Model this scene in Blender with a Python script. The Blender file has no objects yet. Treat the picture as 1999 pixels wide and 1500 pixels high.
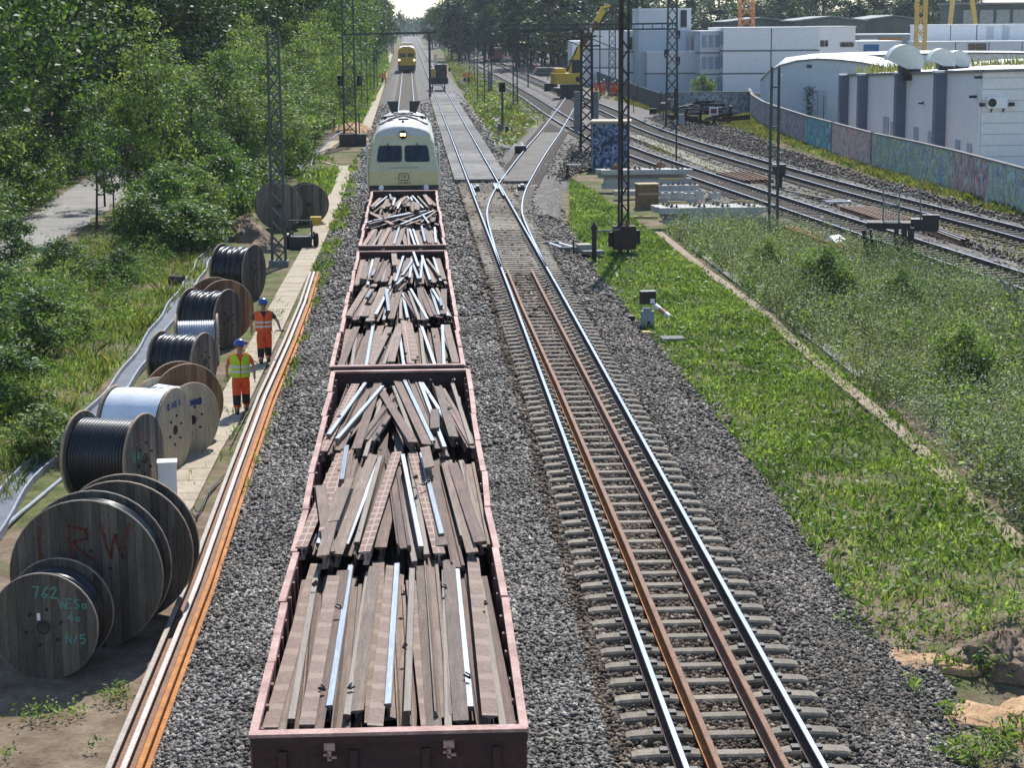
import bpy, bmesh, math, random
import numpy as np
from mathutils import Vector, Matrix
R_ = math.radians
rng = np.random.default_rng(7)
random.seed(7)
C = bpy.context.scene.collection
scene = bpy.context.scene

# ------------------------------------------------------------------ camera
FPX, CXP, CYP, HC = 3900.0, 999.5, 750.0, 8.0
YAW, PITCH, ROLL = R_(2.7672), R_(10.2659), R_(0.4)
fwd = np.array([math.sin(YAW)*math.cos(PITCH), math.cos(YAW)*math.cos(PITCH), -math.sin(PITCH)])
rgt = np.array([math.cos(YAW), -math.sin(YAW), 0.0]); upv = np.cross(rgt, fwd)
rgt, upv = math.cos(ROLL)*rgt - math.sin(ROLL)*upv, math.sin(ROLL)*rgt + math.cos(ROLL)*upv
def at(px, py, z=0.0):
    """point of the plane at height z seen at photo pixel px, py"""
    d = fwd + rgt*(px-CXP)/FPX - upv*(py-CYP)/FPX
    t = (z-HC)/d[2]
    return Vector((d[0]*t, d[1]*t, z))
def atD(px, py, D):
    """point at distance y = D seen at photo pixel"""
    d = fwd + rgt*(px-CXP)/FPX - upv*(py-CYP)/FPX
    t = D/d[1]
    return Vector((d[0]*t, D, HC+d[2]*t))
cam_d = bpy.data.cameras.new('camera'); cam = bpy.data.objects.new('camera', cam_d); C.objects.link(cam)
cam.matrix_world = Matrix(((rgt[0], upv[0], -fwd[0], 0), (rgt[1], upv[1], -fwd[1], 0), (rgt[2], upv[2], -fwd[2], HC), (0, 0, 0, 1)))
cam_d.sensor_fit = 'HORIZONTAL'; cam_d.sensor_width = 36; cam_d.lens = FPX/1999*36
cam_d.clip_start = 0.5; cam_d.clip_end = 8000
scene.camera = cam

# ------------------------------------------------------------------ light
SUN_EL, SUN_AZ = 46.0, 10.0           # azimuth to the right of +Y
w = bpy.data.worlds.new('World'); scene.world = w; w.use_nodes = True
nt = w.node_tree; bg = nt.nodes['Background']
sky = nt.nodes.new('ShaderNodeTexSky'); sky.sky_type = 'NISHITA'; sky.sun_disc = False
sky.sun_elevation = R_(SUN_EL); sky.sun_rotation = R_(SUN_AZ); sky.air_density = 1.0; sky.dust_density = 0.15; sky.ozone_density = 2.0
nt.links.new(sky.outputs[0], bg.inputs[0]); bg.inputs[1].default_value = 0.15
sd = bpy.data.lights.new('sun', 'SUN'); sd.energy = 5.0; sd.angle = R_(0.5); sd.color = (1.0, 0.965, 0.91)
so = bpy.data.objects.new('sun', sd); C.objects.link(so)
sv = Vector((math.sin(R_(SUN_AZ))*math.cos(R_(SUN_EL)), math.cos(R_(SUN_AZ))*math.cos(R_(SUN_EL)), math.sin(R_(SUN_EL))))
so.rotation_euler = sv.to_track_quat('Z', 'Y').to_euler()
scene.view_settings.view_transform = 'Standard'; scene.view_settings.look = 'None'
scene.view_settings.gamma = 1.0; scene.view_settings.exposure = 0.42
scene.cycles.max_bounces = 5; scene.cycles.diffuse_bounces = 3; scene.cycles.glossy_bounces = 2; scene.cycles.transmission_bounces = 3
scene.cycles.volume_bounces = 0; scene.cycles.sample_clamp_indirect = 6.0; scene.cycles.use_denoising = True

# ------------------------------------------------------------------ materials
def _n(nt, t, **k):
    n = nt.nodes.new(t)
    for a, b in k.items(): setattr(n, a, b)
    return n
def _ramp(nt, cols, pos=None, interp='LINEAR'):
    r = nt.nodes.new('ShaderNodeValToRGB'); e = r.color_ramp.elements; r.color_ramp.interpolation = interp
    pos = pos or [0.3+0.4*i/(len(cols)-1) for i in range(len(cols))]
    while len(e) < len(cols): e.new(0.5)
    for i, c in enumerate(cols): e[i].position = pos[i]; e[i].color = (c[0], c[1], c[2], 1)
    return r
def _mul(nt, a, b, fac=1.0, mode='MULTIPLY'):
    m = nt.nodes.new('ShaderNodeMix'); m.data_type = 'RGBA'; m.blend_type = mode; m.inputs[0].default_value = fac
    for s, i in ((a, 6), (b, 7)):
        if isinstance(s, (tuple, list)): m.inputs[i].default_value = (s[0], s[1], s[2], 1)
        else: nt.links.new(s, m.inputs[i])
    return m.outputs[2]
def mat(name, cols, scale=3.0, rough=0.75, metal=0.0, bump=0.0, bscale=None, spec=0.4, rand=0.0, fine=0.35, stretch=(1, 1, 1), pos=None, bdist=0.02, world=False):
    m = bpy.data.materials.new(name); m.use_nodes = True; nt = m.node_tree; L = nt.links
    b = nt.nodes['Principled BSDF']
    if not isinstance(cols[0], (tuple, list)): cols = [cols, tuple(c*0.8 for c in cols)]
    if world: co = _n(nt, 'ShaderNodeNewGeometry').outputs['Position']
    else: co = _n(nt, 'ShaderNodeTexCoord').outputs['Object']
    mp = _n(nt, 'ShaderNodeMapping'); mp.inputs['Scale'].default_value = stretch; L.new(co, mp.inputs[0])
    n1 = _n(nt, 'ShaderNodeTexNoise'); n1.inputs['Scale'].default_value = scale; n1.inputs['Detail'].default_value = 7; n1.inputs['Roughness'].default_value = 0.6
    L.new(mp.outputs[0], n1.inputs['Vector'])
    r = _ramp(nt, cols, pos); L.new(n1.outputs[0], r.inputs[0])
    n2 = _n(nt, 'ShaderNodeTexNoise'); n2.inputs['Scale'].default_value = scale*9; n2.inputs['Detail'].default_value = 4
    L.new(mp.outputs[0], n2.inputs['Vector'])
    r2 = _ramp(nt, [(1-fine,)*3, (1+fine*0.4,)*3]); L.new(n2.outputs[0], r2.inputs[0])
    col = _mul(nt, r.outputs[0], r2.outputs[0])
    if rand:
        oi = _n(nt, 'ShaderNodeObjectInfo'); hs = _n(nt, 'ShaderNodeHueSaturation')
        mr = _n(nt, 'ShaderNodeMapRange'); mr.inputs[3].default_value = 1-rand; mr.inputs[4].default_value = 1+rand
        L.new(oi.outputs['Random'], mr.inputs[0]); L.new(mr.outputs[0], hs.inputs['Value']); L.new(col, hs.inputs['Color']); col = hs.outputs[0]
    L.new(col, b.inputs['Base Color'])
    b.inputs['Roughness'].default_value = rough; b.inputs['Metallic'].default_value = metal
    b.inputs['Specular IOR Level'].default_value = spec
    if bump:
        n3 = _n(nt, 'ShaderNodeTexNoise'); n3.inputs['Scale'].default_value = bscale or scale*6; n3.inputs['Detail'].default_value = 5
        L.new(mp.outputs[0], n3.inputs['Vector'])
        bp = _n(nt, 'ShaderNodeBump'); bp.inputs['Strength'].default_value = bump; bp.inputs['Distance'].default_value = bdist
        L.new(n3.outputs[0], bp.inputs['Height']); L.new(bp.outputs[0], b.inputs['Normal'])
    return m
def island_mat(name, cols, pos=None, rough=0.8, spec=0.3, trans=0.0, bump=0.0, big=None):
    """colour by loose piece: stones, leaves, blades"""
    m = bpy.data.materials.new(name); m.use_nodes = True; nt = m.node_tree; L = nt.links
    b = nt.nodes['Principled BSDF']; g = _n(nt, 'ShaderNodeNewGeometry')
    pos = pos or [i/(len(cols)-1) for i in range(len(cols))]
    r = _ramp(nt, cols, pos); L.new(g.outputs['Random Per Island'], r.inputs[0]); col = r.outputs[0]
    if big:
        n = _n(nt, 'ShaderNodeTexNoise'); n.inputs['Scale'].default_value = big[0]; n.inputs['Detail'].default_value = 3
        L.new(g.outputs['Position'], n.inputs['Vector'])
        r2 = _ramp(nt, [big[1], big[2]], [0.38, 0.62]); L.new(n.outputs[0], r2.inputs[0]); col = _mul(nt, col, r2.outputs[0])
    L.new(col, b.inputs['Base Color']); b.inputs['Roughness'].default_value = rough; b.inputs['Specular IOR Level'].default_value = spec
    if trans:
        t = _n(nt, 'ShaderNodeBsdfTranslucent'); mx = _n(nt, 'ShaderNodeMixShader'); mx.inputs[0].default_value = trans
        c2 = _mul(nt, col, (1.25, 1.5, 0.55)); L.new(c2, t.inputs[0])
        L.new(b.outputs[0], mx.inputs[1]); L.new(t.outputs[0], mx.inputs[2]); L.new(mx.outputs[0], nt.nodes['Material Output'].inputs[0])
    return m
def plain(name, c, rough=0.6, metal=0.0, spec=0.5, emit=0):
    m = mat(name, [tuple(x*0.92 for x in c), tuple(min(1, x*1.06) for x in c)], 4, rough, metal, 0, None, spec, fine=0.12)
    if emit:
        b = m.node_tree.nodes['Principled BSDF']; b.inputs['Emission Color'].default_value = (*c, 1); b.inputs['Emission Strength'].default_value = emit
    return m

# ------------------------------------------------------------------ mesh builder
class MB:
    def __init__(s): s.v = []; s.f = []; s.m = []; s.sm = []
    def add(s, vs, fs, mi=0, smooth=False):
        o = len(s.v); s.v += [tuple(v) for v in vs]; s.f += [tuple(i+o for i in f) for f in fs]
        s.m += [mi]*len(fs); s.sm += [smooth]*len(fs)
    def box(s, c, d, mi=0, rz=0.0, M=None, taper=1.0):
        x, y, z = d[0]/2, d[1]/2, d[2]/2
        vs = [Vector((sx*x*(taper if sz > 0 else 1), sy*y*(taper if sz > 0 else 1), sz*z)) for sx, sy, sz in ((-1,-1,-1),(1,-1,-1),(1,1,-1),(-1,1,-1),(-1,-1,1),(1,-1,1),(1,1,1),(-1,1,1))]
        if rz: rm = Matrix.Rotation(rz, 3, 'Z'); vs = [rm @ v for v in vs]
        if M is not None: vs = [M @ v for v in vs]
        c = Vector(c)
        s.add([v+c for v in vs], [(0,3,2,1),(4,5,6,7),(0,1,5,4),(1,2,6,5),(2,3,7,6),(3,0,4,7)], mi)
    def bar(s, a, b, wd, ht=None, mi=0):
        a, b = Vector(a), Vector(b); ht = ht or wd; d = (b-a)
        if d.length < 1e-6: return
        d.normalize(); up = Vector((0, 0, 1)) if abs(d.z) < 0.95 else Vector((0, 1, 0))
        x = d.cross(up).normalized()*wd/2; y = x.cross(d).normalized()*ht/2
        vs = [a-x-y, a+x-y, a+x+y, a-x+y, b-x-y, b+x-y, b+x+y, b-x+y]
        s.add(vs, [(3,2,1,0),(4,5,6,7),(0,1,5,4),(1,2,6,5),(2,3,7,6),(3,0,4,7)], mi)
    def tube(s, pts, r, n=8, mi=0, cap=True, smooth=True):
        pts = [Vector(p) for p in pts]; rs = r if isinstance(r, (list, tuple)) else [r]*len(pts)
        rings = []; prev = None
        for i, p in enumerate(pts):
            d = (pts[min(i+1, len(pts)-1)]-pts[max(i-1, 0)]).normalized()
            if prev is None:
                up = Vector((0, 0, 1)) if abs(d.z) < 0.9 else Vector((0, 1, 0)); x = d.cross(up).normalized()
            else: x = (prev - d*prev.dot(d)).normalized()
            prev = x; y = d.cross(x)
            rings.append([p+(x*math.cos(2*math.pi*k/n)+y*math.sin(2*math.pi*k/n))*rs[i] for k in range(n)])
        vs = [v for rg in rings for v in rg]; fs = []
        for i in range(len(pts)-1):
            for k in range(n): fs.append((i*n+k, i*n+(k+1) % n, (i+1)*n+(k+1) % n, (i+1)*n+k))
        s.add(vs, fs, mi, smooth)
        if cap: s.add(rings[0], [tuple(range(n))[::-1]], mi); s.add(rings[-1], [tuple(range(n))], mi)
    def lathe(s, prof, n=24, mi=0, axis='Z', origin=(0, 0, 0), smooth=True, mis=None):
        """prof: (r, t) pairs, t along the axis"""
        o = Vector(origin); vs = []
        for r, t in prof:
            for k in range(n):
                a = 2*math.pi*k/n; c, q = r*math.cos(a), r*math.sin(a)
                vs.append(o + (Vector((c, q, t)) if axis == 'Z' else Vector((t, c, q)) if axis == 'X' else Vector((q, t, c))))
        for i in range(len(prof)-1):
            fs = [(i*n+k, i*n+(k+1) % n, (i+1)*n+(k+1) % n, (i+1)*n+k) for k in range(n)]
            base = len(s.v) if i == 0 else base
            if i == 0: s.v += [tuple(v) for v in vs]
            s.f += [tuple(j+base for j in f) for f in fs]; s.m += [mis[i] if mis else mi]*n; s.sm += [smooth]*n
    def sweep(s, prof, pts, mi=0, mis=None, closed=True, cap=True, smooth=False, up=Vector((0, 0, 1))):
        """profile (x, z) swept along pts; x to the right of travel"""
        pts = [Vector(p) for p in pts]; n = len(prof); rings = []
        for i, p in enumerate(pts):
            d = (pts[min(i+1, len(pts)-1)]-pts[max(i-1, 0)]).normalized(); x = d.cross(up).normalized(); z = x.cross(d)
            rings += [p+x*a+z*b for a, b in prof]
        base = len(s.v); s.v += [tuple(v) for v in rings]
        for i in range(len(pts)-1):
            for k in range(n if closed else n-1):
                s.f.append(tuple(base+q for q in (i*n+k, (i+1)*n+k, (i+1)*n+(k+1) % n, i*n+(k+1) % n)))
                s.m.append(mis[k] if mis else mi); s.sm.append(smooth)
        if cap and closed:
            s.f.append(tuple(base+k for k in range(n))); s.m.append(mi); s.sm.append(False)
            s.f.append(tuple(base+(len(pts)-1)*n+k for k in range(n))[::-1]); s.m.append(mi); s.sm.append(False)
    def mesh(s, name, mats):
        me = bpy.data.meshes.new(name); me.from_pydata(s.v, [], s.f)
        for m in (mats if isinstance(mats, (list, tuple)) else [mats]): me.materials.append(m)
        me.polygons.foreach_set('material_index', s.m); me.polygons.foreach_set('use_smooth', s.sm)
        bm = bmesh.new(); bm.from_mesh(me); bmesh.ops.recalc_face_normals(bm, faces=bm.faces); bm.to_mesh(me); bm.free()
        me.update(); return me
    def build(s, name, mats, parent=None, loc=None, rz=0.0, **tags):
        return link(name, s.mesh(name, mats), parent, loc, rz, **tags)
def tag(o, label=None, category=None, group=None, kind=None):
    for k, v in (('label', label), ('category', category), ('group', group), ('kind', kind)):
        if v: o[k] = v
    return o
def link(name, data, parent=None, loc=None, rz=0.0, **tags):
    o = bpy.data.objects.new(name, data); C.objects.link(o)
    if loc is not None: o.location = loc
    if rz: o.rotation_euler = (0, 0, rz)
    if parent is not None: o.parent = parent
    return tag(o, **tags)
def thing(name, loc, label, category, group=None, rz=0.0):
    return link(name, None, None, loc, rz, label=label, category=category, group=group)
def dup(o, loc=None, rz=None, scale=None, label=None, group=None):
    kids = [c for c in bpy.data.objects if c.parent == o]
    r = o.copy(); C.objects.link(r)
    if loc is not None: r.location = loc
    if rz is not None: r.rotation_euler = (0, 0, rz)
    if scale is not None: r.scale = scale if isinstance(scale, (tuple, list)) else (scale,)*3
    if label: r['label'] = label
    if group: r['group'] = group
    for c in kids:
        k = c.copy(); C.objects.link(k); k.parent = r
    return r
def struct(name, mb, mats, **k): return mb.build(name, mats, kind='structure', **k)
# big numpy meshes
def npmesh(name, V, F, material, smooth=False):
    me = bpy.data.meshes.new(name); k = F.shape[1]
    me.vertices.add(len(V)); me.vertices.foreach_set('co', np.ascontiguousarray(V, dtype=np.float32).ravel())
    me.loops.add(F.size); me.loops.foreach_set('vertex_index', np.ascontiguousarray(F, dtype=np.int32).ravel())
    me.polygons.add(len(F)); me.polygons.foreach_set('loop_start', np.arange(0, F.size, k, dtype=np.int32))
    me.polygons.foreach_set('loop_total', np.full(len(F), k, dtype=np.int32))
    me.materials.append(material); me.update(calc_edges=True); me.validate(); return me
def unit(a): return a/np.maximum(np.linalg.norm(a, axis=1, keepdims=True), 1e-9)
def leaf_geo(P, size, upbias=0.6, aspect=0.5, rg=rng, nrm=None):
    n = len(P); N = unit(rg.normal(size=(n, 3)) + np.array([0, 0, upbias]) + (0 if nrm is None else nrm))
    T = unit(np.cross(N, rg.normal(size=(n, 3)))); B = np.cross(N, T)
    s = np.asarray(size).reshape(-1, 1)*np.ones((n, 1))
    V = np.stack([P-T*s*0.5, P+B*s*aspect*0.5+N*s*0.08, P+T*s*0.5, P-B*s*aspect*0.5+N*s*0.08], 1).reshape(-1, 3)
    return V, np.arange(4*n).reshape(-1, 4)
def blade_geo(P, h, wd, lean=0.35, rg=rng):
    n = len(P); a = rg.uniform(0, 2*np.pi, n); S = np.stack([np.cos(a), np.sin(a), 0*a], 1)
    D = np.stack([rg.normal(0, lean, n), rg.normal(0, lean, n), np.ones(n)], 1); h = np.asarray(h).reshape(-1, 1)*np.ones((n, 1)); wd = np.asarray(wd).reshape(-1, 1)*np.ones((n, 1))
    mid = P + D*h*0.55*np.array([0.6, 0.6, 1]); tip = P + D*h
    V = np.stack([P-S*wd, P+S*wd, mid+S*wd*0.8, tip, mid-S*wd*0.8], 1).reshape(-1, 3)
    return V, np.arange(5*n).reshape(-1, 5)
def stone_geo(P, s, rg=rng):
    n = len(P)
    base = np.array([(-1,-1,-1),(1,-1,-1),(1,1,-1),(-1,1,-1),(-1,-1,1),(1,-1,1),(1,1,1),(-1,1,1)], float)*0.5
    q = unit(rg.normal(size=(n, 4))); W_, X, Y, Z = q.T
    Rm = np.stack([1-2*(Y*Y+Z*Z), 2*(X*Y-Z*W_), 2*(X*Z+Y*W_), 2*(X*Y+Z*W_), 1-2*(X*X+Z*Z), 2*(Y*Z-X*W_), 2*(X*Z-Y*W_), 2*(Y*Z+X*W_), 1-2*(X*X+Y*Y)], 1).reshape(n, 3, 3)
    B = base[None]*(1+rg.uniform(-0.35, 0.35, (n, 8, 3)))*rg.uniform(0.55, 1.15, (n, 1, 3))*np.asarray(s).reshape(-1, 1, 1)
    V = np.einsum('nij,nkj->nki', Rm, B)+P[:, None, :]
    F = np.array([(0,3,2,1),(4,5,6,7),(0,1,5,4),(1,2,6,5),(2,3,7,6),(3,0,4,7)])
    return V.reshape(-1, 3), (F[None]+8*np.arange(n)[:, None, None]).reshape(-1, 4)
def inside(poly, x, y):
    r = np.zeros(len(x), bool); j = len(poly)-1
    for i in range(len(poly)):
        xi, yi = poly[i][0], poly[i][1]; xj, yj = poly[j][0], poly[j][1]
        r ^= ((yi > y) != (yj > y)) & (x < (xj-xi)*(y-yi)/(yj-yi+1e-12)+xi); j = i
    return r
def sample(poly, dens, rg=rng, falloff=None):
    xs = [p[0] for p in poly]; ys = [p[1] for p in poly]; A = (max(xs)-min(xs))*(max(ys)-min(ys)); n = int(A*dens)
    x = rg.uniform(min(xs), max(xs), n); y = rg.uniform(min(ys), max(ys), n); k = inside(poly, x, y)
    if falloff is not None: k &= rg.uniform(size=n) < falloff(x, y)
    return x[k], y[k]
def pxpoly(pts, z=-0.5): return [at(a, b, z) for a, b in pts]
def vnoise(x, y, s, seed=0):
    """cheap smooth value noise"""
    g = np.random.default_rng(seed).uniform(size=(64, 64)); X, Y = x/s, y/s
    i, j = np.floor(X).astype(int), np.floor(Y).astype(int); u, v = X-i, Y-j; u, v = u*u*(3-2*u), v*v*(3-2*v)
    f = lambda a, b: g[a % 64, b % 64]
    return f(i, j)*(1-u)*(1-v)+f(i+1, j)*u*(1-v)+f(i, j+1)*(1-u)*v+f(i+1, j+1)*u*v
def spline(pts, step=2.0):
    pts = [Vector(p) for p in pts]; P = [pts[0]*2-pts[1]]+pts+[pts[-1]*2-pts[-2]]; out = []
    for i in range(1, len(P)-2):
        a, b, c, d = P[i-1:i+3]; n = max(1, int((c-b).length/step))
        for k in range(n):
            t = k/n; out.append(0.5*((2*b)+(c-a)*t+(2*a-5*b+4*c-d)*t*t+(3*b-a-3*c+d)*t**3))
    out.append(pts[-1]); return out
def offset(pts, o):
    r = []
    for i, p in enumerate(pts):
        d = (pts[min(i+1, len(pts)-1)]-pts[max(i-1, 0)]); d.z = 0; d.normalize(); r.append(p+Vector((d.y, -d.x, 0))*o)
    return r
GZ = -0.55
def gz(x, y):
    """ground height"""
    b = GZ + (vnoise(x, y, 3.0, 1)-0.5)*0.10 + (vnoise(x, y, 0.9, 2)-0.5)*0.04
    # dug out sandy bank at the near right
    d = np.exp(-(((x-7.9)/1.1)**2+((y-24.3)/1.3)**2)); b = b - 0.35*d
    d = np.exp(-(((x-8.6)/0.8)**2+((y-26.3)/1.0)**2)); b = b + 0.45*d
    far = np.clip((y-500)/400, 0, 1)*0.0
    return b + far
def gz1(x, y): return float(gz(np.array([x]), np.array([y]))[0])
def flat(text, size, material, name, parent, M, extr=0.004):
    """lettering as a thin raised mesh"""
    cu = bpy.data.curves.new(name, 'FONT'); cu.body = text; cu.size = size; cu.extrude = extr; cu.align_x = 'CENTER'; cu.align_y = 'CENTER'
    t = bpy.data.objects.new(name, cu); C.objects.link(t); dg = bpy.context.evaluated_depsgraph_get()
    me = bpy.data.meshes.new_from_object(t.evaluated_get(dg)); bpy.data.objects.remove(t)
    me.materials.clear(); me.materials.append(material); me.transform(M)
    return link(name, me, parent)
# ------------------------------------------------------------------ shared materials
m_rust = mat('rail_rust', [(0.055, 0.032, 0.022), (0.12, 0.065, 0.04)], 2.5, 0.8, 0.0, 0.3, rand=0.25)
m_steel = mat('rail_head_steel', [(0.10, 0.125, 0.165), (0.17, 0.20, 0.25)], 1.5, 0.40, 0.85, 0, fine=0.15, stretch=(6, 0.3, 1))
m_rustor = mat('rail_orange_rust', [(0.34, 0.12, 0.03), (0.60, 0.25, 0.06)], 3, 0.85, 0, 0.25, fine=0.3)
m_rustbr = mat('rail_brown_rust', [(0.17, 0.085, 0.05), (0.30, 0.155, 0.09)], 2.5, 0.8, 0, 0.25, fine=0.35)
m_conc = mat('sleeper_concrete', [(0.17, 0.145, 0.11), (0.30, 0.26, 0.205)], 3.5, 0.9, 0, 0.3, rand=0.15)
m_wood_sl = mat('old_sleeper_wood', [(0.07, 0.055, 0.045), (0.16, 0.13, 0.10)], 5, 0.9, 0, 0.4, stretch=(1, 5, 1), rand=0.2)
m_slab = mat('grey_slab', [(0.155, 0.15, 0.142), (0.235, 0.227, 0.213)], 1.2, 0.9, 0, 0.2, fine=0.25)
m_dark = plain('dark_iron', (0.03, 0.03, 0.032), 0.6, 0.3)
m_black = plain('black_paint', (0.012, 0.012, 0.013), 0.5)
m_mast = mat('mast_paint', [(0.045, 0.06, 0.052), (0.085, 0.10, 0.088)], 3, 0.6, 0.2, 0, fine=0.4)
m_mastd = mat('mast_rusty', [(0.03, 0.024, 0.02), (0.06, 0.05, 0.042)], 4, 0.7, 0.2, 0.2)
m_white = mat('white_paint', [(0.72, 0.73, 0.74), (0.82, 0.82, 0.82)], 1, 0.6, fine=0.08)
m_yellow = mat('machine_yellow', [(0.62, 0.38, 0.02), (0.72, 0.46, 0.03)], 2, 0.45, fine=0.25)
m_orange = mat('hivis_orange', [(0.85, 0.11, 0.02), (1.0, 0.16, 0.03)], 8, 0.75, fine=0.2)
m_glass = plain('dark_glass', (0.012, 0.017, 0.026), 0.08, 0, 0.6)
m_timber = mat('raw_timber', [(0.38, 0.26, 0.13), (0.5, 0.37, 0.2)], 6, 0.8, 0, 0.2, stretch=(1, 6, 6))
m_red = plain('signal_red', (0.55, 0.03, 0.03))
m_stone = island_mat('ballast_stone', [(0.05, 0.045, 0.041), (0.125, 0.115, 0.104), (0.215, 0.20, 0.182), (0.40, 0.38, 0.35)], [0, 0.35, 0.75, 1], 0.75, 0.4, big=(0.5, (0.55, 0.52, 0.48), (1.1, 1.09, 1.07)))
m_stoned = island_mat('dusty_ballast_stone', [(0.042, 0.036, 0.03), (0.10, 0.088, 0.074), (0.18, 0.16, 0.138), (0.38, 0.35, 0.31)], [0, 0.4, 0.85, 1], 0.8, 0.35, big=(0.6, (0.7, 0.66, 0.6), (1.15, 1.12, 1.08)))

def ballast_mat(name, cols, sc=14.0):
    m = bpy.data.materials.new(name); m.use_nodes = True; nt = m.node_tree; L = nt.links; b = nt.nodes['Principled BSDF']
    g = _n(nt, 'ShaderNodeNewGeometry'); v = _n(nt, 'ShaderNodeTexVoronoi'); v.inputs['Scale'].default_value = sc
    L.new(g.outputs['Position'], v.inputs['Vector'])
    sp = _n(nt, 'ShaderNodeSeparateColor'); L.new(v.outputs['Color'], sp.inputs[0])
    r = _ramp(nt, cols, [0, 0.4, 0.8, 1]); L.new(sp.outputs[0], r.inputs[0])
    n = _n(nt, 'ShaderNodeTexNoise'); n.inputs['Scale'].default_value = 0.7; n.inputs['Detail'].default_value = 9; n.inputs['Roughness'].default_value = 0.75; L.new(g.outputs['Position'], n.inputs['Vector'])
    r2 = _ramp(nt, [(0.5, 0.47, 0.43), (1.3, 1.27, 1.22)], [0.35, 0.65]); L.new(n.outputs[0], r2.inputs[0])
    L.new(_mul(nt, r.outputs[0], r2.outputs[0]), b.inputs['Base Color']); b.inputs['Roughness'].default_value = 0.85
    bp = _n(nt, 'ShaderNodeBump'); bp.inputs['Strength'].default_value = 1.0; bp.inputs['Distance'].default_value = 0.06; bp.invert = True
    L.new(v.outputs['Distance'], bp.inputs['Height']); L.new(bp.outputs[0], b.inputs['Normal'])
    return m
m_stoneb = island_mat('rusty_ballast_stone', [(0.04, 0.031, 0.024), (0.095, 0.075, 0.057), (0.165, 0.135, 0.105), (0.34, 0.295, 0.245)], [0, 0.4, 0.85, 1], 0.85, 0.3, big=(0.9, (0.62, 0.56, 0.5), (1.12, 1.08, 1.02)))
m_ball = ballast_mat('ballast_grey', [(0.025, 0.023, 0.021), (0.08, 0.075, 0.07), (0.155, 0.147, 0.137), (0.36, 0.345, 0.325)])
m_ballb = ballast_mat('ballast_brown', [(0.018, 0.014, 0.011), (0.055, 0.045, 0.037), (0.11, 0.092, 0.077), (0.27, 0.245, 0.215)], 9)

# ------------------------------------------------------------------ ground
def ground_mat():
    m = bpy.data.materials.new('ground_soil_and_grass'); m.use_nodes = True; nt = m.node_tree; L = nt.links; b = nt.nodes['Principled BSDF']
    g = _n(nt, 'ShaderNodeNewGeometry')
    def noise(s, d=6):
        n = _n(nt, 'ShaderNodeTexNoise'); n.inputs['Scale'].default_value = s; n.inputs['Detail'].default_value = d; n.inputs['Roughness'].default_value = 0.65
        L.new(g.outputs['Position'], n.inputs['Vector']); return n.outputs[0]
    soil = _ramp(nt, [(0.11, 0.075, 0.05), (0.21, 0.155, 0.105), (0.30, 0.235, 0.165)]); L.new(noise(1.6), soil.inputs[0])
    gr = _ramp(nt, [(0.05, 0.07, 0.022), (0.11, 0.125, 0.042), (0.19, 0.185, 0.075)]); L.new(noise(2.3), gr.inputs[0])
    mk = _ramp(nt, [(0, 0, 0), (1, 1, 1)], [0.44, 0.56]); L.new(noise(0.22, 5), mk.inputs[0])
    # bare trodden soil beside the cable drums
    sx = _n(nt, 'ShaderNodeSeparateXYZ'); L.new(g.outputs['Position'], sx.inputs[0])
    def rng_(src, a, b_, lo=0.0, hi=1.0):
        r = _n(nt, 'ShaderNodeMapRange'); r.inputs[1].default_value = a; r.inputs[2].default_value = b_; r.inputs[3].default_value = lo; r.inputs[4].default_value = hi; L.new(src, r.inputs[0]); return r.outputs[0]
    def math_(op, a, b_):
        q = _n(nt, 'ShaderNodeMath', operation=op)
        for i, s in enumerate((a, b_)):
            if isinstance(s, (int, float)): q.inputs[i].default_value = s
            else: L.new(s, q.inputs[i])
        return q.outputs[0]
    bare = math_('MULTIPLY', rng_(sx.outputs[1], 31, 26), rng_(sx.outputs[0], 2, -2))
    mm = math_('SUBTRACT', mk.outputs[0], bare); mm = math_('MAXIMUM', mm, 0.0)
    mx = _n(nt, 'ShaderNodeMix', data_type='RGBA'); L.new(mm, mx.inputs[0]); L.new(soil.outputs[0], mx.inputs[6]); L.new(gr.outputs[0], mx.inputs[7])
    f = _ramp(nt, [(0.7, 0.7, 0.7), (1.12, 1.12, 1.12)]); L.new(noise(14, 4), f.inputs[0])
    L.new(_mul(nt, mx.outputs[2], f.outputs[0]), b.inputs['Base Color']); b.inputs['Roughness'].default_value = 0.95; b.inputs['Specular IOR Level'].default_value = 0.1
    bp = _n(nt, 'ShaderNodeBump'); bp.inputs['Strength'].default_value = 0.6; bp.inputs['Distance'].default_value = 0.05; L.new(noise(9, 6), bp.inputs['Height']); L.new(bp.outputs[0], b.inputs['Normal'])
    return m
xs = np.unique(np.concatenate([np.linspace(-30, 45, 188), np.linspace(-120, 160, 57), np.linspace(-2500, 2500, 41)]))
ys = np.unique(np.concatenate([np.linspace(12, 120, 217), np.linspace(-40, 400, 111), np.linspace(400, 4500, 42)]))
GX, GY = np.meshgrid(xs, ys); V = np.stack([GX.ravel(), GY.ravel(), gz(GX.ravel(), GY.ravel())], 1)
ni, nj = len(ys), len(xs); ii, jj = np.meshgrid(np.arange(ni-1), np.arange(nj-1), indexing='ij'); q = (ii*nj+jj).ravel()
gmesh = npmesh('ground', V, np.stack([q, q+1, q+nj+1, q+nj], 1), ground_mat()); gmesh.polygons.foreach_set('use_smooth', [True]*len(gmesh.polygons))
link('ground', gmesh, kind='structure')

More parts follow.
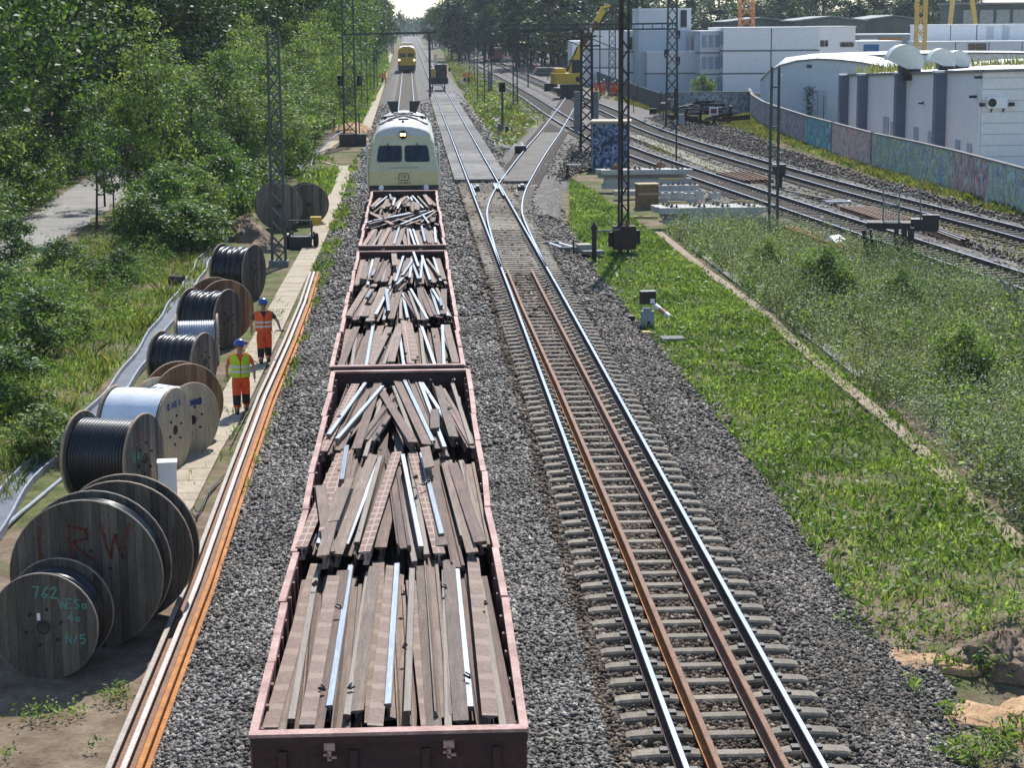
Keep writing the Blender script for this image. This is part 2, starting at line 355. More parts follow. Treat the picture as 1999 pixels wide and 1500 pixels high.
# ------------------------------------------------------------------ track centre lines
def drift(y): return -0.0018*max(0.0, y-60)
def T1c(y): return -0.36+drift(y)
def T2c(y): return 3.62+drift(y)
ysl = list(range(-10, 120, 10))+list(range(120, 1300, 30))
T1 = [Vector((T1c(y), y, 0)) for y in ysl]; T2 = [Vector((T2c(y), y, 0)) for y in ysl]
T3px = [(1009, 480), (988, 430), (986, 400), (996, 370), (1012, 343), (1041, 300), (1074, 257), (1097, 223), (1110, 203), (1118, 190)]
T3 = spline([Vector((T2c(60), 60, 0)), Vector((T2c(66), 66, 0))]+[at(a, b) for a, b in T3px[1:]], 2)
T4 = spline([at(a, b) for a, b in [(2300, 645), (1999, 547), (1520, 391), (1235, 295), (1137, 252), (1089, 226), (1040, 194), (1024, 184), (975, 155), (915, 121), (870, 96), (838, 76)]], 3)
T5 = spline([at(a, b) for a, b in [(2300, 536), (1999, 455), (1600, 351), (1300, 262), (1190, 215), (1110, 182), (1030, 149), (985, 128), (905, 95), (850, 72)]], 3)
T6 = spline([at(a, b) for a, b in [(1150, 147), (1107, 132), (1055, 119), (970, 96), (908, 82), (850, 66)]], 4)
T7 = spline([at(a, b) for a, b in [(1125, 150), (1060, 133), (1000, 115), (930, 93), (860, 71)]], 4)

# ballast beds
def bed(name, pts, prof, material):
    mb = MB(); mb.sweep(prof, pts, closed=False); return struct(name, mb, material)
mid = [Vector((1.63+drift(y), y, 0)) for y in ysl]
bed('ballast_bed', mid, [(-5.0, -0.62), (-4.35, -0.40), (-3.75, -0.235), (-0.9, -0.225), (-0.2, -0.25), (0.5, -0.235), (0.8, -0.285), (3.2, -0.285), (3.5, -0.25), (4.1, -0.33), (5.1, -0.62)], m_ball)
for nm, tr, hw in (('ballast_bed', T4, 2.2), ('ballast_bed', T5, 2.2), ('ballast_bed', T6, 1.9), ('ballast_bed', T7, 1.9), ('ballast_bed', T3[12:], 1.9)):
    dz = {id(T4): 0, id(T5): -0.004, id(T6): -0.008, id(T7): -0.012}.get(id(tr), -0.016)
    bed(nm, tr, [(-hw-0.8, -0.60+dz), (-hw, -0.236+dz), (hw, -0.236+dz), (hw+0.8, -0.60+dz)], m_ballb)
# broad stony yard between and beside the station tracks
yard = [(1130, 335), (1190, 322), (1560, 470), (1999, 640), (2300, 740), (2300, 470), (1999, 432), (1700, 350), (1520, 290), (1420, 240), (1300, 222), (1240, 205), (1160, 188), (1100, 130), (980, 84), (880, 62), (840, 68), (900, 105), (960, 150), (1030, 205), (1080, 245), (1110, 290)]
mb = MB(); pv = [at(a, b, -0.44) for a, b in yard]; mb.add(pv, [tuple(range(len(pv)))]); struct('yard_gravel', mb, m_ballb)

RAILP = [(-0.036, -0.006), (-0.028, 0.0), (0.028, 0.0), (0.036, -0.006), (0.035, -0.04), (0.010, -0.052), (0.009, -0.135), (0.073, -0.158), (0.075, -0.172), (-0.075, -0.172), (-0.073, -0.158), (-0.009, -0.135), (-0.010, -0.052), (-0.035, -0.04)]
RAILM = [1, 1, 1, 0, 0, 0, 0, 0, 0, 0, 0, 0, 0, 0]
def sleeper_mesh(kind):
    mb = MB()
    if kind == 'concrete':
        st = [(-1.25, .115, -.205), (-1.18, .125, -.185), (-0.95, .13, -.172), (-0.6, .13, -.172), (-0.4, .105, -.200), (0.4, .105, -.200), (0.6, .13, -.172), (0.95, .13, -.172), (1.18, .125, -.185), (1.25, .115, -.205)]
        rings = []
        for x, hw, t in st: rings += [(x, -hw-.02, t-.2), (x, -hw, t-.025), (x, -hw+.03, t), (x, hw-.03, t), (x, hw, t-.025), (x, hw+.02, t-.2)]
        fs = [(i*6+k, (i+1)*6+k, (i+1)*6+(k+1) % 6, i*6+(k+1) % 6) for i in range(len(st)-1) for k in range(6)]+[tuple(range(6)), tuple(range(54, 60))]
        mb.add(rings, fs)
        for sx in (-1, 1):
            for o in (-.13, .13): mb.box((sx*.753+o, 0, -.16), (.09, .12, .035), 1)
        return mb.mesh('sleeper', [m_conc, m_dark])
    mb.box((0, 0, -.255), (2.5, .25, .16))
    for sx in (-1, 1): mb.box((sx*.753, 0, -.167), (.34, .17, .02), 1)
    return mb.mesh('sleeper', [m_wood_sl, m_dark])
SLM = {k: sleeper_mesh(k) for k in ('concrete', 'wood')}
def walk(pts, step, start, stop):
    """points and headings every step along a polyline, for y between start and stop"""
    out = []; acc = 0
    for a, b in zip(pts[:-1], pts[1:]):
        L = (b-a).length; t = acc
        while t < L:
            p = a+(b-a)*(t/L)
            if start <= p.y <= stop: out.append((p, math.atan2(b.y-a.y, b.x-a.x)-math.pi/2))
            t += step
        acc = t-L
    return out
def track(pts, label, kind, nparts, y0, y1, ymax, group=None, headmat=None, sidemat=None, railpts=None):
    t = thing('railway_track', (0, 0, 0), label, 'railway track', group)
    for s in (-1, 1):
        mb = MB(); mb.sweep(RAILP, offset([p for p in (railpts or pts) if p.y <= ymax], s*.753), mis=RAILM); mb.build('rail', [sidemat or m_rust, headmat or m_steel], t)
    sl = walk(pts, 0.63, y0, y1)
    near = sorted(sl, key=lambda q: q[0].y)[:nparts]
    for p, rz in near: link('sleeper', SLM[kind], t, (p.x, p.y, 0.002*random.random()), rz+random.uniform(-.012, .012))
    rest = sorted(sl, key=lambda q: q[0].y)[nparts:]
    if rest:
        mb = MB()
        for p, rz in rest: mb.box((p.x, p.y, -.225), (2.5, .27, .1), 0, rz)
        o = mb.build('sleeper_row', [m_conc if kind == 'concrete' else m_wood_sl], t, kind='stuff')
    return t
track(T1, 'straight railway track under the wagons of rails and the cream locomotive', 'concrete', 4, 76.5, 420, 1300)
track(T2, 'straight railway track with bright rails and two loose rusty rails lying between them', 'concrete', 100, 17.0, 104, 1300)
T3r = [p for p in T3]
track(T3r[3:], 'diverging switch track curving off towards the yellow rail excavator', 'wood', 0, 101, 260, 300)
track(T4, 'yard track nearest the stacked concrete beams, on dark wooden sleepers', 'wood', 100, 44, 330, 1200)
track(T5, 'yard track nearest the graffiti wall, on gravel filled sleepers', 'wood', 60, 55, 330, 1200)
track(T6, 'far yard track beside the trees, behind the orange worker', 'wood', 0, 250, 700, 1200)
track(T7, 'far yard track in the dusty middle of the yard', 'wood', 0, 250, 700, 1200)
# wide switch sleepers, check rails and blades of the turnout
sw = thing('railway_switch', (0, 0, 0), 'switch where the straight track splits, with curved blades and crossing frog', 'railway switch')
m_swsl = m_wood_sl
for k in range(62):
    y = 65.5+k*0.6; e = 0
    c = [p for p in T3 if p.y <= y]; xr = max(T2c(y), c[-1].x if c else 0)+1.25
    mb = MB(); mb.box(((T2c(y)-1.27+xr)/2, y, -.262), (xr-T2c(y)+1.27, .26, .16)); mb.build('sleeper', m_conc, sw)
for tr, s in ((T3, -1), (T3, 1)):
    pass
mb = MB()
for sgn, bx in ((1, 2), (-1, 2)):
    pts = [Vector((T2c(y)+sgn*.66-(0.0 if sgn < 0 else 0), y, 0)) for y in np.linspace(94, 101, 6)]
    mb.sweep(RAILP, pts, mis=RAILM)
mb.build('check_rail', [m_rust, m_steel], sw)
mb = MB(); f0 = at(971, 362)
mb.box((f0.x, f0.y, -.07), (.34, 3.2, .12)); mb.build('frog', [m_steel], sw)
for px, py in ((930, 368), (1017, 366)):
    p = at(px, py, -.1); mb = MB(); mb.box((p.x, p.y, -.08), (.3, 1.6, .16), 0); mb.box((p.x+.05, p.y-.3, .02), (.16, .8, .14), 1); mb.build('check_rail_block', [m_dark, m_steel], sw)
# slabs laid flush between and beside the rails further on
m_deck = island_mat('deck_slab', [(.13, .126, .12), (.19, .184, .175), (.24, .232, .22)], None, .9, .2, big=(1.3, (.72, .7, .68), (1.12, 1.1, 1.08)))
slab = thing('slab_deck', (0, 0, 0), 'pale grey slabs laid flush between and beside the bright rails past the switch', 'slab deck')
for x0, x1 in ((-.66, .66), (-1.42, -.84), (.84, 1.42)):
    mb = MB()
    for k in range(44):
        y = 106+k*3.0; mb.box((T2c(y)+(x0+x1)/2, y, -.11+.004*random.random()), (x1-x0-.01, 2.975, .13))
    mb.build('slab_row', m_deck, slab)
slab2 = thing('slab_deck', (0, 0, 0), 'pale worn slabs between the rails of the switch branch, below the relay hut', 'slab deck')
c3 = [p for p in T3 if 101 < p.y < 150]
for x0, x1 in ((-.66, .66),):
    mb = MB(); mb.sweep([(x0, -.17), (x0, -.05), (x1, -.05), (x1, -.17)], c3); mb.build('slab_row', mat('worn_slab', [(0.08, 0.07, 0.057), (0.17, 0.15, 0.125)], 0.8, 0.9, 0, 0.3, fine=0.35), slab2)

# loose rails lying along the tracks
def loose_rail(pts, label, ms, name='loose_rail', group=None, prof=None):
    pts = [Vector(p) for p in pts]; o = pts[0].copy(); mb = MB(); mb.sweep(prof or RAILP, [p-o for p in pts], mis=RAILM)
    return mb.build(name, ms, None, o, label=label, category='rail', group=group)
def zs(pts, z): return [Vector((p[0], p[1], z)) for p in pts]
loose_rail(zs([(3.235, 17), (3.22, 30), (3.16, 44), (3.05, 56), (3.02, 65.5)], 0.0), 'bright orange rusty rail lying loose along the left inside of the straight track', [m_rustor, m_rustbr])
loose_rail(zs([(3.97, 17), (3.95, 30), (3.9, 45), (3.84, 58), (3.82, 65.5)], 0.0), 'brown rusty rail lying loose along the right inside of the straight track', [m_rustbr, m_rustbr])
for off, z, lab, ms in ((0.0, -.30, 'long grey brown rail nearest the slab path in the row beside the gravel', [m_rustbr, mat('dusty_head', [(.30, .25, .2), (.42, .36, .3)], 2, .6)]),
                        (0.17, -.30, 'long pale topped rail between its two neighbours beside the slab path', [m_rustbr, mat('pale_head', [(.5, .42, .36), (.62, .55, .5)], 2, .5)]),
                        (0.35, -.34, 'long bright orange rail nearest the gravel in the row beside the slab path', [m_rustor, m_rustor])):
    a = at(212, 1492, z); b = at(608, 530, z); dirn = (b-a).normalized(); a2 = a-dirn*3
    loose_rail([a2+Vector((off, 0, 0))]+[a.lerp(b, k/6)+Vector((off*(1-.25*k/6)+.05*math.sin(k*1.7), 0, 0)) for k in range(1, 7)], lab, ms, group='long rails beside the slab path')
# ------------------------------------------------------------------ wagons with scrap rails
m_wag = mat('wagon_red_brown', [(0.13, 0.055, 0.045), (0.24, 0.115, 0.095)], 2.2, 0.75, 0, 0.15, fine=0.35, rand=0.08)
m_wagtop = mat('wagon_edge_faded', [(0.24, 0.115, 0.09), (0.42, 0.235, 0.195), (0.55, 0.36, 0.31)], 2.2, 0.7, 0, 0.1, fine=0.3)
m_wagin = mat('wagon_inside', [(0.07, 0.045, 0.04), (0.13, 0.085, 0.07)], 2, 0.85, 0, 0.2)
m_wagend = mat('wagon_end_shaded', [(0.035, 0.016, 0.014), (0.07, 0.03, 0.026)], 2, 0.7, 0, 0.15)  # wagon red brown darkened: shade painted into the ends and underframe
WT, WF = 1.60, 1.05
def wagon(y0, L, label, seed):
    rg = random.Random(seed); xc = T1c(y0+L/2)+(.06 if y0 < 20 else 0); W = 2.53
    t = thing('flat_wagon', (xc, y0, 0), label, 'railway wagon', 'red brown wagons loaded with scrap rails')
    hw = W/2
    mb = MB(); mb.box((0, L/2, WF-.06), (W-.16, L-.12, .10)); mb.build('floor', m_wagin, t)
    for e, yy in ((0, 0.045), (1, L-.045)):
        mb = MB(); mb.box((0, yy, (WT+.78)/2), (W-.02, .07, WT-.78), 0); mb.box((0, yy-(.03 if e == 0 else -.03), WT-.045), (W, .10, .07), 0); mb.box((0, yy, WT+.006), (W-.01, .13, .035), 1)
        s = -1 if e == 0 else 1
        for x in (-.98, -.33, .33, .98): mb.box((x, yy+s*.06, 1.16), (.07, .05, .6), 0)
        mb.box((0, yy+s*.06, .92), (W-.1, .06, .09), 0)
        ew = mb.build('end_wall', [m_wagend, m_wagtop], t)
        for x in (-.55, .54):
            mb = MB(); mb.box((x, yy+s*.085, WT-.10), (.10, .03, .07)); mb.box((x, yy+s*.11, WT-.175), (.035, .04, .09)); mb.box((x+.03, yy+s*.115, WT-.19), (.07, .03, .02)); mb.box((x-.03, yy+s*.115, WT-.165), (.05, .03, .018)); mb.build('latch', m_wagtop, ew)
    n = 9; l = L/n
    for s in (-1, 1):
        for k in range(n):
            mb = MB(); dx = rg.uniform(-.025, .025); d2 = rg.uniform(-.025, .025); z = rg.uniform(-.012, .012)
            a, b = k*l+.02, (k+1)*l-.02; x = s*(hw-.03)
            mb.sweep([(-.025, WF-.1), (-.025, WT-.03+z), (.025, WT-.03+z), (.025, WF-.1)], [(x+dx, a, 0), (x+d2, b, 0)], 0)
            mb.sweep([(-.04, WT-.04+z), (-.04, WT+.012+z), (.04, WT+.012+z), (.04, WT-.04+z)], [(x+dx, a, 0), (x+d2, b, 0)], 1)
            for q in (.2, .5, .8): mb.box((x-s*.04, a+(b-a)*q, (WF+WT)/2), (.04, .07, .4), 0)
            mb.build('side_board', [m_wag, m_wagtop], t)
    mb = MB()
    for s in (-1, 1): mb.box((s*(hw-.1), L/2, .86), (.12, L-.1, .26))
    mb.box((0, L/2, .82), (1.0, L-.4, .18)); mb.box((0, .12, .86), (W-.06, .18, .3)); mb.box((0, L-.12, .86), (W-.06, .18, .3)); mb.build('underframe', m_wagend, t)
    for yb in (2.6, L-2.6):
        mb = MB(); mb.box((0, yb, .55), (1.9, 2.6, .22))
        for s in (-1, 1): mb.box((s*.98, yb, .5), (.1, 2.5, .3))
        bo = mb.build('bogie', m_dark, t)
        for dy in (-.9, .9):
            mb = MB()
            for s in (-1, 1): mb.lathe([(0, s*.72-.06), (.46, s*.72-.06), (.46, s*.72+.06), (0, s*.72+.06)], 20, 0, 'X', (0, yb+dy, .46), False)
            mb.tube([(-.9, yb+dy, .46), (.9, yb+dy, .46)], .07, 8, 0); mb.build('wheelset', m_dark, bo)
    for e, yy in ((-1, 0), (1, L)):
        for s in (-1, 1):
            mb = MB(); mb.tube([(s*.875, yy, .98), (s*.875, yy+e*.45, .98)], .09, 10); mb.lathe([(0, 0), (.2, 0), (.2, .04), (0, .04)], 16, 0, 'Y', (s*.875, yy+e*.46, .98), False); mb.build('buffer', m_dark, t)
        mb = MB(); mb.tube([(0, yy, .95), (0, yy+e*.3, .92), (0, yy+e*.42, .8)], .05, 8); mb.build('coupling_hook', m_dark, t)
    return t, xc
# scrap rail variants: (mesh, kind); profile taken about its own middle
def rail_piece(L, kind, mats_, seed):
    rg = random.Random(seed); pr = [(x, z+.086) for x, z in RAILP]
    if kind == 'up': pass
    elif kind == 'foot': pr = [(-x, -z) for x, z in pr]
    else: pr = [(z, x) for x, z in pr]
    mb = MB(); mb.sweep(pr, [(0, -L/2, 0), (0, 0, 0), (0, L/2, 0)], mis=RAILM)
    if kind == 'foot_marked':
        pass
    return mb
m_scr1 = mat('scrap_rail_grey_brown', [(0.115, 0.076, 0.054), (0.185, 0.128, 0.094), (0.27, 0.195, 0.145)], 4, 0.8, 0, 0.3, rand=0.3, fine=0.45, stretch=(5, .35, 3))
m_scr2 = mat('scrap_rail_red_brown', [(0.08, 0.048, 0.036), (0.14, 0.085, 0.062), (0.22, 0.13, 0.095)], 4, 0.8, 0, 0.3, rand=0.3, fine=0.45, stretch=(5, .35, 3))
m_scrtop = mat('scrap_rail_head', [(0.17, 0.19, 0.22), (0.27, 0.295, 0.33)], 1.5, 0.42, 0.7, 0, fine=0.3, stretch=(8, .4, 8), rand=0.1)
m_scrdull = mat('scrap_rail_head_dull', [(0.17, 0.135, 0.105), (0.29, 0.24, 0.19)], 2.5, 0.75, 0.0, 0, fine=0.3, stretch=(8, .5, 8))
def marked_mat(name, base, light, per, duty):
    m = mat(name, base, 3, 0.85, 0, 0.2, fine=0.3); nt = m.node_tree; L = nt.links; b = nt.nodes['Principled BSDF']
    src = b.inputs['Base Color'].links[0].from_socket
    tc = _n(nt, 'ShaderNodeTexCoord'); sx = _n(nt, 'ShaderNodeSeparateXYZ'); L.new(tc.outputs['Object'], sx.inputs[0])
    mu = _n(nt, 'ShaderNodeMath', operation='MULTIPLY'); mu.inputs[1].default_value = 1/per; L.new(sx.outputs[1], mu.inputs[0])
    nz = _n(nt, 'ShaderNodeTexNoise'); nz.inputs['Scale'].default_value = 4; L.new(tc.outputs['Object'], nz.inputs['Vector'])
    ad = _n(nt, 'ShaderNodeMath', operation='ADD'); L.new(mu.outputs[0], ad.inputs[0])
    m2 = _n(nt, 'ShaderNodeMath', operation='MULTIPLY'); m2.inputs[1].default_value = 0.35; L.new(nz.outputs[0], m2.inputs[0]); L.new(m2.outputs[0], ad.inputs[1])
    fr = _n(nt, 'ShaderNodeMath', operation='FRACT'); L.new(ad.outputs[0], fr.inputs[0])
    lt = _n(nt, 'ShaderNodeMath', operation='LESS_THAN'); lt.inputs[1].default_value = duty; L.new(fr.outputs[0], lt.inputs[0])
    ax = _n(nt, 'ShaderNodeMath', operation='ABSOLUTE'); L.new(sx.outputs[0], ax.inputs[0])
    l2 = _n(nt, 'ShaderNodeMath', operation='LESS_THAN'); l2.inputs[1].default_value = 0.009 if per < .5 else -1.0; L.new(ax.outputs[0], l2.inputs[0])
    mxm = _n(nt, 'ShaderNodeMath', operation='MAXIMUM'); L.new(lt.outputs[0], mxm.inputs[0]); L.new(l2.outputs[0], mxm.inputs[1])
    sc = _n(nt, 'ShaderNodeMath', operation='MULTIPLY'); sc.inputs[1].default_value = 0.85 if per < .5 else 0.5; L.new(mxm.outputs[0], sc.inputs[0])
    mx = _n(nt, 'ShaderNodeMix', data_type='RGBA'); L.new(sc.outputs[0], mx.inputs[0]); L.new(src, mx.inputs[6]); mx.inputs[7].default_value = (*light, 1)
    L.new(mx.outputs[2], b.inputs['Base Color']); return m
m_ladder = marked_mat('rail_foot_ladder_marks', [(0.20, 0.12, 0.09), (0.27, 0.165, 0.125)], (0.40, 0.30, 0.25), 0.36, 0.22)
m_stripe = marked_mat('rail_foot_soft_marks', [(0.19, 0.13, 0.10), (0.26, 0.18, 0.14)], (0.34, 0.26, 0.2), 0.6, 0.3)
VAR = {}
for L in (5.4, 6.0, 6.5):
    VAR['up', L] = [rail_piece(L, 'up', 0, 1).mesh('scrap_rail', [m_scr1, m_scrtop])]
    VAR['dull', L] = [rail_piece(L, 'up', 0, 1).mesh('scrap_rail', [m_scr2, m_scrdull])]
    VAR['foot', L] = [rail_piece(L, 'foot', 0, 2).mesh('scrap_rail', [m_scr1, m_scr1]), rail_piece(L, 'foot', 0, 2).mesh('scrap_rail', [m_scr2, m_scr2])]
    VAR['ladder', L] = [rail_piece(L, 'foot', 0, 2).mesh('scrap_rail', [m_ladder, m_ladder])]
    VAR['stripe', L] = [rail_piece(L, 'foot', 0, 2).mesh('scrap_rail', [m_stripe, m_stripe])]
    VAR['side', L] = [rail_piece(L, 'side', 0, 3).mesh('scrap_rail', [m_scr1, m_scrdull]), rail_piece(L, 'side', 0, 3).mesh('scrap_rail', [m_scr2, m_scrtop])]
WORDS = {'up': 'upright rail with bright worn head,', 'dull': 'upright rail with dull brown head,', 'foot': 'plain brown foot-up rail,', 'ladder': 'foot-up rail with pale ladder marks,', 'stripe': 'foot-up rail with faint bands,', 'side': 'rail lying on its side,'}
def put_rail(kind, L, pos, rz, rx, where, group, rg, ry=0.0):
    o = link('scrap_rail', rg.choice(VAR[kind, L]), None, pos); o.rotation_euler = (rx, ry, rz)
    tag(o, WORDS[kind]+' '+where, 'scrap rail', group)
LENS = (5.4, 6.0, 6.5)
def load(xc, y0, L, name, rows, seed):
    """rows: per bay a string of kinds left to right; each bay overlaps the one before it like shingles"""
    rg = random.Random(seed); bay = (L-.5)/3; hw = 1.18
    key = {'u': 'up', 'd': 'dull', 'f': 'foot', 'l': 'ladder', 's': 'stripe', 'i': 'side'}
    for b, (row, wild) in enumerate(rows):
        where = '%s end of %s wagon' % (('near', 'middle', 'far')[b], name); grp = 'scrap rails in the %s wagon' % name
        cy = y0+.28+bay*(b+.5)
        for k in range(9):                                    # hidden layer below
            x = -hw+2*hw*(k+.5)/9; kd = rg.choice(('foot', 'side', 'dull', 'foot'))
            put_rail(kd, 5.4, (xc+x, cy+rg.uniform(-.12, .12), WF+.10), rg.uniform(-.015, .015), 0, 'bottom layer, '+where, grp, rg)
        n = len(row)
        for k, c in enumerate(row):
            x = -hw+2*hw*(k+.5)/n; kd = key[c]; Lr = rg.choice(LENS) if b else rg.choice((5.4, 6.0))
            yaw = rg.gauss(0, .014)-wild[0]*(1 if k < n*wild[1] else -1)*rg.uniform(.3, 1)
            if abs(wild[0]) > .2: yaw = rg.choice((-1, -1, -1, 1))*rg.uniform(.1, wild[0])
            tilt = -.016*rg.uniform(.6, 1.4)*(1.6 if b else .9)
            z = WF+.29+rg.uniform(0, .13)+(.045 if kd in ('up', 'ladder') else 0)
            x = max(-hw+.07+abs(yaw)*2.2, min(hw-.07-abs(yaw)*2.2, x))
            put_rail(kd, Lr, (xc+x, cy+rg.uniform(-.45, .3), z), yaw, tilt, 'top of '+where, grp, rg, rg.uniform(-.12, .12))
for L in (1.6, 2.6, 3.6):
    VAR['up', L] = [rail_piece(L, 'up', 0, 1).mesh('scrap_rail', [m_scr2, m_scrtop])]; VAR['foot', L] = [rail_piece(L, 'foot', 0, 1).mesh('scrap_rail', [m_scr1, m_scr1])]; VAR['side', L] = [rail_piece(L, 'side', 0, 1).mesh('scrap_rail', [m_scr2, m_scrdull])]
mb = MB(); mb.box((0, 0, 0), (.07, .045, .02)); mb.tube([(-.035, 0, .0), (-.02, 0, .03), (.03, .015, .03)], .009, 6); CLIP = mb.mesh('rail_clip', m_dark)
def extras(xc, y0, L, name, n, m, seed):
    rg = random.Random(seed); grp = 'short rail offcuts in the %s wagon' % name
    for k in range(n):
        kd = rg.choice(('up', 'foot', 'side', 'side', 'up')); Lr = rg.choice((1.6, 2.6, 3.6)); o = link('rail_offcut', VAR[kd, Lr][0], None, (xc+rg.uniform(-1.0, 1.0), y0+rg.uniform(7.5, L-2.2), WF+.50+rg.uniform(0, .05)))
        o.rotation_euler = (rg.uniform(-.03, .01), rg.uniform(-.2, .2), rg.gauss(0, .045)); tag(o, {'up': 'short upright rail offcut', 'foot': 'short foot-up rail offcut', 'side': 'short rail offcut on its side'}[kd]+' on top of the %s wagon load' % name, 'rail offcut', grp)
    for k in range(m):
        o = link('rail_clip', CLIP, None, (xc+rg.uniform(-1.05, 1.05), y0+rg.uniform(.6, L-.6), WF+.50+rg.uniform(0, .05))); o.rotation_euler = (rg.uniform(-.6, .6), rg.uniform(-.6, .6), rg.uniform(0, 6)); tag(o, 'small dark rail clip lying on the %s wagon load' % name, 'rail clip', 'rail clips on the %s wagon' % name)
LW = 18.95
rows = {'nearest': [("sfdisfuidfssuidsfidfuisdf", (.012, .5)), ("liulfifudilfidudlufidffdi", (.05, .45)), ("liuiufdfifdfuiuufifd", (.10, .42))],
        'second': [("sfdifusfidfulsiduifudf", (.03, .5)), ("fsilfdsuuifduidufifuufd", (.05, .5)), ("lsiuffidfdluifuuiuufdufd", (.03, .5))],
        'farthest': [("lsfdflffuffduufuffud", (.04, .5)), ("lfufdudfufdl", (.35, .5)), ("luffdlfuudlf", (.06, .5))]}
desc = {'nearest': 'nearest red brown low sided wagon full of scrap rails', 'second': 'middle one of the three wagons of scrap rails, with its whole length in view', 'farthest': 'wagon of tumbled scrap rails coupled to the cream locomotive'}
for i, nm in enumerate(('nearest', 'second', 'farthest')):
    y0 = (17.45, 37.35, 58.2)[i]; t, xc = wagon(y0, LW+.45, desc[nm], i+3)
    load(xc, y0, LW+.45, nm, rows[nm], 11+i); extras(xc, y0, LW+.45, nm, (6, 9, 12)[i], (34, 16, 0)[i], 31+i)

# ------------------------------------------------------------------ cream locomotive
m_cream = mat('loco_cream', [(0.56, 0.46, 0.24), (0.64, 0.54, 0.30)], 1.2, 0.45, fine=0.15)
m_band = mat('loco_pale_green_grey', [(0.47, 0.46, 0.30), (0.54, 0.53, 0.36)], 1.2, 0.45, fine=0.12)
m_roof = mat('loco_light_roof', [(0.50, 0.49, 0.45), (0.60, 0.59, 0.55)], 1.4, 0.5, fine=0.2)
def loco():
    y0 = 80.2; xc = T1c(85); L = 15.6; hw = 1.5
    t = thing('diesel_locomotive', (xc, y0, 0), 'cream diesel locomotive with two front windows, pale roof and lit orange headlamp', 'locomotive')
    # body sections along y: front face leans back above the belt line
    def sec(y, w, zt, crown):
        pts = [(-w, 1.40), (-w, 1.95), (-w*.97, 2.35), (-w*.89, 2.95), (-w*.80, 3.12)]
        top = [(w*.80*math.sin(a), 3.12+(zt-3.12)*math.cos(a)) for a in np.linspace(-math.pi/2, math.pi/2, 11)][1:-1]
        pts = pts+top+[(-x, z) for x, z in pts[::-1]]
        return [(x, y, z) for x, z in pts]
    N = 19; secs = [sec(.0, 1.42, 3.2, 0), sec(.10, 1.46, 3.26, 0), sec(.55, 1.5, 3.45, 0), sec(1.3, 1.5, 3.60, 0), sec(2.4, 1.5, 3.66, 0), sec(L-2.0, 1.5, 3.6, 0), sec(L-.4, 1.5, 3.4, 0), sec(L, 1.4, 3.1, 0)]
    # lean of the front: shift upper points back
    def shear(p, k):
        x, y, z = p
        if k <= 1: y += .0 if z < 2.12 else (z-2.12)*(.42)
        return (x, y, z)
    vs = [shear(p, k) for k, s_ in enumerate(secs) for p in s_]; mb = MB(); n = N
    base = 0; mb.v += vs
    for k in range(len(secs)-1):
        for j in range(n-1):
            zmid = (secs[1][j][2]+secs[1][j+1][2])/2
            mi = 0 if zmid < 1.96 else 1 if zmid < 3.12 else 2
            mb.f.append((k*n+j, k*n+j+1, (k+1)*n+j+1, (k+1)*n+j)); mb.m.append(mi); mb.sm.append(mi == 2)
    # front skin in three bands
    for a, b_, mi in ((0, 1, 0), (1, 2, 1), (2, 3, 1), (3, 4, 1)):
        mb.f.append((a, b_, n-1-b_, n-1-a)); mb.m.append(mi); mb.sm.append(False)
    mb.f.append(tuple(range(4, n-4))); mb.m.append(0); mb.sm.append(False)
    o = (len(secs)-1)*n; mb.f.append(tuple(o+j for j in range(n))); mb.m.append(0); mb.sm.append(False)
    body = mb.build('body', [m_cream, m_band, m_roof], t)
    # front plane helper: point on the leaning face
    def fp(x, z, out=0.0): return Vector((x, (z-2.12)*.42-out*.92 if z > 2.12 else -out, z+out*.39 if z > 2.12 else z))
    for s in (-1, 1):
        a, b_ = (.09, 1.10) if s > 0 else (-1.10, -.09)
        cor = [(a, 2.30), (b_, 2.30), (b_-(.10 if s > 0 else 0), 2.84), (a+(.10 if s < 0 else 0), 2.84)]
        def rr(cor, g, out):
            cx = sum(c[0] for c in cor)/4; cz = sum(c[1] for c in cor)/4; pts = []
            for i in range(4):
                p = Vector((cor[i][0], cor[i][1])); pa = Vector(cor[i-1]); pb = Vector(cor[(i+1) % 4]); r = .11
                u = p+(pa-p).normalized()*r; v_ = p+(pb-p).normalized()*r
                for q in (0, .25, .5, .75, 1): pts.append((1-q)**2*u+2*q*(1-q)*p+q*q*v_)
            return [fp(cx+(q.x-cx)*g, cz+(q.y-cz)*g, out) for q in pts]
        fo, fi, gl = rr(cor, 1.08, .004), rr(cor, 1.0, .016), rr(cor, .99, .010)
        mb = MB(); k = len(fo); mb.add(fo+fi, [(i, (i+1) % k, k+(i+1) % k, k+i) for i in range(k)]); fr = mb.build('window_frame', m_black, t)
        mb = MB(); mb.add(gl, [tuple(range(k))]); mb.build('window_pane', m_glass, fr)
        mb = MB(); mb.bar(fp(s*.62-.04, 2.93, .03), fp(s*.62+.05, 2.62, .03), .03, .02); mb.bar(fp(s*.62+.05, 2.84, .04), fp(s*.62-.06, 2.36, .035), .02, .015); mb.build('wiper', m_black, t)
    mb = MB(); mb.lathe([(0, 0), (.16, 0), (.16, .06), (.13, .08), (0, .08)], 20, 0, 'Y', (0, .36, 3.24)); lamp = mb.build('headlamp', m_dark, t)
    m_lit = plain('lamp_lit', (1.0, .45, .12), .3, emit=9)
    for s in (-1, 1):
        mb = MB(); mb.lathe([(.0, -.02), (.055, -.012), (.055, .02)], 12, 0, 'Y', (s*.065, .35, 3.24)); mb.build('lens', m_lit, lamp)
    m_ltr = plain('lettering_dark', (.03, .03, .035))
    Rt = Matrix.Rotation(R_(90), 4, 'X')
    flat('218 460-4', .13, m_ltr, 'road_number', t, Matrix.Translation((0.02, -.006, 1.535)) @ Rt)
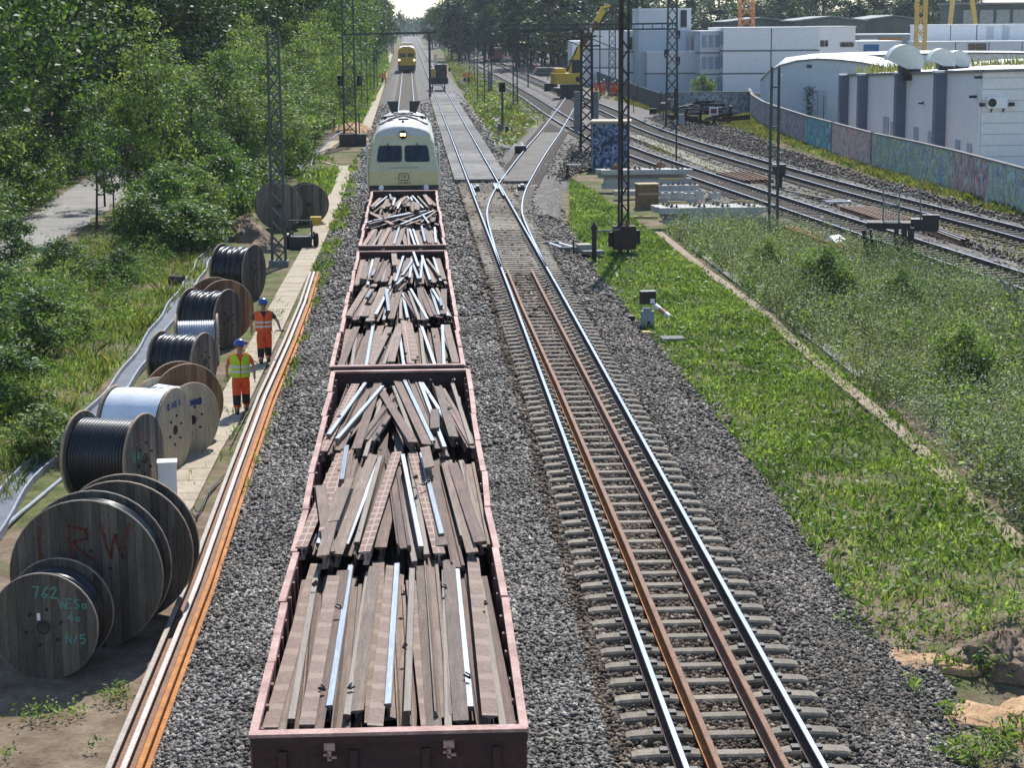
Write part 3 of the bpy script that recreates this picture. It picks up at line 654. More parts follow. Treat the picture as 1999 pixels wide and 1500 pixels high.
    em = flat('DB', .16, m_ltr, 'emblem', t, Matrix.Translation((0, -.006, 1.755)) @ Rt)
    mb = MB(); ro = [];
    for r_, off in ((1.0, 0), (.86, 0)):
        for i in range(24):
            a = 2*math.pi*i/24; c, s_ = math.cos(a), math.sin(a); ro.append((.225*r_*math.copysign(abs(c)**.5, c), -.008, 1.75+.135*(r_ if r_ == 1 else .82)*math.copysign(abs(s_)**.5, s_)))
    mb.add(ro, [(i, (i+1) % 24, 24+(i+1) % 24, 24+i) for i in range(24)]); mb.build('emblem_ring', m_ltr, t)
    mb = MB(); mb.box((0, -.004, 2.08), (1.25, .008, .012), 0); mb.build('trim_line', m_ltr, t)
    mb = MB(); mb.box((0, .2, 1.2), (2.9, .5, .5)); mb.box((0, 1.0, .6), (2.3, 1.2, .6)); mb.build('buffer_beam', m_black, t)
    for s in (-1, 1):
        mb = MB(); mb.tube([(s*.875, 0, 1.02), (s*.875, -.42, 1.02)], .10, 12); mb.lathe([(0, 0), (.25, 0), (.25, .05), (0, .05)], 20, 0, 'Y', (s*.875, -.47, 1.02), False); mb.build('buffer', mat('buffer_worn', [(.12, .11, .09), (.35, .32, .25)], 4), t)
        mb = MB(); mb.lathe([(0, 0), (.11, 0), (.11, .05), (0, .06)], 14, 0, 'Y', (s*.95, -.06, 1.36)); mb.build('marker_lamp', m_white, t)
        mb = MB(); mb.tube([(s*1.44, .25, 1.3), (s*1.53, .32, 1.3), (s*1.53, .72, 2.9), (s*1.44, .8, 2.95)], .022, 6); mb.tube([(s*1.53, 1.4, 1.2), (s*1.53, 1.4, 2.9)], .02, 6); mb.build('handrail', m_white, t)
        mb = MB(); mb.box((s*1.505, 1.05, 2.0), (.02, .62, 1.75)); mb.build('side_door', m_cream, t)
        # exhaust deflectors standing on the roof
        mb = MB(); x = s*.42; yb = 11.9
        mb.add([(x-.14, yb, 3.50), (x+.14, yb, 3.50), (x+.27*1+s*.12, yb+.1, 4.02), (x-.27+s*.12, yb+.1, 4.02), (x-.14, yb+.5, 3.5), (x+.14, yb+.5, 3.5), (x+.27+s*.12, yb+.5, 4.02), (x-.27+s*.12, yb+.5, 4.02)], [(0, 1, 2, 3), (5, 4, 7, 6), (4, 0, 3, 7), (1, 5, 6, 2), (0, 4, 5, 1)])
        mb.build('exhaust_stack', m_black, t)
        mb = MB(); mb.bar((s*.15, 5.2, 3.70), (s*.62, 4.4, 3.62), .09, .06); mb.bar((s*.62, 4.4, 3.60), (s*1.05, 3.7, 3.46), .09, .06); mb.bar((s*.1, 7.4, 3.70), (s*.8, 6.4, 3.62), .08, .06); mb.build('roof_strip', m_dark, t)
        mb = MB(); mb.box((s*.85, 8.2, 3.52), (.16, .3, .14)); mb.box((s*1.0, 10, 3.42), (.12, .3, .14)); mb.build('roof_bracket', m_dark, t)
    for c_, d_ in (((0, 6.0, 3.69), (.75, .5, .05)), ((0, 8.4, 3.68), (.9, .9, .07)), ((-.55, 3.7, 3.60), (.34, .16, .06))): mb = MB(); mb.box(c_, d_); mb.build('roof_grille', m_dark, t)
    mb = MB(); mb.lathe([(.19, 0), (.23, 0), (.23, .06), (.19, .06), (.19, 0)], 20, 0, 'Z', (0.02, 3.1, 3.64)); mb.build('roof_hatch', m_dark, t)
    mb = MB(); mb.tube([(0, 1.75, 3.58), (0, 1.5, 3.66)], .05, 8); mb.tube([(0, 1.62, 3.6), (.34, 1.62, 3.58)], .03, 8); mb.build('horn', m_dark, t)
    mb = MB(); mb.box((0, L/2, .55), (2.4, L-1, .6)); mb.build('underframe', m_black, t)
    for yb in (3.2, L-3.2):
        mb = MB()
        for dy in (-1.4, 1.4):
            for s in (-1, 1): mb.lathe([(0, s*.75-.06), (.5, s*.75-.06), (.5, s*.75+.06), (0, s*.75+.06)], 20, 0, 'X', (0, yb+dy, .5), False)
        for s in (-1, 1): mb.box((s*1.05, yb, .55), (.12, 3.6, .4))
        mb.build('bogie', m_dark, t)
    t.scale = (.945, 1, 1.115); return t
loco()
# ------------------------------------------------------------------ loose stones on the beds
BX = np.array([-5.0, -4.35, -3.75, -0.9, -0.2, 0.5, 0.8, 3.2, 3.5, 4.1, 5.1]); BZ = np.array([-.62, -.40, -.235, -.225, -.25, -.235, -.285, -.285, -.25, -.33, -.62])
def bedz(x, y): return np.interp(x-1.63-np.where(y > 60, -.0018*(y-60), 0), BX, BZ)
def stones(name, x0, x1, skip, material, label, rg):
    Ps, Ss = [], []
    for ya, yb, dens, s0, s1 in ((17.2, 27, 760, .03, .066), (27, 38, 480, .038, .074), (38, 56, 210, .05, .09), (56, 84, 80, .07, .12), (84, 125, 40, .08, .14), (125, 210, 12, .12, .2)):
        n = int((x1-x0)*(yb-ya)*dens); x = rg.uniform(x0, x1, n); y = rg.uniform(ya, yb, n)
        keep = ~((x > skip[0]) & (x < skip[1])) & (rg.uniform(size=n) < .55+.45*vnoise(x, y, .8, 5))
        x, y = x[keep], y[keep]; edge = (x < -3.35) | (x > 6.0); keep = ~edge | (rg.uniform(size=len(x)) < .55); x, y = x[keep], y[keep]
        s = rg.uniform(s0, s1, len(x)); Ps.append(np.stack([x, y, np.maximum(bedz(x, y), GZ-.02)+s*np.where(np.abs(x-3.62) < 1.4, rg.uniform(0, .6, len(x)), .12)], 1)); Ss.append(s)
    V, F = stone_geo(np.concatenate(Ps), np.concatenate(Ss), rg)
    link(name, npmesh(name, V, F, material), label=label, kind='stuff')
stones('ballast_stones', -3.55, 2.15, (-1.5, .8), m_stone, 'broken grey ballast stones beside the wagons', np.random.default_rng(21))
stones('ballast_stones', 4.85, 6.9, (99, 99), m_stoned, 'dusty ballast stones down the right shoulder of the straight track', np.random.default_rng(22))
stones('ballast_stones', 2.15, 4.85, (99, 99), m_stoneb, 'rust browned ballast stones between the sleepers of the straight track', np.random.default_rng(24))

yp = pxpoly([(1130, 335), (1190, 322), (1560, 470), (1999, 640), (2150, 640), (1999, 432), (1700, 350), (1520, 290), (1420, 240), (1300, 222), (1240, 240), (1150, 262), (1060, 300), (1040, 345), (1090, 360)], -.4)
_r = np.random.default_rng(23); _x, _y = sample(yp, 30, _r); _s = _r.uniform(.06, .125, len(_x)); V, F = stone_geo(np.stack([_x, _y, -.42+_r.uniform(-.02, .2, len(_x))], 1), _s, _r)
link('ballast_stones', npmesh('ballast_stones', V, F, m_stoned), label='brown stones scattered over the yard around the hut and the yard tracks', kind='stuff')
# ------------------------------------------------------------------ leaves and grass
G_BRIGHT = [(0.055, 0.092, 0.024), (0.115, 0.17, 0.046), (0.195, 0.255, 0.085), (0.34, 0.38, 0.19)]
G_MID = [(0.03, 0.06, 0.016), (0.065, 0.12, 0.03), (0.115, 0.185, 0.05), (0.19, 0.26, 0.09)]
G_DARK = [(0.012, 0.026, 0.010), (0.027, 0.052, 0.018), (0.05, 0.084, 0.03), (0.092, 0.135, 0.052)]
G_GREY = [(0.05, 0.07, 0.034), (0.11, 0.14, 0.075), (0.205, 0.235, 0.15), (0.44, 0.46, 0.36)]
big = (0.35, (0.65, 0.7, 0.6), (1.2, 1.15, 1.0))
m_lfb = island_mat('leaf_bright', G_BRIGHT, None, 0.58, 0.32, 0.42, big=big)
m_lfm = island_mat('leaf_mid', G_MID, None, 0.56, 0.32, 0.38, big=big)
m_lfd = island_mat('leaf_dark', G_DARK, None, 0.55, 0.32, 0.32, big=(0.2, (.6, .65, .6), (1.2, 1.15, 1.05)))
m_lfg = island_mat('leaf_grey_green', G_GREY, None, 0.6, 0.3, 0.32, big=big)
m_dry = island_mat('dry_grass', [(0.09, 0.10, 0.03), (0.17, 0.17, 0.06), (0.27, 0.235, 0.115), (0.36, 0.30, 0.16)], None, 0.7, 0.2, 0.3, big=big)
m_flower = island_mat('white_flecks', [(0.45, 0.47, 0.40), (0.75, 0.75, 0.70)], None, 0.7, 0.2, 0.2)
m_bark = mat('bark', [(0.035, 0.028, 0.022), (0.085, 0.07, 0.055)], 5, 0.9, 0, 0.5, stretch=(1, 1, .25))

def stuff(name, geos, material, label):
    Vs, Fs, o = [], [], 0
    for V, F in geos: Vs.append(V); Fs.append(F+o); o += len(V)
    return link(name, npmesh(name, np.concatenate(Vs), np.concatenate(Fs), material), label=label, kind='stuff')
def ground_pts(poly, dens, rg, fall=None):
    x, y = sample(poly, dens, rg, fall); return np.stack([x, y, gz(x, y)], 1)
patch = lambda s, sd, lo: (lambda x, y: np.clip((vnoise(x, y, s, sd)*.65+vnoise(x, y, s*.35, sd+1)*.35-lo)/.25, 0, 1))
rg = np.random.default_rng(31)
R1 = pxpoly([(1112, 345), (1112, 440), (1175, 548), (1300, 690), (1430, 850), (1540, 1010), (1640, 1165), (1690, 1262), (1800, 1290), (2080, 1330), (2080, 1120), (1985, 1050), (1900, 962), (1750, 802), (1600, 690), (1450, 588), (1350, 510), (1280, 458), (1225, 420), (1190, 395)])
def r1fall(x, y):
    f = .35+.65*patch(1.1, 3, .3)(x, y)
    return np.where((y < 28.5) & (x > 6.2), f*.4*np.clip((y-24.0)/4.5, .12, 1), f)
def split(P, d): return P[P[:, 1] < d], P[P[:, 1] >= d]
P = ground_pts(R1, 230, rg, r1fall); n_, f_ = split(P, 60)
gA = blade_geo(P, rg.uniform(.05, .20, len(P)), .006+.00022*P[:, 1], .5, rg)
stuff('grass', [gA], m_lfb, 'short bright grass between the ballast and the trodden path')
P = ground_pts(R1, 95, rg, r1fall); P[:, 2] += rg.uniform(.01, .15, len(P))
stuff('weeds', [leaf_geo(P, rg.uniform(.04, .2, len(P))*rg.uniform(.6, 1, len(P)), 1.3, .55, rg)], m_lfb, 'low broad leaved weeds in the short grass beside the ballast')
P = ground_pts(R1, 30, rg, lambda x, y: patch(2.2, 8, .5)(x, y)*np.where(y < 27, .2, 1)); P[:, 2] += rg.uniform(.02, .2, len(P))
stuff('weeds', [leaf_geo(P, rg.uniform(.08, .22, len(P)), 1.6, .42, rg)], m_lfm, 'darker dock and plantain patches in the short grass')
# ragged edge where the weeds creep into the ballast
E1 = pxpoly([(1100, 420), (1170, 560), (1290, 705), (1420, 870), (1520, 1020), (1620, 1180), (1690, 1290), (1600, 1180), (1480, 990), (1380, 830), (1260, 690), (1130, 530)])
# rough tall weeds beyond the path
R2 = pxpoly([(1300, 452), (1400, 440), (1500, 440), (1640, 487), (1800, 530), (1999, 600), (2200, 680), (2200, 1190), (2040, 1070), (1925, 960), (1800, 845), (1660, 735), (1500, 610), (1385, 510)])
def clump(P, n, spread, hmin, hmax, rg, hh=None):
    Q = np.repeat(P, n, 0); H = rg.uniform(hmin, hmax, len(P)) if hh is None else hh
    t = rg.uniform(.1, 1, len(Q)); Q = Q+np.stack([rg.normal(0, spread, len(Q)), rg.normal(0, spread, len(Q)), np.repeat(H, n)*t], 1); return Q
hmap = lambda x, y: (.15+1.25*np.clip(vnoise(x, y, 2.0, 12)*1.5-.3, 0, 1))*np.where(y > 74, .55, 1)
P = ground_pts(R2, 32, rg); Q = clump(P, 15, .10, 0, 1, rg, hmap(P[:, 0], P[:, 1]))
stuff('weeds', [leaf_geo(Q, rg.uniform(.035, .10, len(Q)), .5, .38, rg)], m_lfg, 'tall grey green weeds filling the triangle between path and yard track')
P = ground_pts(R2, 30, rg, patch(2.5, 15, .35)); stuff('grass', [blade_geo(P, rg.uniform(.2, .75, len(P)), .005+.00015*P[:, 1], .28, rg)], m_dry, 'dry yellowish grass stalks among the tall weeds')
P = ground_pts(R2, 9, rg, patch(1.8, 95, .3)); Q = clump(P, 26, .10, .6, 1.35, rg); stuff('weeds', [leaf_geo(Q, rg.uniform(.05, .12, len(Q)), .3, .32, rg)], m_lfg, 'tallest grey green weed stalks standing out of the weed field')
P = ground_pts(R2, 40, rg, patch(3.0, 18, .42)); Q = clump(P, 8, .15, .1, .7, rg)
stuff('weeds', [leaf_geo(Q, rg.uniform(.05, .14, len(Q)), .9, .45, rg)], m_lfb, 'fresh green plants among the tall grey weeds')
P = ground_pts(R2, 16, rg, patch(2.8, 25, .42)); Q = clump(P, 9, .2, .4, .95, rg)
stuff('flower_heads', [leaf_geo(Q, rg.uniform(.025, .06, len(Q)), 1.2, .9, rg)], m_flower, 'tiny white flower heads over the tall weeds')
def mounds(poly, dens, h0, h1, r0, r1, per, ls, rg, fall=None):
    x, y = sample(poly, dens, rg, fall); n = len(x); h = rg.uniform(h0, h1, n)*np.where(y > 72, .6, 1); r = rg.uniform(r0, r1, n); z = gz(x, y)
    a = rg.uniform(0, 2*np.pi, (n, per)); u = rg.uniform(0, 1, (n, per)); q = np.sqrt(u)*rg.uniform(.75, 1.05, (n, per))
    P = np.stack([x[:, None]+r[:, None]*q*np.cos(a), y[:, None]+r[:, None]*q*np.sin(a), z[:, None]+h[:, None]*(1-u)**.5*rg.uniform(.55, 1.15, (n, per))], 2).reshape(-1, 3)
    N = np.stack([q*np.cos(a), q*np.sin(a), .8+0*a], 2).reshape(-1, 3); return leaf_geo(P, rg.uniform(ls*.5, ls*1.5, len(P)), .2, .4, rg, N)
stuff('weeds', [mounds(R2, .9, .5, 1.15, .25, .6, 110, .11, rg, patch(3, 101, .3))], m_lfg, 'grey green leafy mounds in the weed field beyond the path')
stuff('weeds', [mounds(R2, .55, .4, 1.0, .25, .55, 110, .12, rg, patch(3.4, 111, .4))], m_lfb, 'fresh green leafy mounds in the weed field beyond the path')
stuff('weeds', [mounds(R2, .45, .4, 1.0, .25, .6, 120, .11, rg, patch(2.6, 121, .42))], m_lfm, 'dark green leafy mounds in the weed field beyond the path')
FL = pxpoly([(1340, 470), (1460, 560), (1560, 640), (1680, 730), (1830, 850), (1960, 955), (2040, 1010), (2040, 960), (1900, 840), (1760, 720), (1640, 640), (1540, 590), (1430, 510)])
P = ground_pts(FL, 46, rg, patch(1.2, 131, .3)); Q = clump(P, 7, .15, .05, .5, rg)
stuff('flower_heads', [leaf_geo(Q, rg.uniform(.03, .07, len(Q)), 1.2, .9, rg)], m_flower, 'drift of small white flowers along the right side of the trodden path')
# yard strips
Y = [pxpoly(p, -.44) for p in ([(1380, 470), (1560, 452), (1760, 560), (1999, 640), (1999, 600), (1800, 530)], [(1560, 392), (1660, 392), (1999, 520), (1999, 485), (1750, 410), (1600, 375)],
     [(1280, 300), (1420, 355), (1440, 345), (1260, 275), (1235, 270)], [(1400, 245), (1540, 285), (1700, 345), (1960, 420), (1999, 424), (1999, 415), (1700, 330), (1560, 280), (1475, 215)],
     [(1200, 195), (1330, 235), (1470, 262), (1475, 240), (1400, 232), (1310, 215), (1235, 180)])]
V2 = []
for p in Y:
    P = ground_pts(p, 40, rg, patch(2.0, 33, .2)); P[:, 2] = -.40; V2.append(blade_geo(P, rg.uniform(.1, .35, len(P)), .02+.0002*P[:, 1], .5, rg))
stuff('grass', V2, m_dry, 'thin dry grass strips between the yard tracks')
V2 = []
for p in Y:
    P = ground_pts(p, 34, rg, patch(2.6, 41, .35)); P[:, 2] = -.40+rg.uniform(0, .15, len(P)); V2.append(leaf_geo(P, rg.uniform(.12, .25, len(P)), 1.0, .5, rg))
stuff('weeds', V2, m_lfb, 'green weeds in strips between the yard tracks')
# island between the straight track and the yard tracks, left of the switch branch
ISL = [pxpoly(p, -.45) for p in ([(905, 190), (960, 150), (985, 165), (1040, 210), (1075, 240), (1050, 252), (1010, 285), (975, 300), (950, 255)], [(850, 84), (905, 118), (960, 152), (930, 190), (895, 170), (868, 110)])]
V2, V3 = [], []
for p in ISL:
    P = ground_pts(p, 18, rg, patch(5, 51, .3)); P[:, 2] = -.5; V2.append(blade_geo(P, rg.uniform(.2, .5, len(P)), .05, .4, rg))
    P = ground_pts(p, 10, rg, patch(6, 55, .42)); P[:, 2] = -.45+rg.uniform(0, .4, len(P)); V3.append(leaf_geo(P, rg.uniform(.2, .42, len(P)), 1.0, .55, rg))
stuff('grass', V2, m_dry, 'pale grass on the island between the straight track and the yard'); stuff('weeds', V3, m_lfb, 'green weeds on the island left of the switch branch')
# left side
L1 = pxpoly([(-150, 1030), (30, 980), (160, 800), (300, 640), (400, 540), (470, 430), (380, 420), (240, 470), (100, 520), (-150, 600)], -.55)
P = ground_pts(L1, 34, rg, patch(1.5, 61, .35)); stuff('grass', [blade_geo(P, rg.uniform(.1, .45, len(P)), .008+.0002*P[:, 1], .45, rg)], m_dry, 'rough grass on the bank left of the long silver duct')
LB = pxpoly([(-150, 980), (20, 900), (120, 790), (190, 680), (290, 560), (380, 450), (440, 415), (380, 405), (240, 450), (100, 505), (-150, 580)], -.55)
stuff('undergrowth', [mounds(LB, .75, .4, 1.3, .35, .8, 230, .085, rg, patch(3, 141, .3))], m_lfb, 'bright leafy undergrowth on the bank left of the drums')
stuff('undergrowth', [mounds(LB, .5, .4, 1.2, .35, .8, 230, .085, rg, patch(3, 151, .4))], m_lfm, 'darker brambles on the bank left of the drums')
P = ground_pts(L1, 120, rg, patch(1.4, 161, .32)); stuff('grass', [blade_geo(P, rg.uniform(.05, .26, len(P)), .008+.0002*P[:, 1], .5, rg)], m_lfb, 'fresh grass between the bank bushes and the silver duct')
L2 = pxpoly([(500, 560), (560, 600), (455, 880), (380, 960), (350, 930), (440, 740), (520, 590)], -.55)
P = ground_pts(L2, 110, rg, patch(.9, 71, .45)); stuff('grass', [blade_geo(P, rg.uniform(.05, .2, len(P)), .012, .5, rg)], m_lfb, 'thin grass between the drums and the slab path')
L3 = pxpoly([(680, 330), (700, 300), (690, 400), (640, 560), (560, 790), (480, 960), (455, 1010), (540, 760), (600, 560), (650, 420)], -.5)
P = ground_pts(L3, 90, rg, patch(1.1, 75, .42)); P[:, 2] = np.maximum(P[:, 2], bedz(P[:, 0], P[:, 1])); stuff('grass', [blade_geo(P, rg.uniform(.06, .25, len(P)), .014+.0002*P[:, 1], .5, rg)], m_lfb, 'weedy strip between the slab path and the wagon ballast')
L4 = pxpoly([(560, 330), (600, 300), (650, 310), (664, 335), (640, 390), (600, 380), (580, 350)], -.5)
L5 = pxpoly([(640, 240), (690, 170), (735, 110), (755, 95), (760, 130), (735, 190), (700, 250)], -.5)
V2 = []
for p in (L4, L5):
    P = ground_pts(p, 24, rg, patch(3, 81, .3)); V2.append(blade_geo(P, rg.uniform(.1, .4, len(P)), .03+.0002*P[:, 1], .5, rg))
stuff('grass', V2, m_lfb, 'green verge on both sides of the slab path beyond the drums')
# little plants in the bare soil at the near left
V2 = []
for px, py, r_, k in ((225, 1372, .22, 110), (240, 1355, .15, 60), (70, 1405, .25, 90), (130, 1395, .25, 90), (500, 905, .15, 40), (180, 1465, .12, 30), (15, 1480, .2, 40)):
    c = at(px, py, GZ); Q = np.stack([rg.normal(c.x, r_*.6, k), rg.normal(c.y, r_*.6, k), GZ+rg.uniform(.02, .18, k)], 1); V2.append(leaf_geo(Q, rg.uniform(.04, .1, k), 1.0, .4, rg))
stuff('weeds', V2, m_lfb, 'small green plants in the bare soil in front of the drums')
V2 = []
for px, py, r_, k in ((1900, 1250, .3, 160), (1935, 1285, .25, 120), (1790, 1120, .3, 120), (1950, 1480, .35, 260), (1880, 1500, .3, 200), (1990, 1440, .3, 200), (1860, 1400, .15, 60), (1740, 1230, .18, 70), (1780, 1360, .12, 40), (1650, 1240, .12, 40), (1930, 1300, .3, 150), (1980, 1250, .35, 200), (1770, 1265, .2, 60), (1850, 1300, .25, 90), (1820, 1240, .3, 120), (1900, 1180, .35, 160)):
    c = at(px, py, GZ); Q = np.stack([rg.normal(c.x, r_*.6, k), rg.normal(c.y, r_*.6, k), gz(np.full(k, c.x), np.full(k, c.y))+rg.uniform(.02, .3, k)], 1); V2.append(leaf_geo(Q, rg.uniform(.06, .16, k), .6, .3, rg))
stuff('weeds', V2, m_lfb, 'leafy tufts around the sandy hollow at the near right')

# sand and soil heaps
def heap(name, c, rx, ry, h, material, label, cat='soil heap', seed=0, rough=.25):
    r2 = np.random.default_rng(seed); n, k = 44, 20; V, F = [], []
    for i in range(k+1):
        t = i/k
        for j in range(n):
            a = 2*math.pi*j/n; q = 1+.22*math.sin(3*a+seed)+.12*math.sin(7*a+2*seed); z = h*(1-t**1.6)*(1+rough*(r2.uniform()-.5))-(.06 if t > .95 else 0)
            jx = 1+r2.normal(0, .05); V.append((rx*q*t*jx*math.cos(a), ry*q*t*jx*math.sin(a), z+(r2.normal(0, .035)*min(1, h*2) if t < .97 else -.05)))
    for i in range(k):
        for j in range(n): F.append((i*n+j, i*n+(j+1) % n, (i+1)*n+(j+1) % n, (i+1)*n+j))
    me = npmesh(name, np.array(V), np.array(F), material); me.polygons.foreach_set('use_smooth', [True]*len(F))
    return link(name, me, None, c, label=label, category=cat)
m_sand = mat('orange_sand', [(0.34, 0.2, 0.1), (0.50, 0.32, 0.18)], 3, 0.95, 0, 0.5, fine=0.3)
m_earth = mat('brown_earth', [(0.16, 0.11, 0.075), (0.30, 0.215, 0.15)], 3, 0.95, 0, 0.5, fine=0.35)
heap('sand_patch', at(1745, 1290, GZ-.02), 1.0, .6, .07, m_sand, 'flat orange sand patch at the edge of the dark ballast', 'sand', 3)
heap('sand_heap', at(1960, 1290, GZ-.05), .7, .75, .38, m_earth, 'brown earth bank above the hollow at the near right', 'soil heap', 5)
heap('sand_patch', at(1985, 1420, GZ-.05), .9, 1.1, .14, m_sand, 'orange sand below the brown earth bank at the near right', 'sand', 6)
heap('sand_patch', at(1850, 1200, GZ-.03), .6, .5, .10, m_earth, 'bare brown soil in the grass above the orange sand', 'sand', 9)
heap('sand_heap', at(480, 470, GZ-.05), 1.15, 1.5, .95, m_earth, 'brown earth heap behind the lattice mast, beside the dark drums', 'soil heap', 4)
heap('sand_heap', at(515, 492, GZ-.05), .8, 1.0, .5, m_earth, 'small earth heap right beside the foot of the lattice mast', 'soil heap', 8)
heap('sand_heap', at(690, 258, GZ-.05), 1.5, 4.5, .75, m_sand, 'orange sand heap behind the mast base beside the locomotive', 'soil heap', 12)
heap('sand_patch', at(700, 275, GZ-.03), 1.1, 4.0, .2, m_sand, 'dug out orange sand between the mast base and the track', 'sand', 14)

# paths
mb = MB(); pl = [at(a, b, -.545) for a, b in [(330, 1010), (400, 880), (450, 800), (560, 580), (612, 480), (650, 395), (668, 352), (672, 325)]]
m_path = mat('slab_path', [(0.33, 0.27, 0.19), (0.46, 0.39, 0.29)], 1.5, 0.9, 0, 0.2, fine=0.25)
def slab_path(pts, hw, t=.5, w_=0):
    mb = MB(); k = 0
    sp = spline(pts, .25); acc = 0; i0 = 0
    for i in range(1, len(sp)):
        acc += (sp[i]-sp[i-1]).length
        if acc >= t:
            a, b = sp[i0], sp[i]; d = (b-a); c = (a+b)/2
            mb.box((c.x, c.y, c.z+.03+.008*random.random()), (hw*2, d.length-.012, .06), 0, math.atan2(d.y, d.x)-math.pi/2+random.uniform(-.01, .01)); i0 = i; acc = 0
    return mb
struct('path', slab_path(pl, .36), m_path)
struct('path', slab_path([at(a, b, -.545) for a, b in [(664, 326), (640, 320), (618, 315)]], .1, .5), m_path)
struct('path', slab_path([at(a, b, -.545) for a, b in [(614, 308), (632, 293), (655, 276)]], .38, 1.0), m_path)
struct('path', slab_path([at(a, b, -.50) for a, b in [(715, 250), (725, 222), (738, 185), (747, 158), (757, 125), (765, 100)]], .42, 2.0), m_path)
tr = [at(a, b, -.545) for a, b in [(1285, 455), (1370, 525), (1480, 605), (1560, 680), (1660, 765), (1760, 850), (1860, 945), (1950, 1030), (2030, 1110)]]
struct('footpath', slab_path(tr, .16, 1.1), mat('trodden_path', [(0.26, 0.19, 0.13), (0.38, 0.295, 0.215)], 2, 0.95, 0, 0.3, fine=0.3))
tr2 = [at(a, b, -.545) for a, b in [(1318, 455), (1420, 535), (1520, 610), (1610, 680), (1700, 752), (1790, 830), (1880, 905), (1960, 975)]]
struct('path', slab_path(tr2[:5], .17, .9), mat('pale_strip', [(0.3, 0.29, 0.25), (0.46, 0.45, 0.4)], 2, 0.95, 0, 0.3, fine=0.4))
tr3 = [at(a, b, -.26) for a, b in [(1236, 265), (1300, 290), (1370, 320), (1440, 345)]]
struct('path', slab_path(tr3, .45, 3), mat('yard_strip', [(0.2, 0.18, 0.15), (0.33, 0.3, 0.26)], 1, 0.95, 0, 0.3, fine=0.35))
mb = MB(); rd = spline([at(a, b, -.53) for a, b in [(-120, 560), (0, 492), (90, 440), (150, 403), (205, 362), (240, 338), (262, 315)]], 1.0)
mb.sweep([(-1.75, -.04), (-1.5, .02), (0, .05), (1.5, .02), (1.75, -.04)], rd, closed=False, smooth=True)
struct('road', mb, mat('gravel_road', [(0.20, 0.19, 0.172), (0.30, 0.288, 0.268)], .7, 0.95, 0, 0.25, fine=0.2, world=True))

# ------------------------------------------------------------------ trees
def crown_geo(seed, H, R, z0, nleaf, ls, nclump, flatness=1.0, up=.7):
    r = np.random.default_rng(seed); c = []
    while len(c) < nclump:
        p = r.normal(size=3); p /= np.linalg.norm(p); q = r.uniform(.35, 1.0)**.6
        zz = p[2]*q*.5+.5; wd = (1-abs(2*zz-.85)**2.2*.75)
        c.append((p[0]*q*R*max(wd, .15), p[1]*q*R*max(wd, .15), z0+(H-z0)*zz))
    c = np.array(c); per = nleaf//nclump; Q = np.repeat(c, per, 0); sg = R*r.uniform(.10, .22, nclump).repeat(per)[:, None]
    Q = Q+r.normal(size=Q.shape)*sg*np.array([1, 1, .7*flatness])
    out = Q-np.array([0, 0, z0+(H-z0)*.45]); return leaf_geo(Q, r.uniform(.45, 1.5, len(Q))*ls, up, .55, r, unit(out)*.6), c
def tree_mesh(seed, H, R, z0, nleaf, ls, nclump, material, tr=.18, flatness=1.0):
    (V, F), c = crown_geo(seed, H, R, z0, nleaf, ls, nclump, flatness)
    crown = npmesh('crown', V, F, material); r = random.Random(seed); mb = MB()
    top = Vector((r.uniform(-.3, .3), r.uniform(-.3, .3), H*.8)); ax = [Vector((0, 0, -.2)), Vector((r.uniform(-.15, .15), r.uniform(-.15, .15), H*.3)), Vector((top.x*.7, top.y*.7, H*.55)), top]
    mb.tube(ax, [tr, tr*.75, tr*.5, tr*.12], 7)
    for k in range(min(9, nclump)):
        e = Vector(c[k*(nclump//min(9, nclump))]); s = ax[1].lerp(ax[2], min(1, max(0, (e.z*.75-ax[1].z)/(ax[2].z-ax[1].z))))
        mb.tube([s, s.lerp(e, .5)+Vector((0, 0, .15*R*.3)), e], [tr*.35, tr*.22, tr*.06], 5)
    return mb.mesh('trunk', m_bark), crown
def plant_tree(var, loc, scale, rz, name, label, cat, group):
    t = thing(name, loc, label, cat, group, rz); t.scale = (scale[0], scale[0], scale[1])
    link('trunk', var[0], t); link('crown', var[1], t); return t
BIG = [tree_mesh(100+i, 17+2*(i % 3), 4.0+.35*i, 2.0+.6*(i % 2), 9000, .30, 60, (m_lfd, m_lfm, m_lfd, m_lfm)[i]) for i in range(4)]
EDGE = [tree_mesh(120+i, 9+1.2*i, 2.5+.2*i, .8, 7500, .20, 55, (m_lfm, m_lfm, m_lfb)[i], .12) for i in range(3)]
THIN = [tree_mesh(140+i, 7.5, 1.3, 1.6, 1800, .17, 34, m_lfm, .06) for i in range(2)]
SHRUB = [tree_mesh(160+i, 2.2+.3*i, 1.3, .05, 5200, .13, 40, (m_lfm, m_lfb, m_lfm)[i], .05) for i in range(3)]
FAR = [tree_mesh(180+i, 16+2*i, 4.6, 1.5, 3600, .6, 46, m_lfd, .25) for i in range(3)]
rt = random.Random(5)
def edge(y): return -7.6 - (0.0 if y > 150 else (150-y)*.012)
def visible(x, y): return x > -.218*y-4.5
roadx = lambda y: -13.9-(y-75)*.066
n_big = 0
# tall wood: rows further from the track are taller
for y in np.arange(112, 330, 6.6):
    x = edge(y)-2.4
    k = 0
    while x > -.215*y-6 and k < 4:
        xx, yy = x+rt.uniform(-1.2, 1.2), y+rt.uniform(-1.8, 1.8); onroad = yy < 128 and abs(xx-roadx(yy)) < 4.6
        if visible(xx, yy) and not onroad and not (k == 0 and y < 175):
            plant_tree(rt.choice(BIG), (xx, yy, GZ), (rt.uniform(.8, 1.15), rt.uniform(.85, 1.2)), rt.uniform(0, 6.3), 'deciduous_tree', 'tall deciduous tree in the dense wood left of the tracks', 'tree', 'tall trees of the wood left of the tracks'); n_big += 1
        x -= rt.uniform(5.4, 7.0); k += 1
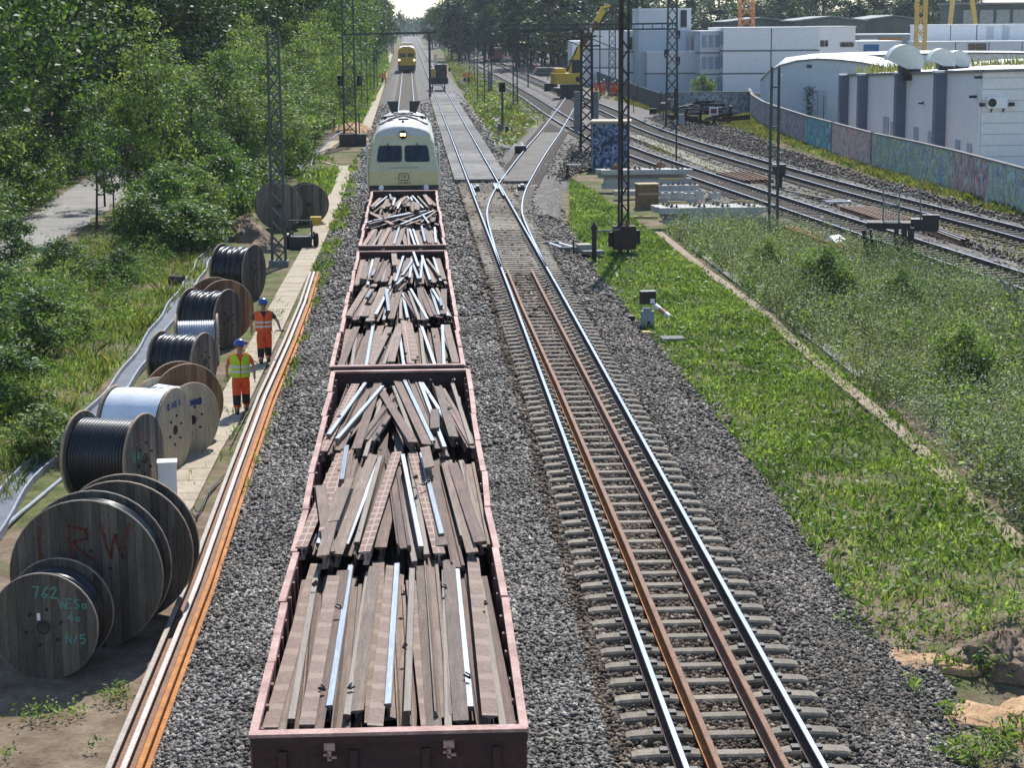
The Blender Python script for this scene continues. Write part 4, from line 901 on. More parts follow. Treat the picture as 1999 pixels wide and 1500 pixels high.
# wood behind the side road
for y in np.arange(84, 132, 5.0):
    for k in range(3):
        xx, yy = roadx(y)-5.2-k*5.5+rt.uniform(-1, 1), y+rt.uniform(-2, 2)
        if visible(xx, yy): plant_tree(rt.choice(BIG), (xx, yy, GZ), (rt.uniform(.85, 1.15), rt.uniform(.9, 1.15)), rt.uniform(0, 6.3), 'deciduous_tree', 'tall shady tree in the wood behind the pale side road', 'tree', 'tall trees behind the side road')
for y in np.arange(78, 130, 3.4):
    xx = roadx(y)-3.3+rt.uniform(-.5, .3)
    if visible(xx, y): plant_tree(rt.choice(SHRUB), (xx, y, GZ), (rt.uniform(.9, 1.5), rt.uniform(.7, 1.5)), rt.uniform(0, 6.3), 'roadside_shrub', 'leafy shrub on the far verge of the pale side road', 'shrub', 'shrubs along the far verge of the side road')
for y in (86, 92, 99, 106):
    xx = roadx(y)-4.8; plant_tree(EDGE[2], (xx, y, GZ), (.8, rt.uniform(.55, .8)), rt.uniform(0, 6), 'young_tree', 'bright green young tree beyond the side road, against the dark wood', 'tree', 'bright young trees beyond the side road')
# young trees between the side road and the track
for y in np.arange(92, 300, 4.6):
    for k in range(3):
        xx, yy = edge(y)-.3-k*2.5+rt.uniform(-.8, .8), y+rt.uniform(-1.5, 1.5)
        if yy < 128 and xx < roadx(yy)+2.6: continue
        if yy < 104 and k == 0: continue
        plant_tree(rt.choice(EDGE), (xx, yy, GZ), (rt.uniform(.6, .95), rt.uniform(.45, .8)+.0012*max(0, yy-120)), rt.uniform(0, 6.3), 'young_tree', 'young leafy tree at the wood edge beside the track', 'tree', 'young trees along the wood edge beside the track')
for px, py, s in ((188, 462, .95), (222, 440, .7), (282, 420, 1.05), (318, 400, 1.1), (205, 405, .9), (255, 430, .8)):
    p = at(px, py, GZ); plant_tree(rt.choice(THIN), p, (s, s*.95), rt.uniform(0, 6), 'thin_tree', 'thin young tree with a bare stem between the side road and the drums', 'tree', 'thin trees between the side road and the drums')
for y in np.arange(76, 150, 2.6):
    for k in range(3):
        xx, yy = -8.7-k*1.6+rt.uniform(-.6, .6)+(y-76)*.012, y+rt.uniform(-1, 1)
        if yy < 128 and xx < roadx(yy)+3.7: continue
        plant_tree(rt.choice(SHRUB), (xx, yy, GZ), (rt.uniform(.8, 1.4), rt.uniform(.6, 1.4)), rt.uniform(0, 6.3), 'shrub', 'leafy shrub between the side road and the cable drums', 'shrub', 'shrubs between the side road and the drums')
for px, py, s in ((60, 700, 1.0), (150, 660, .6), (20, 820, .9), (90, 900, .7), (0, 620, 1.1), (230, 560, .7), (130, 560, .9), (330, 480, .6), (20, 520, 1.0), (410, 430, .8)):
    p = at(px, py, GZ); plant_tree(rt.choice(SHRUB), p, (s*.9, s*.65), rt.uniform(0, 6), 'shrub', 'low leafy bush on the bank left of the silver duct', 'shrub', 'bushes on the bank left of the silver duct')
# far part of the left wood, in line with the tracks
for y in np.arange(330, 900, 16):
    for k in range(1):
        xx = -8.2+drift(y)-k*6+rt.uniform(-1.2, .6); plant_tree(rt.choice(FAR), (xx, y+rt.uniform(-3, 3), GZ), (rt.uniform(.8, 1.05), (rt.uniform(.85, 1.1) if y < 620 else .6)), rt.uniform(0, 6.3), 'deciduous_tree', 'distant tree of the wood edge left of the far tracks', 'tree', 'distant trees left of the far tracks')
# woods closing the view on the right
def row(n, pxa, pxb, D0, D1, sc, label, group):
    for i in range(n):
        px = pxa+(pxb-pxa)*(i+rt.uniform(.1, .9))/n; D = rt.uniform(D0, D1); p = atD(px, 45, D)
        plant_tree(rt.choice(FAR), (p.x, p.y, GZ), (rt.uniform(.85, 1.2), sc*rt.uniform(.85, 1.15)), rt.uniform(0, 6.3), 'deciduous_tree', label, 'tree', group)
row(30, 1000, 1260, 335, 430, .95, 'tall tree in the wood behind the yellow rail excavator', 'trees behind the rail excavator')
row(18, 880, 1010, 430, 600, 1.05, 'tall tree in the far wood to the right of the sky gap', 'far trees right of the sky gap')
row(40, 1250, 1910, 420, 520, .9, 'tall tree in the dark wood behind the white containers', 'trees behind the white containers')
row(13, 834, 900, 650, 900, .75, 'hazy distant tree right of the far tracks', 'hazy trees right of the far tracks')
gs = []; ss = np.random.default_rng(91)
for i in range(26):
    p_ = atD(735+130*i/26, 45, ss.uniform(1300, 1600)); H_ = ss.uniform(9, 15); k_ = 260
    gs.append(leaf_geo(np.stack([ss.normal(p_.x, 4.5, k_), ss.normal(p_.y, 3, k_), GZ+H_*ss.beta(2, 1.6, k_)], 1), 1.9, .4, .7, ss))
stuff('far_wood', gs, m_lfd, 'hazy low wood on the horizon where the tracks vanish')
p = atD(782, 45, 1050); plant_tree(FAR[0], (p.x, p.y, GZ), (.55, 1.0), 0, 'poplar_tree', 'single slim dark tree on the horizon left of the far tracks', 'tree', None)
for px, py, s, lab in ((1612, 598, 1.0, 'bright green rounded bush in the tall grey weeds'), (1580, 560, .6, 'small bright bush behind the rounded bush in the weeds'), (1665, 600, .55, 'small darker bush right of the rounded bush in the weeds'), (1500, 540, .7, 'low grey green bush near the left edge of the tall weeds'), (1760, 620, .8, 'dusty green bush right of the rounded bush, below the cart frame'), (1880, 760, .9, 'bright leafy bush at the right edge of the tall weeds'), (1372, 196, 1.6, 'bright bush above the wrecked buffer stop'), (1098, 128, 2.6, 'pale green bush at the wood edge left of the excavator boom')):
    p = at(px, py, GZ); plant_tree(SHRUB[1], p, (s*.72, s*.72), 1.0, 'bush', lab, 'bush', None)
# ------------------------------------------------------------------ cable drums
def plank_mat(name, cols, planks=True, line=(.2, .18, .16), scale=2.5):
    m = mat(name, cols, scale, 0.82, 0, 0.25, fine=0.35, stretch=(1, 4.5, .7), rand=.12); nt = m.node_tree; L = nt.links; b = nt.nodes['Principled BSDF']
    if planks:
        src = b.inputs['Base Color'].links[0].from_socket
        tc = _n(nt, 'ShaderNodeTexCoord'); sx = _n(nt, 'ShaderNodeSeparateXYZ'); L.new(tc.outputs['Object'], sx.inputs[0])
        mu = _n(nt, 'ShaderNodeMath', operation='MULTIPLY'); mu.inputs[1].default_value = 8.5; L.new(sx.outputs[1], mu.inputs[0])
        fl = _n(nt, 'ShaderNodeMath', operation='FLOOR'); L.new(mu.outputs[0], fl.inputs[0])
        wn = _n(nt, 'ShaderNodeTexWhiteNoise', noise_dimensions='1D'); L.new(fl.outputs[0], wn.inputs['W'])
        fr = _n(nt, 'ShaderNodeMath', operation='FRACT'); L.new(mu.outputs[0], fr.inputs[0])
        gt = _n(nt, 'ShaderNodeMath', operation='GREATER_THAN'); gt.inputs[1].default_value = .95; L.new(fr.outputs[0], gt.inputs[0])
        tone = _ramp(nt, [(.55, .53, .5), (1.25, 1.2, 1.15)], [0, 1]); L.new(wn.outputs[0], tone.inputs[0])
        c1 = _mul(nt, src, tone.outputs[0])
        mx = _n(nt, 'ShaderNodeMix', data_type='RGBA'); L.new(gt.outputs[0], mx.inputs[0]); L.new(c1, mx.inputs[6]); L.new(_mul(nt, c1, line), mx.inputs[7]); L.new(mx.outputs[2], b.inputs['Base Color'])
    return m
m_pl_grey = plank_mat('drum_planks_grey', [(.13, .115, .095), (.27, .24, .20)])
m_pl_dark = plank_mat('drum_planks_dark', [(.075, .066, .055), (.16, .14, .115)])
m_pl_brown = plank_mat('drum_planks_brown', [(.22, .12, .06), (.38, .22, .115)])
m_ply = plank_mat('drum_plywood', [(.46, .37, .23), (.64, .54, .38)], False)
m_rim = mat('drum_rim_wood', [(.30, .20, .12), (.50, .36, .24)], 6, .8, 0, .2)
m_rimd = mat('drum_rim_worn', [(.20, .15, .11), (.36, .29, .22)], 6, .8, 0, .2)
m_cab = plain('cable_black', (.012, .012, .014), .33, 0, .5)
m_cabs = mat('cable_silver_grey', [(.30, .32, .35), (.46, .48, .52)], 3, .35, .3, fine=.15)
m_film = mat('white_film', [(.74, .75, .78), (.86, .87, .88)], 2, .35, fine=.12, bump=.15)
GLY = {'L': [[(0, 1), (0, 0), (.6, 0)]], 'R': [[(0, 0), (0, 1), (.5, .9), (.5, .6), (0, .5), (.6, 0)]], 'W': [[(0, 1), (.2, 0), (.4, .7), (.6, 0), (.85, 1)]], '7': [[(0, 1), (.5, 1), (.2, 0)]],
       '6': [[(.5, 1), (.1, .5), (0, .2), (.3, 0), (.5, .25), (.1, .4)]], '2': [[(0, .8), (.3, 1), (.5, .75), (0, 0), (.55, 0)]], 'E': [[(.5, 1), (0, 1), (0, 0), (.5, 0)], [(0, .5), (.4, .5)]], 'S': [[(.5, .9), (.2, 1), (0, .75), (.5, .3), (.3, 0), (0, .1)]],
       '/': [[(0, 0), (.4, 1)]], '5': [[(.5, 1), (0, 1), (0, .6), (.4, .6), (.5, .3), (.3, 0), (0, .05)]], '4': [[(.35, 0), (.35, 1), (0, .35), (.55, .35)]], 'N': [[(0, 0), (0, 1), (.5, 0), (.5, 1)]], 'o': [[(.2, .5), (0, .25), (.2, 0), (.4, .25), (.2, .5)]],
       'a': [[(.4, .5), (.1, .5), (0, .2), (.2, 0), (.4, .2), (.4, .5), (.45, 0)]], 'x': [[(0, .5), (.4, 0)], [(.4, .5), (0, 0)]], 'i': [[(0, .5), (0, 0)]]}
def scrawl(text, size, lw, org, adv, material, parent, x0, tilt=0.0, name='painted_letter'):
    """hand painted strokes on the plane x = x0; u = +y, v = z"""
    u0 = 0
    for ch in text:
        mb = MB()
        for st in GLY.get(ch, []):
            if lw > .04: st = [q for (a, b), (c, d) in zip(st[:-1], st[1:]) for q in [(a+(c-a)*t+random.gauss(0, .014), b+(d-b)*t+random.gauss(0, .014)) for t in (0, .33, .66)]]+[st[-1]]
            for (a, b), (c, d) in zip(st[:-1], st[1:]):
                def T(p, q):
                    uu, vv = u0+p*size, q*size; return Vector((0, org[0]+uu*math.cos(tilt)-vv*math.sin(tilt), org[1]+uu*math.sin(tilt)+vv*math.cos(tilt)))
                p, q = T(a, b), T(c, d); dd = (q-p).normalized(); n = Vector((0, -dd.z, dd.y))*lw/2; e = dd*lw*.4
                mb.add([p-n-e+Vector((x0, 0, 0)), q-n+e+Vector((x0, 0, 0)), q+n+e+Vector((x0, 0, 0)), p+n-e+Vector((x0, 0, 0))], [(0, 1, 2, 3)])
        u0 += adv*size; mb.build(name, material, parent)
def drum(px, py, dia, width, rz, label, fl, rim, cable, cr=.8, pitch=.045, wob=.0, marks=None, film=False, D=None, inner=None):
    r = dia/2; c = at(px, py, GZ+r) if D is None else atD(px, py, D); rz = R_(rz); ax = Vector((math.cos(rz), math.sin(rz), 0)); o = c-ax*width/2; o.z = GZ+r-.02
    t = thing('cable_drum', o, label, 'cable drum', 'cable drums beside the slab path', rz); n = 40; th = .055
    for s in (-1, 1):
        mb = MB(); x = s*width/2; a, b = x-s*th, x
        mb.lathe([(.07, b), (r-.012, b), (r, b-s*.012), (r, a+s*.012), (r-.012, a), (.07, a), (.07, b)], n, 0, 'X', smooth=False, mis=[0, 1, 1, 1, 0, 1])
        for k in range(6):
            an = k*math.pi/3+.3; mb.lathe([(0, s*.03), (.022, s*.03), (.022, 0), (0, 0)], 6, 2, 'X', (b, .34*r*math.cos(an), .34*r*math.sin(an)))
        mb.lathe([(0, s*.004), (.075, s*.004), (.095, s*.012), (.095, 0)], 14, 2, 'X', (b, 0, 0)); mb.build('flange', [fl, rim, m_black], t)
    R = r*cr; w = width-2*th-.02; nc = max(4, int(w/pitch)); prof = []
    for k in range(nc):
        x0 = -w/2+w*k/nc; dr = wob*math.sin(k*1.9+px)+wob*.6*math.sin(k*.7)
        for q in (0, .12, .32, .5, .68, .88): prof.append((R+dr+pitch*.5*math.sin(math.pi*q)**.6 if q else R+dr, x0+w/nc*q))
    prof = [(.06, -w/2)]+prof+[(R, w/2), (.06, w/2)]
    mb = MB(); mb.lathe(prof, 40, 0, 'X'); cb = mb.build('cable', cable, t)
    if film:
        mb = MB(); mb.lathe([(R+.07, -w/2+.02), (R+.085, -w*.2), (R+.075, w*.1), (R+.085, w/2-.02)], 40, 0, 'X'); mb.build('wrapping', m_film, t)
    for mk in marks or []: scrawl(*mk[:6], t, width/2+.004, *mk[6:])
    return t
m_spray = mat('spray_red_brown', [(.10, .05, .035), (.17, .035, .018)], 9, .9, fine=.5); m_teal = plain('chalk_teal', (.10, .30, .25), .9); m_blue = plain('stencil_blue', (.08, .13, .33), .9); m_pink = plain('chalk_red', (.4, .12, .1), .9); m_green = plain('chalk_green', (.12, .42, .22), .9)
dA = drum(85, 1222, 1.47, .82, -97, 'nearest cable drum, smaller, dark end with green chalk scribbles', m_pl_dark, m_rimd, m_cab, .80, .05, .02,
     [('762', .15, .018, (-.12, .40), .8, m_teal), ('WESa', .13, .016, (.22, .26), .8, m_teal, ), ('4o', .13, .016, (.34, .08), .8, m_teal), ('N/5', .12, .016, (.30, -.22), .8, m_teal)])
mb = MB(); mb.box((.41+.006, -.06, .14), (.004, .045, .10)); mb.build('paper_tag', m_white, dA)
drum(168, 1122, 2.15, .62, -95, 'big dark cable drum with the red painted letters LRW on its end', m_pl_dark, m_rimd, m_cab, .90, .05, .0, [('LRW', .46, .045, (-.62, .22), .95, m_spray, .04)])
drum(236, 1092, 2.12, .5, -95, 'big cable drum right behind the one painted LRW, rim worn pale', m_pl_dark, m_rim, m_cab, .86, .05, .03, D=28.25)
dD = drum(283, 893, 1.65, 1.28, -18, 'drum of thick black cable with coloured scribbles on its plank end, beside the white cabinet', m_pl_grey, m_rim, m_cab, .80, .062, .0, [('N4a', .2, .02, (-.5, .0), .9, m_green), ('E5', .17, .022, (-.35, .32), .9, m_pink), ('Wa', .18, .022, (-.4, -.35), .9, m_green)])
mb = MB(); mb.box((.645, .05, -.42), (.004, .06, .10)); mb.build('paper_tag', m_white, dD)
drum(342, 838, 1.66, 1.30, -17, 'plywood drum wrapped in white film with blue stencil marks', m_ply, m_rim, m_cab, .86, .05, .0, [('aioaix', .2, .035, (-.35, .45), .55, m_blue, )], film=True)
drum(376, 818, 1.52, 1.1, -40, 'plywood ended drum of silver grey cable, turned towards the slab path', m_ply, m_rim, m_cabs, .78, .05, .01, [('oaixoa', .2, .05, (-.35, .3), .5, m_blue)], D=39.6)
drum(366, 798, 1.72, .45, -55, 'brown rimmed drum leaning close behind the plywood ended drum', m_pl_brown, m_rim, m_cab, .7, .05, .0, D=40.7)
drum(400, 706, 1.42, 1.18, -20, 'drum of loosely wound black cable behind the yellow vested worker', m_pl_grey, m_rim, m_cab, .84, .055, .02)
drum(427, 660, 1.3, 1.1, 4, 'small drum of shiny silver grey cable with thin pale flanges', m_pl_grey, m_rim, m_cabs, .70, .06, .0)
drum(446, 622, 1.62, 1.15, -22, 'drum of untidy dark cable with a dark plank end', m_pl_dark, m_rimd, m_cab, .84, .06, .03)
drum(440, 612, 1.75, .75, -58, 'brown plank drum with a wide black gap, turned towards the orange vested worker', m_pl_brown, m_rim, m_cab, .62, .05, .0, D=54.2)
drum(497, 531, 1.78, 1.15, -20, 'large drum of black cable heaped unevenly, just before the lattice mast', m_pl_dark, m_rimd, m_cab, .82, .06, .05)
drum(545, 402, 2.0, .8, -82, 'weathered drum behind the lattice mast foot, left one of the distant pair', m_pl_grey, m_rimd, m_cab, .85, .05, .0)
drum(602, 398, 1.8, .85, -80, 'weathered drum beside the slab path, right one of the distant pair', m_pl_grey, m_rimd, m_cab, .85, .05, .0)

# white cabinet, duct and hoses
p = at(329, 978, GZ); t = thing('cabinet', (p.x, p.y, GZ), 'plain white cabinet standing behind the black cable drum', 'cabinet', None, R_(6))
mb = MB(); mb.box((0, 0, .36), (.33, .30, .72)); mb.build('body', m_white, t); mb = MB(); mb.box((0, 0, .735), (.36, .34, .03)); mb.build('lid', m_white, t); mb = MB(); mb.box((0, -.154, .36), (.28, .008, .6)); mb.build('door', m_white, t)
m_duct = mat('silver_duct', [(.15, .17, .20), (.29, .32, .36)], 2, .6, .05, .1, fine=.2); m_ductd = mat('duct_inside', [(.08, .095, .12), (.15, .17, .21)], 2, .8, 0, .1)
def duct(pts, label, w_=.24, h=.16):
    pts = spline(pts, .8); o = pts[0].copy(); mb = MB()
    pts = [p+Vector((.04*math.sin(i*.9), 0, 0)) for i, p in enumerate(pts)]
    mb.sweep([(-w_, 0), (-w_, h), (-w_+.04, h), (-w_+.05, .05), (w_-.05, .05), (w_-.04, h), (w_, h), (w_, 0)], [p-o for p in pts], mis=[0, 0, 0, 1, 0, 0, 0, 0]); return mb.build('cable_duct', [m_duct, m_ductd], None, o, label=label, category='cable duct')
duct([at(a, b, GZ) for a, b in [(-60, 1100), (0, 1012), (60, 930), (130, 872), (210, 790), (255, 735), (300, 668), (345, 600), (380, 548), (402, 510), (440, 468), (484, 438)]], 'long silver grey cable duct running behind the row of drums')
duct([at(a, b, GZ) for a, b in [(600, 352), (592, 335), (578, 315), (572, 300), (590, 283), (612, 265), (622, 256)]], 'silver grey duct winding past the distant drums', .2)
duct([at(a, b, GZ) for a, b in [(632, 252), (640, 243), (660, 228), (676, 214)]], 'short pale duct end beside the sheet pile posts', .22)
def hose(pts, r, material, label, name='cable', cat='cable', z=None):
    pts = spline([at(a, b, (GZ if z is None else z)+r) for a, b in pts], .6); o = pts[0].copy(); mb = MB(); mb.tube([p-o for p in pts], r, 6); return mb.build(name, material, None, o, label=label, category=cat)
hose([(-40, 1085), (20, 1020), (62, 985), (125, 932)], .045, m_duct, 'grey hose lying beside the near end of the silver duct', 'hose', 'hose')
hose([(607, 352), (605, 330), (618, 298), (650, 268), (672, 255)], .06, m_duct, 'thin pale hose winding beside the farther silver duct', 'hose', 'hose')
for i, pp in enumerate(([(372, 1015), (388, 1003), (378, 990), (368, 1000), (380, 1020)], [(380, 1010), (398, 985), (410, 955), (440, 925)], [(385, 1000), (402, 970), (430, 935)], [(450, 870), (470, 830), (490, 790), (520, 730), (560, 650)])):
    hose(pp, .013, m_dark, ('looped dark cable end on the slab path by the white cabinet', 'dark cable trailing up the slab path from the loop', 'second dark cable trailing up the slab path, left of its twin', 'thin dark cable along the edge of the slab path beside the workers')[i], z=-.46)
# log on the bank
p = at(345, 551, GZ+.1); t = thing('log', p, 'short cut log lying in the grass left of the duct', 'log', None, R_(-25)); mb = MB(); mb.tube([(-.24, 0, .06), (.26, 0, .08)], [.17, .15], 14); mb.build('log_body', m_bark, t); mb = MB(); mb.lathe([(0, 0), (.145, 0)], 14, 0, 'X', (-.243, 0, .06)); mb.build('cut_face', m_timber, t)
for i, (px, py, sx) in enumerate(((668, 246, .8), (640, 250, .0), (634, 250, 0))):
    if i == 1:
        t = thing('sheet_piles', at(638, 252, GZ), 'rusty brown sheet pile posts standing beside the duct end', 'sheet piles'); 
        for k in range(4): mb = MB(); mb.box((-.25+.28*k, .1*(k % 2), .75), (.2, .06, 1.6+.15*(k % 2))); mb.build('sheet_pile', m_rustbr, t)

# small dark trailer with a yellow box behind the mast
p = at(590, 484, GZ); t = thing('cable_trailer', (p.x, p.y, GZ), 'small dark drum trailer with a yellow toolbox, beside the distant drums', 'trailer', None, R_(-4))
mb = MB()
for x in (-.42, .42):
    mb.box((x, 0, .42), (.09, .9, .09)); mb.box((x, -.3, .75), (.07, .07, .7)); mb.box((x, .4, .35), (.07, .07, .5))
mb.box((0, -.4, .42), (.9, .09, .12)); mb.box((0, .42, .42), (.9, .09, .12)); mb.box((0, -.3, 1.08), (.9, .06, .06)); mb.build('frame', m_mast, t)
mb = MB(); mb.box((0, -.42, .22), (.86, .06, .44)); mb.box((0, 0, .3), (.7, .7, .3)); mb.build('tank', m_dark, t)
mb = MB(); mb.box((.52, .3, 1.02), (.42, .3, .32)); mb.build('toolbox', m_yellow, t)
for x in (-.55, .55):
    mb = MB(); mb.lathe([(0, -.07), (.27, -.07), (.3, -.04), (.3, .04), (.27, .07), (0, .07)], 18, 0, 'X', (x, 0, .28)); mb.build('wheel', m_black, t)

# ------------------------------------------------------------------ people
def skin(nodes, edges, root, sub=1):
    bm = bmesh.new(); sl = bm.verts.layers.skin.verify(); vs = {}
    for k, (p, r) in nodes.items():
        v = bm.verts.new(p); vs[k] = v; r = r if isinstance(r, tuple) else (r, r); v[sl].radius = r; v[sl].use_root = (k == root)
    for a, b in edges: bm.edges.new((vs[a], vs[b]))
    me = bpy.data.meshes.new('skin'); bm.to_mesh(me); bm.free(); o = bpy.data.objects.new('skin', me); C.objects.link(o)
    o.modifiers.new('s', 'SKIN').use_smooth_shade = True; m = o.modifiers.new('u', 'SUBSURF'); m.levels = m.render_levels = sub
    dg = bpy.context.evaluated_depsgraph_get(); dg.update(); r = bpy.data.meshes.new_from_object(o.evaluated_get(dg)); bpy.data.objects.remove(o); return r
def banded(name, base, bands, rough=.75):
    """cloth with woven-on bands at given heights: (z0, z1, colour)"""
    m = mat(name, [tuple(c*.85 for c in base), base], 7, rough, 0, .8, bscale=14, fine=.35, bdist=.03); nt = m.node_tree; L = nt.links; b = nt.nodes['Principled BSDF']; src = b.inputs['Base Color'].links[0].from_socket
    tc = _n(nt, 'ShaderNodeTexCoord'); sx = _n(nt, 'ShaderNodeSeparateXYZ'); L.new(tc.outputs['Object'], sx.inputs[0])
    for z0, z1, c in bands:
        a = _n(nt, 'ShaderNodeMath', operation='GREATER_THAN'); a.inputs[1].default_value = z0; L.new(sx.outputs[2], a.inputs[0])
        d = _n(nt, 'ShaderNodeMath', operation='LESS_THAN'); d.inputs[1].default_value = z1; L.new(sx.outputs[2], d.inputs[0])
        e = _n(nt, 'ShaderNodeMath', operation='MULTIPLY'); L.new(a.outputs[0], e.inputs[0]); L.new(d.outputs[0], e.inputs[1])
        mx = _n(nt, 'ShaderNodeMix', data_type='RGBA'); L.new(e.outputs[0], mx.inputs[0]); L.new(src, mx.inputs[6]); mx.inputs[7].default_value = (*c, 1); src = mx.outputs[2]
    L.new(src, b.inputs['Base Color']); return m
m_skin = mat('skin', [(.34, .18, .115), (.46, .26, .18)], 6, .55, fine=.1)
m_boot = plain('boot_leather', (.025, .022, .02), .6)
SILV = (.62, .63, .60); OR_ = (.95, .12, .022)
def person(loc, rz, label, pose, trousers, top, vest, helmet, group=None, sleeves=True):
    """stands at local origin facing -y; pose gives foot/hand offsets"""
    t_l, t_r, hl, hr = pose['fl'], pose['fr'], pose['hl'], pose['hr']; H = 1.0
    hipz, kn = .90, .48
    def leg(s, foot):
        fx, fy, fz = foot; hip = Vector((s*.095, 0, hipz)); an = Vector((fx, fy, fz+.09)); k = hip.lerp(an, .5)+Vector((0, -.05-max(0, fz)*.5, 0)); return hip, k, an, an+Vector((0, -.15, -.045))
    L_, Rr = leg(-1, t_l), leg(1, t_r)
    def arm(s, hand): sh = Vector((s*.19, .0, 1.41)); h = Vector(hand); e = sh.lerp(h, .52)+Vector((s*.05, .05, 0)); return sh, e, h
    La, Ra = arm(-1, hl), arm(1, hr)
    N = {'pel': (Vector((0, 0, .93)), (.15, .10)), 'wai': (Vector((0, 0, 1.10)), (.14, .095)), 'che': (Vector((0, 0, 1.30)), (.165, .11)), 'nk0': (Vector((0, 0, 1.45)), (.08, .07)), 'nk1': (Vector((0, -.01, 1.53)), .052), 'hd0': (Vector((0, -.02, 1.60)), .075), 'hd1': (Vector((0, -.01, 1.68)), .092), 'hd2': (Vector((0, 0, 1.75)), .075)}
    E = [('pel', 'wai'), ('wai', 'che'), ('che', 'nk0'), ('nk0', 'nk1'), ('nk1', 'hd0'), ('hd0', 'hd1'), ('hd1', 'hd2')]
    for nm, lg in (('l', L_), ('r', Rr)):
        N[nm+'h'] = (lg[0]-Vector((0, 0, .06)), .092); N[nm+'k'] = (lg[1], .062); N[nm+'c'] = (lg[1].lerp(lg[2], .35), .062); N[nm+'a'] = (lg[2], .042); N[nm+'t'] = (lg[3], .035)
        E += [('pel', nm+'h'), (nm+'h', nm+'k'), (nm+'k', nm+'c'), (nm+'c', nm+'a'), (nm+'a', nm+'t')]
    for nm, ar in (('L', La), ('R', Ra)):
        d = (ar[2]-ar[1]).normalized()
        N[nm+'s'] = (ar[0], .062); N[nm+'e'] = (ar[1], .043); N[nm+'w'] = (ar[2], (.028, .03)); N[nm+'p'] = (ar[2]+d*.07, (.036, .022)); E += [('che', nm+'s'), (nm+'s', nm+'e'), (nm+'e', nm+'w'), (nm+'w', nm+'p')]
    body = skin(N, E, 'pel'); body.materials.clear(); body.materials.append(m_skin)
    # five fingers per hand, ears, nose joined into the same mesh
    mb = MB()
    for ar, s in ((La, -1), (Ra, 1)):
        d = (ar[2]-ar[1]).normalized(); sd = Vector((0, 1, 0)).cross(d).normalized(); fw = d.cross(sd).normalized(); pb = ar[2]+d*.085
        for k, ln in enumerate((.062, .072, .068, .052)):
            o = pb+fw*(.024-.016*k); mb.tube([o-d*.02, o+d*ln*.55, o+d*ln*.85+sd*(-s*.018)], [.0085, .008, .006], 6)
        o = ar[2]+d*.03+fw*.03; mb.tube([o-fw*.012, o+fw*.02+d*.03, o+fw*.026+d*.06], [.011, .009, .007], 6)
    mb.tube([(0, -.10, 1.665), (0, -.128, 1.635), (0, -.105, 1.625)], [.008, .014, .008], 6)
    for s in (-1, 1): mb.lathe([(0, -.02), (.028, 0), (0, .015)], 8, 0, 'X', (s*.093, .005, 1.655))
    fm = mb.mesh('f', [m_skin]); bm = bmesh.new(); bm.from_mesh(body); bm.from_mesh(fm)
    for f in bm.faces: f.smooth = True
    bm.to_mesh(body); bm.free()
    o = link('person', body, None, loc, rz, label=label, category='person', group=group)
    mb = MB()
    for s in (-1, 1): mb.lathe([(0, -.004), (.011, 0), (.011, .004)], 8, 0, 'Y', (s*.033, -.097, 1.675))
    mb.box((0, -.1, 1.605), (.045, .006, .008)); mb.build('eyes_and_mouth', m_black, o)
    NT = {'pel': (Vector((0, 0, .95)), (.178, .128)), 'wt': (Vector((0, 0, 1.02)), (.165, .118))}; ET = [('pel', 'wt')]
    for nm, lg in (('l', L_), ('r', Rr)):
        NT[nm+'h'] = (lg[0]-Vector((0, 0, .06)), .122); NT[nm+'k'] = (lg[1], .105); NT[nm+'a'] = (lg[2]+Vector((0, .01, .01)), .088); ET += [('pel', nm+'h'), (nm+'h', nm+'k'), (nm+'k', nm+'a')]
    me = skin(NT, ET, 'pel'); me.materials.clear(); me.materials.append(trousers); link('trousers', me, o)
    NS = {'wai': (Vector((0, 0, 1.02)), (.168, .115)), 'mid': (Vector((0, 0, 1.15)), (.16, .11)), 'che': (Vector((0, 0, 1.32)), (.182, .122)), 'nk': (Vector((0, 0, 1.46)), (.10, .09))}; ES = [('wai', 'mid'), ('mid', 'che'), ('che', 'nk')]
    for nm, ar in (('L', La), ('R', Ra)):
        NS[nm+'s'] = (ar[0], .078); NS[nm+'e'] = (ar[0].lerp(ar[1], 1.0 if sleeves == 'long' else .75), .064); ES += [('che', nm+'s'), (nm+'s', nm+'e')]
        if sleeves == 'long': NS[nm+'w'] = (ar[2]-(ar[2]-ar[1])*.08, .05); ES += [(nm+'e', nm+'w')]
    me = skin(NS, ES, 'wai'); me.materials.clear(); me.materials.append(top); link('shirt', me, o)
    if vest:
        # open fronted vest: a shell round the trunk with a V neck
        mb = MB(); rings = []
        for z, rx, ry in ((.90, .215, .165), (1.0, .21, .16), (1.15, .205, .155), (1.30, .235, .17), (1.40, .245, .155), (1.48, .19, .125)):
            rings.append([(rx*math.sin(a), -ry*math.cos(a), z) for a in np.linspace(.04, 2*math.pi-.04, 25)])
        for i in range(len(rings)):
            if i >= 4: rings[i] = [(x if abs(x) > .045*(i-3) or y > 0 else math.copysign(.045*(i-3), x), y, z) for x, y, z in rings[i]]
        vs = [p for r in rings for p in r]; n = 25; mb.add(vs, [(i*n+k, i*n+k+1, (i+1)*n+k+1, (i+1)*n+k) for i in range(len(rings)-1) for k in range(n-1) if not (i >= 3 and (n//4-1 <= k <= n//4 or 3*n//4-1 <= k <= 3*n//4) and i == 3)], 0, True); mb.build('vest', vest, o)
    mb = MB(); mb.lathe([(.135, -.01), (.128, .0), (.124, .05), (.10, .105), (.06, .135), (0, .145)], 20, 0, 'Z', (0, 0, 1.70))
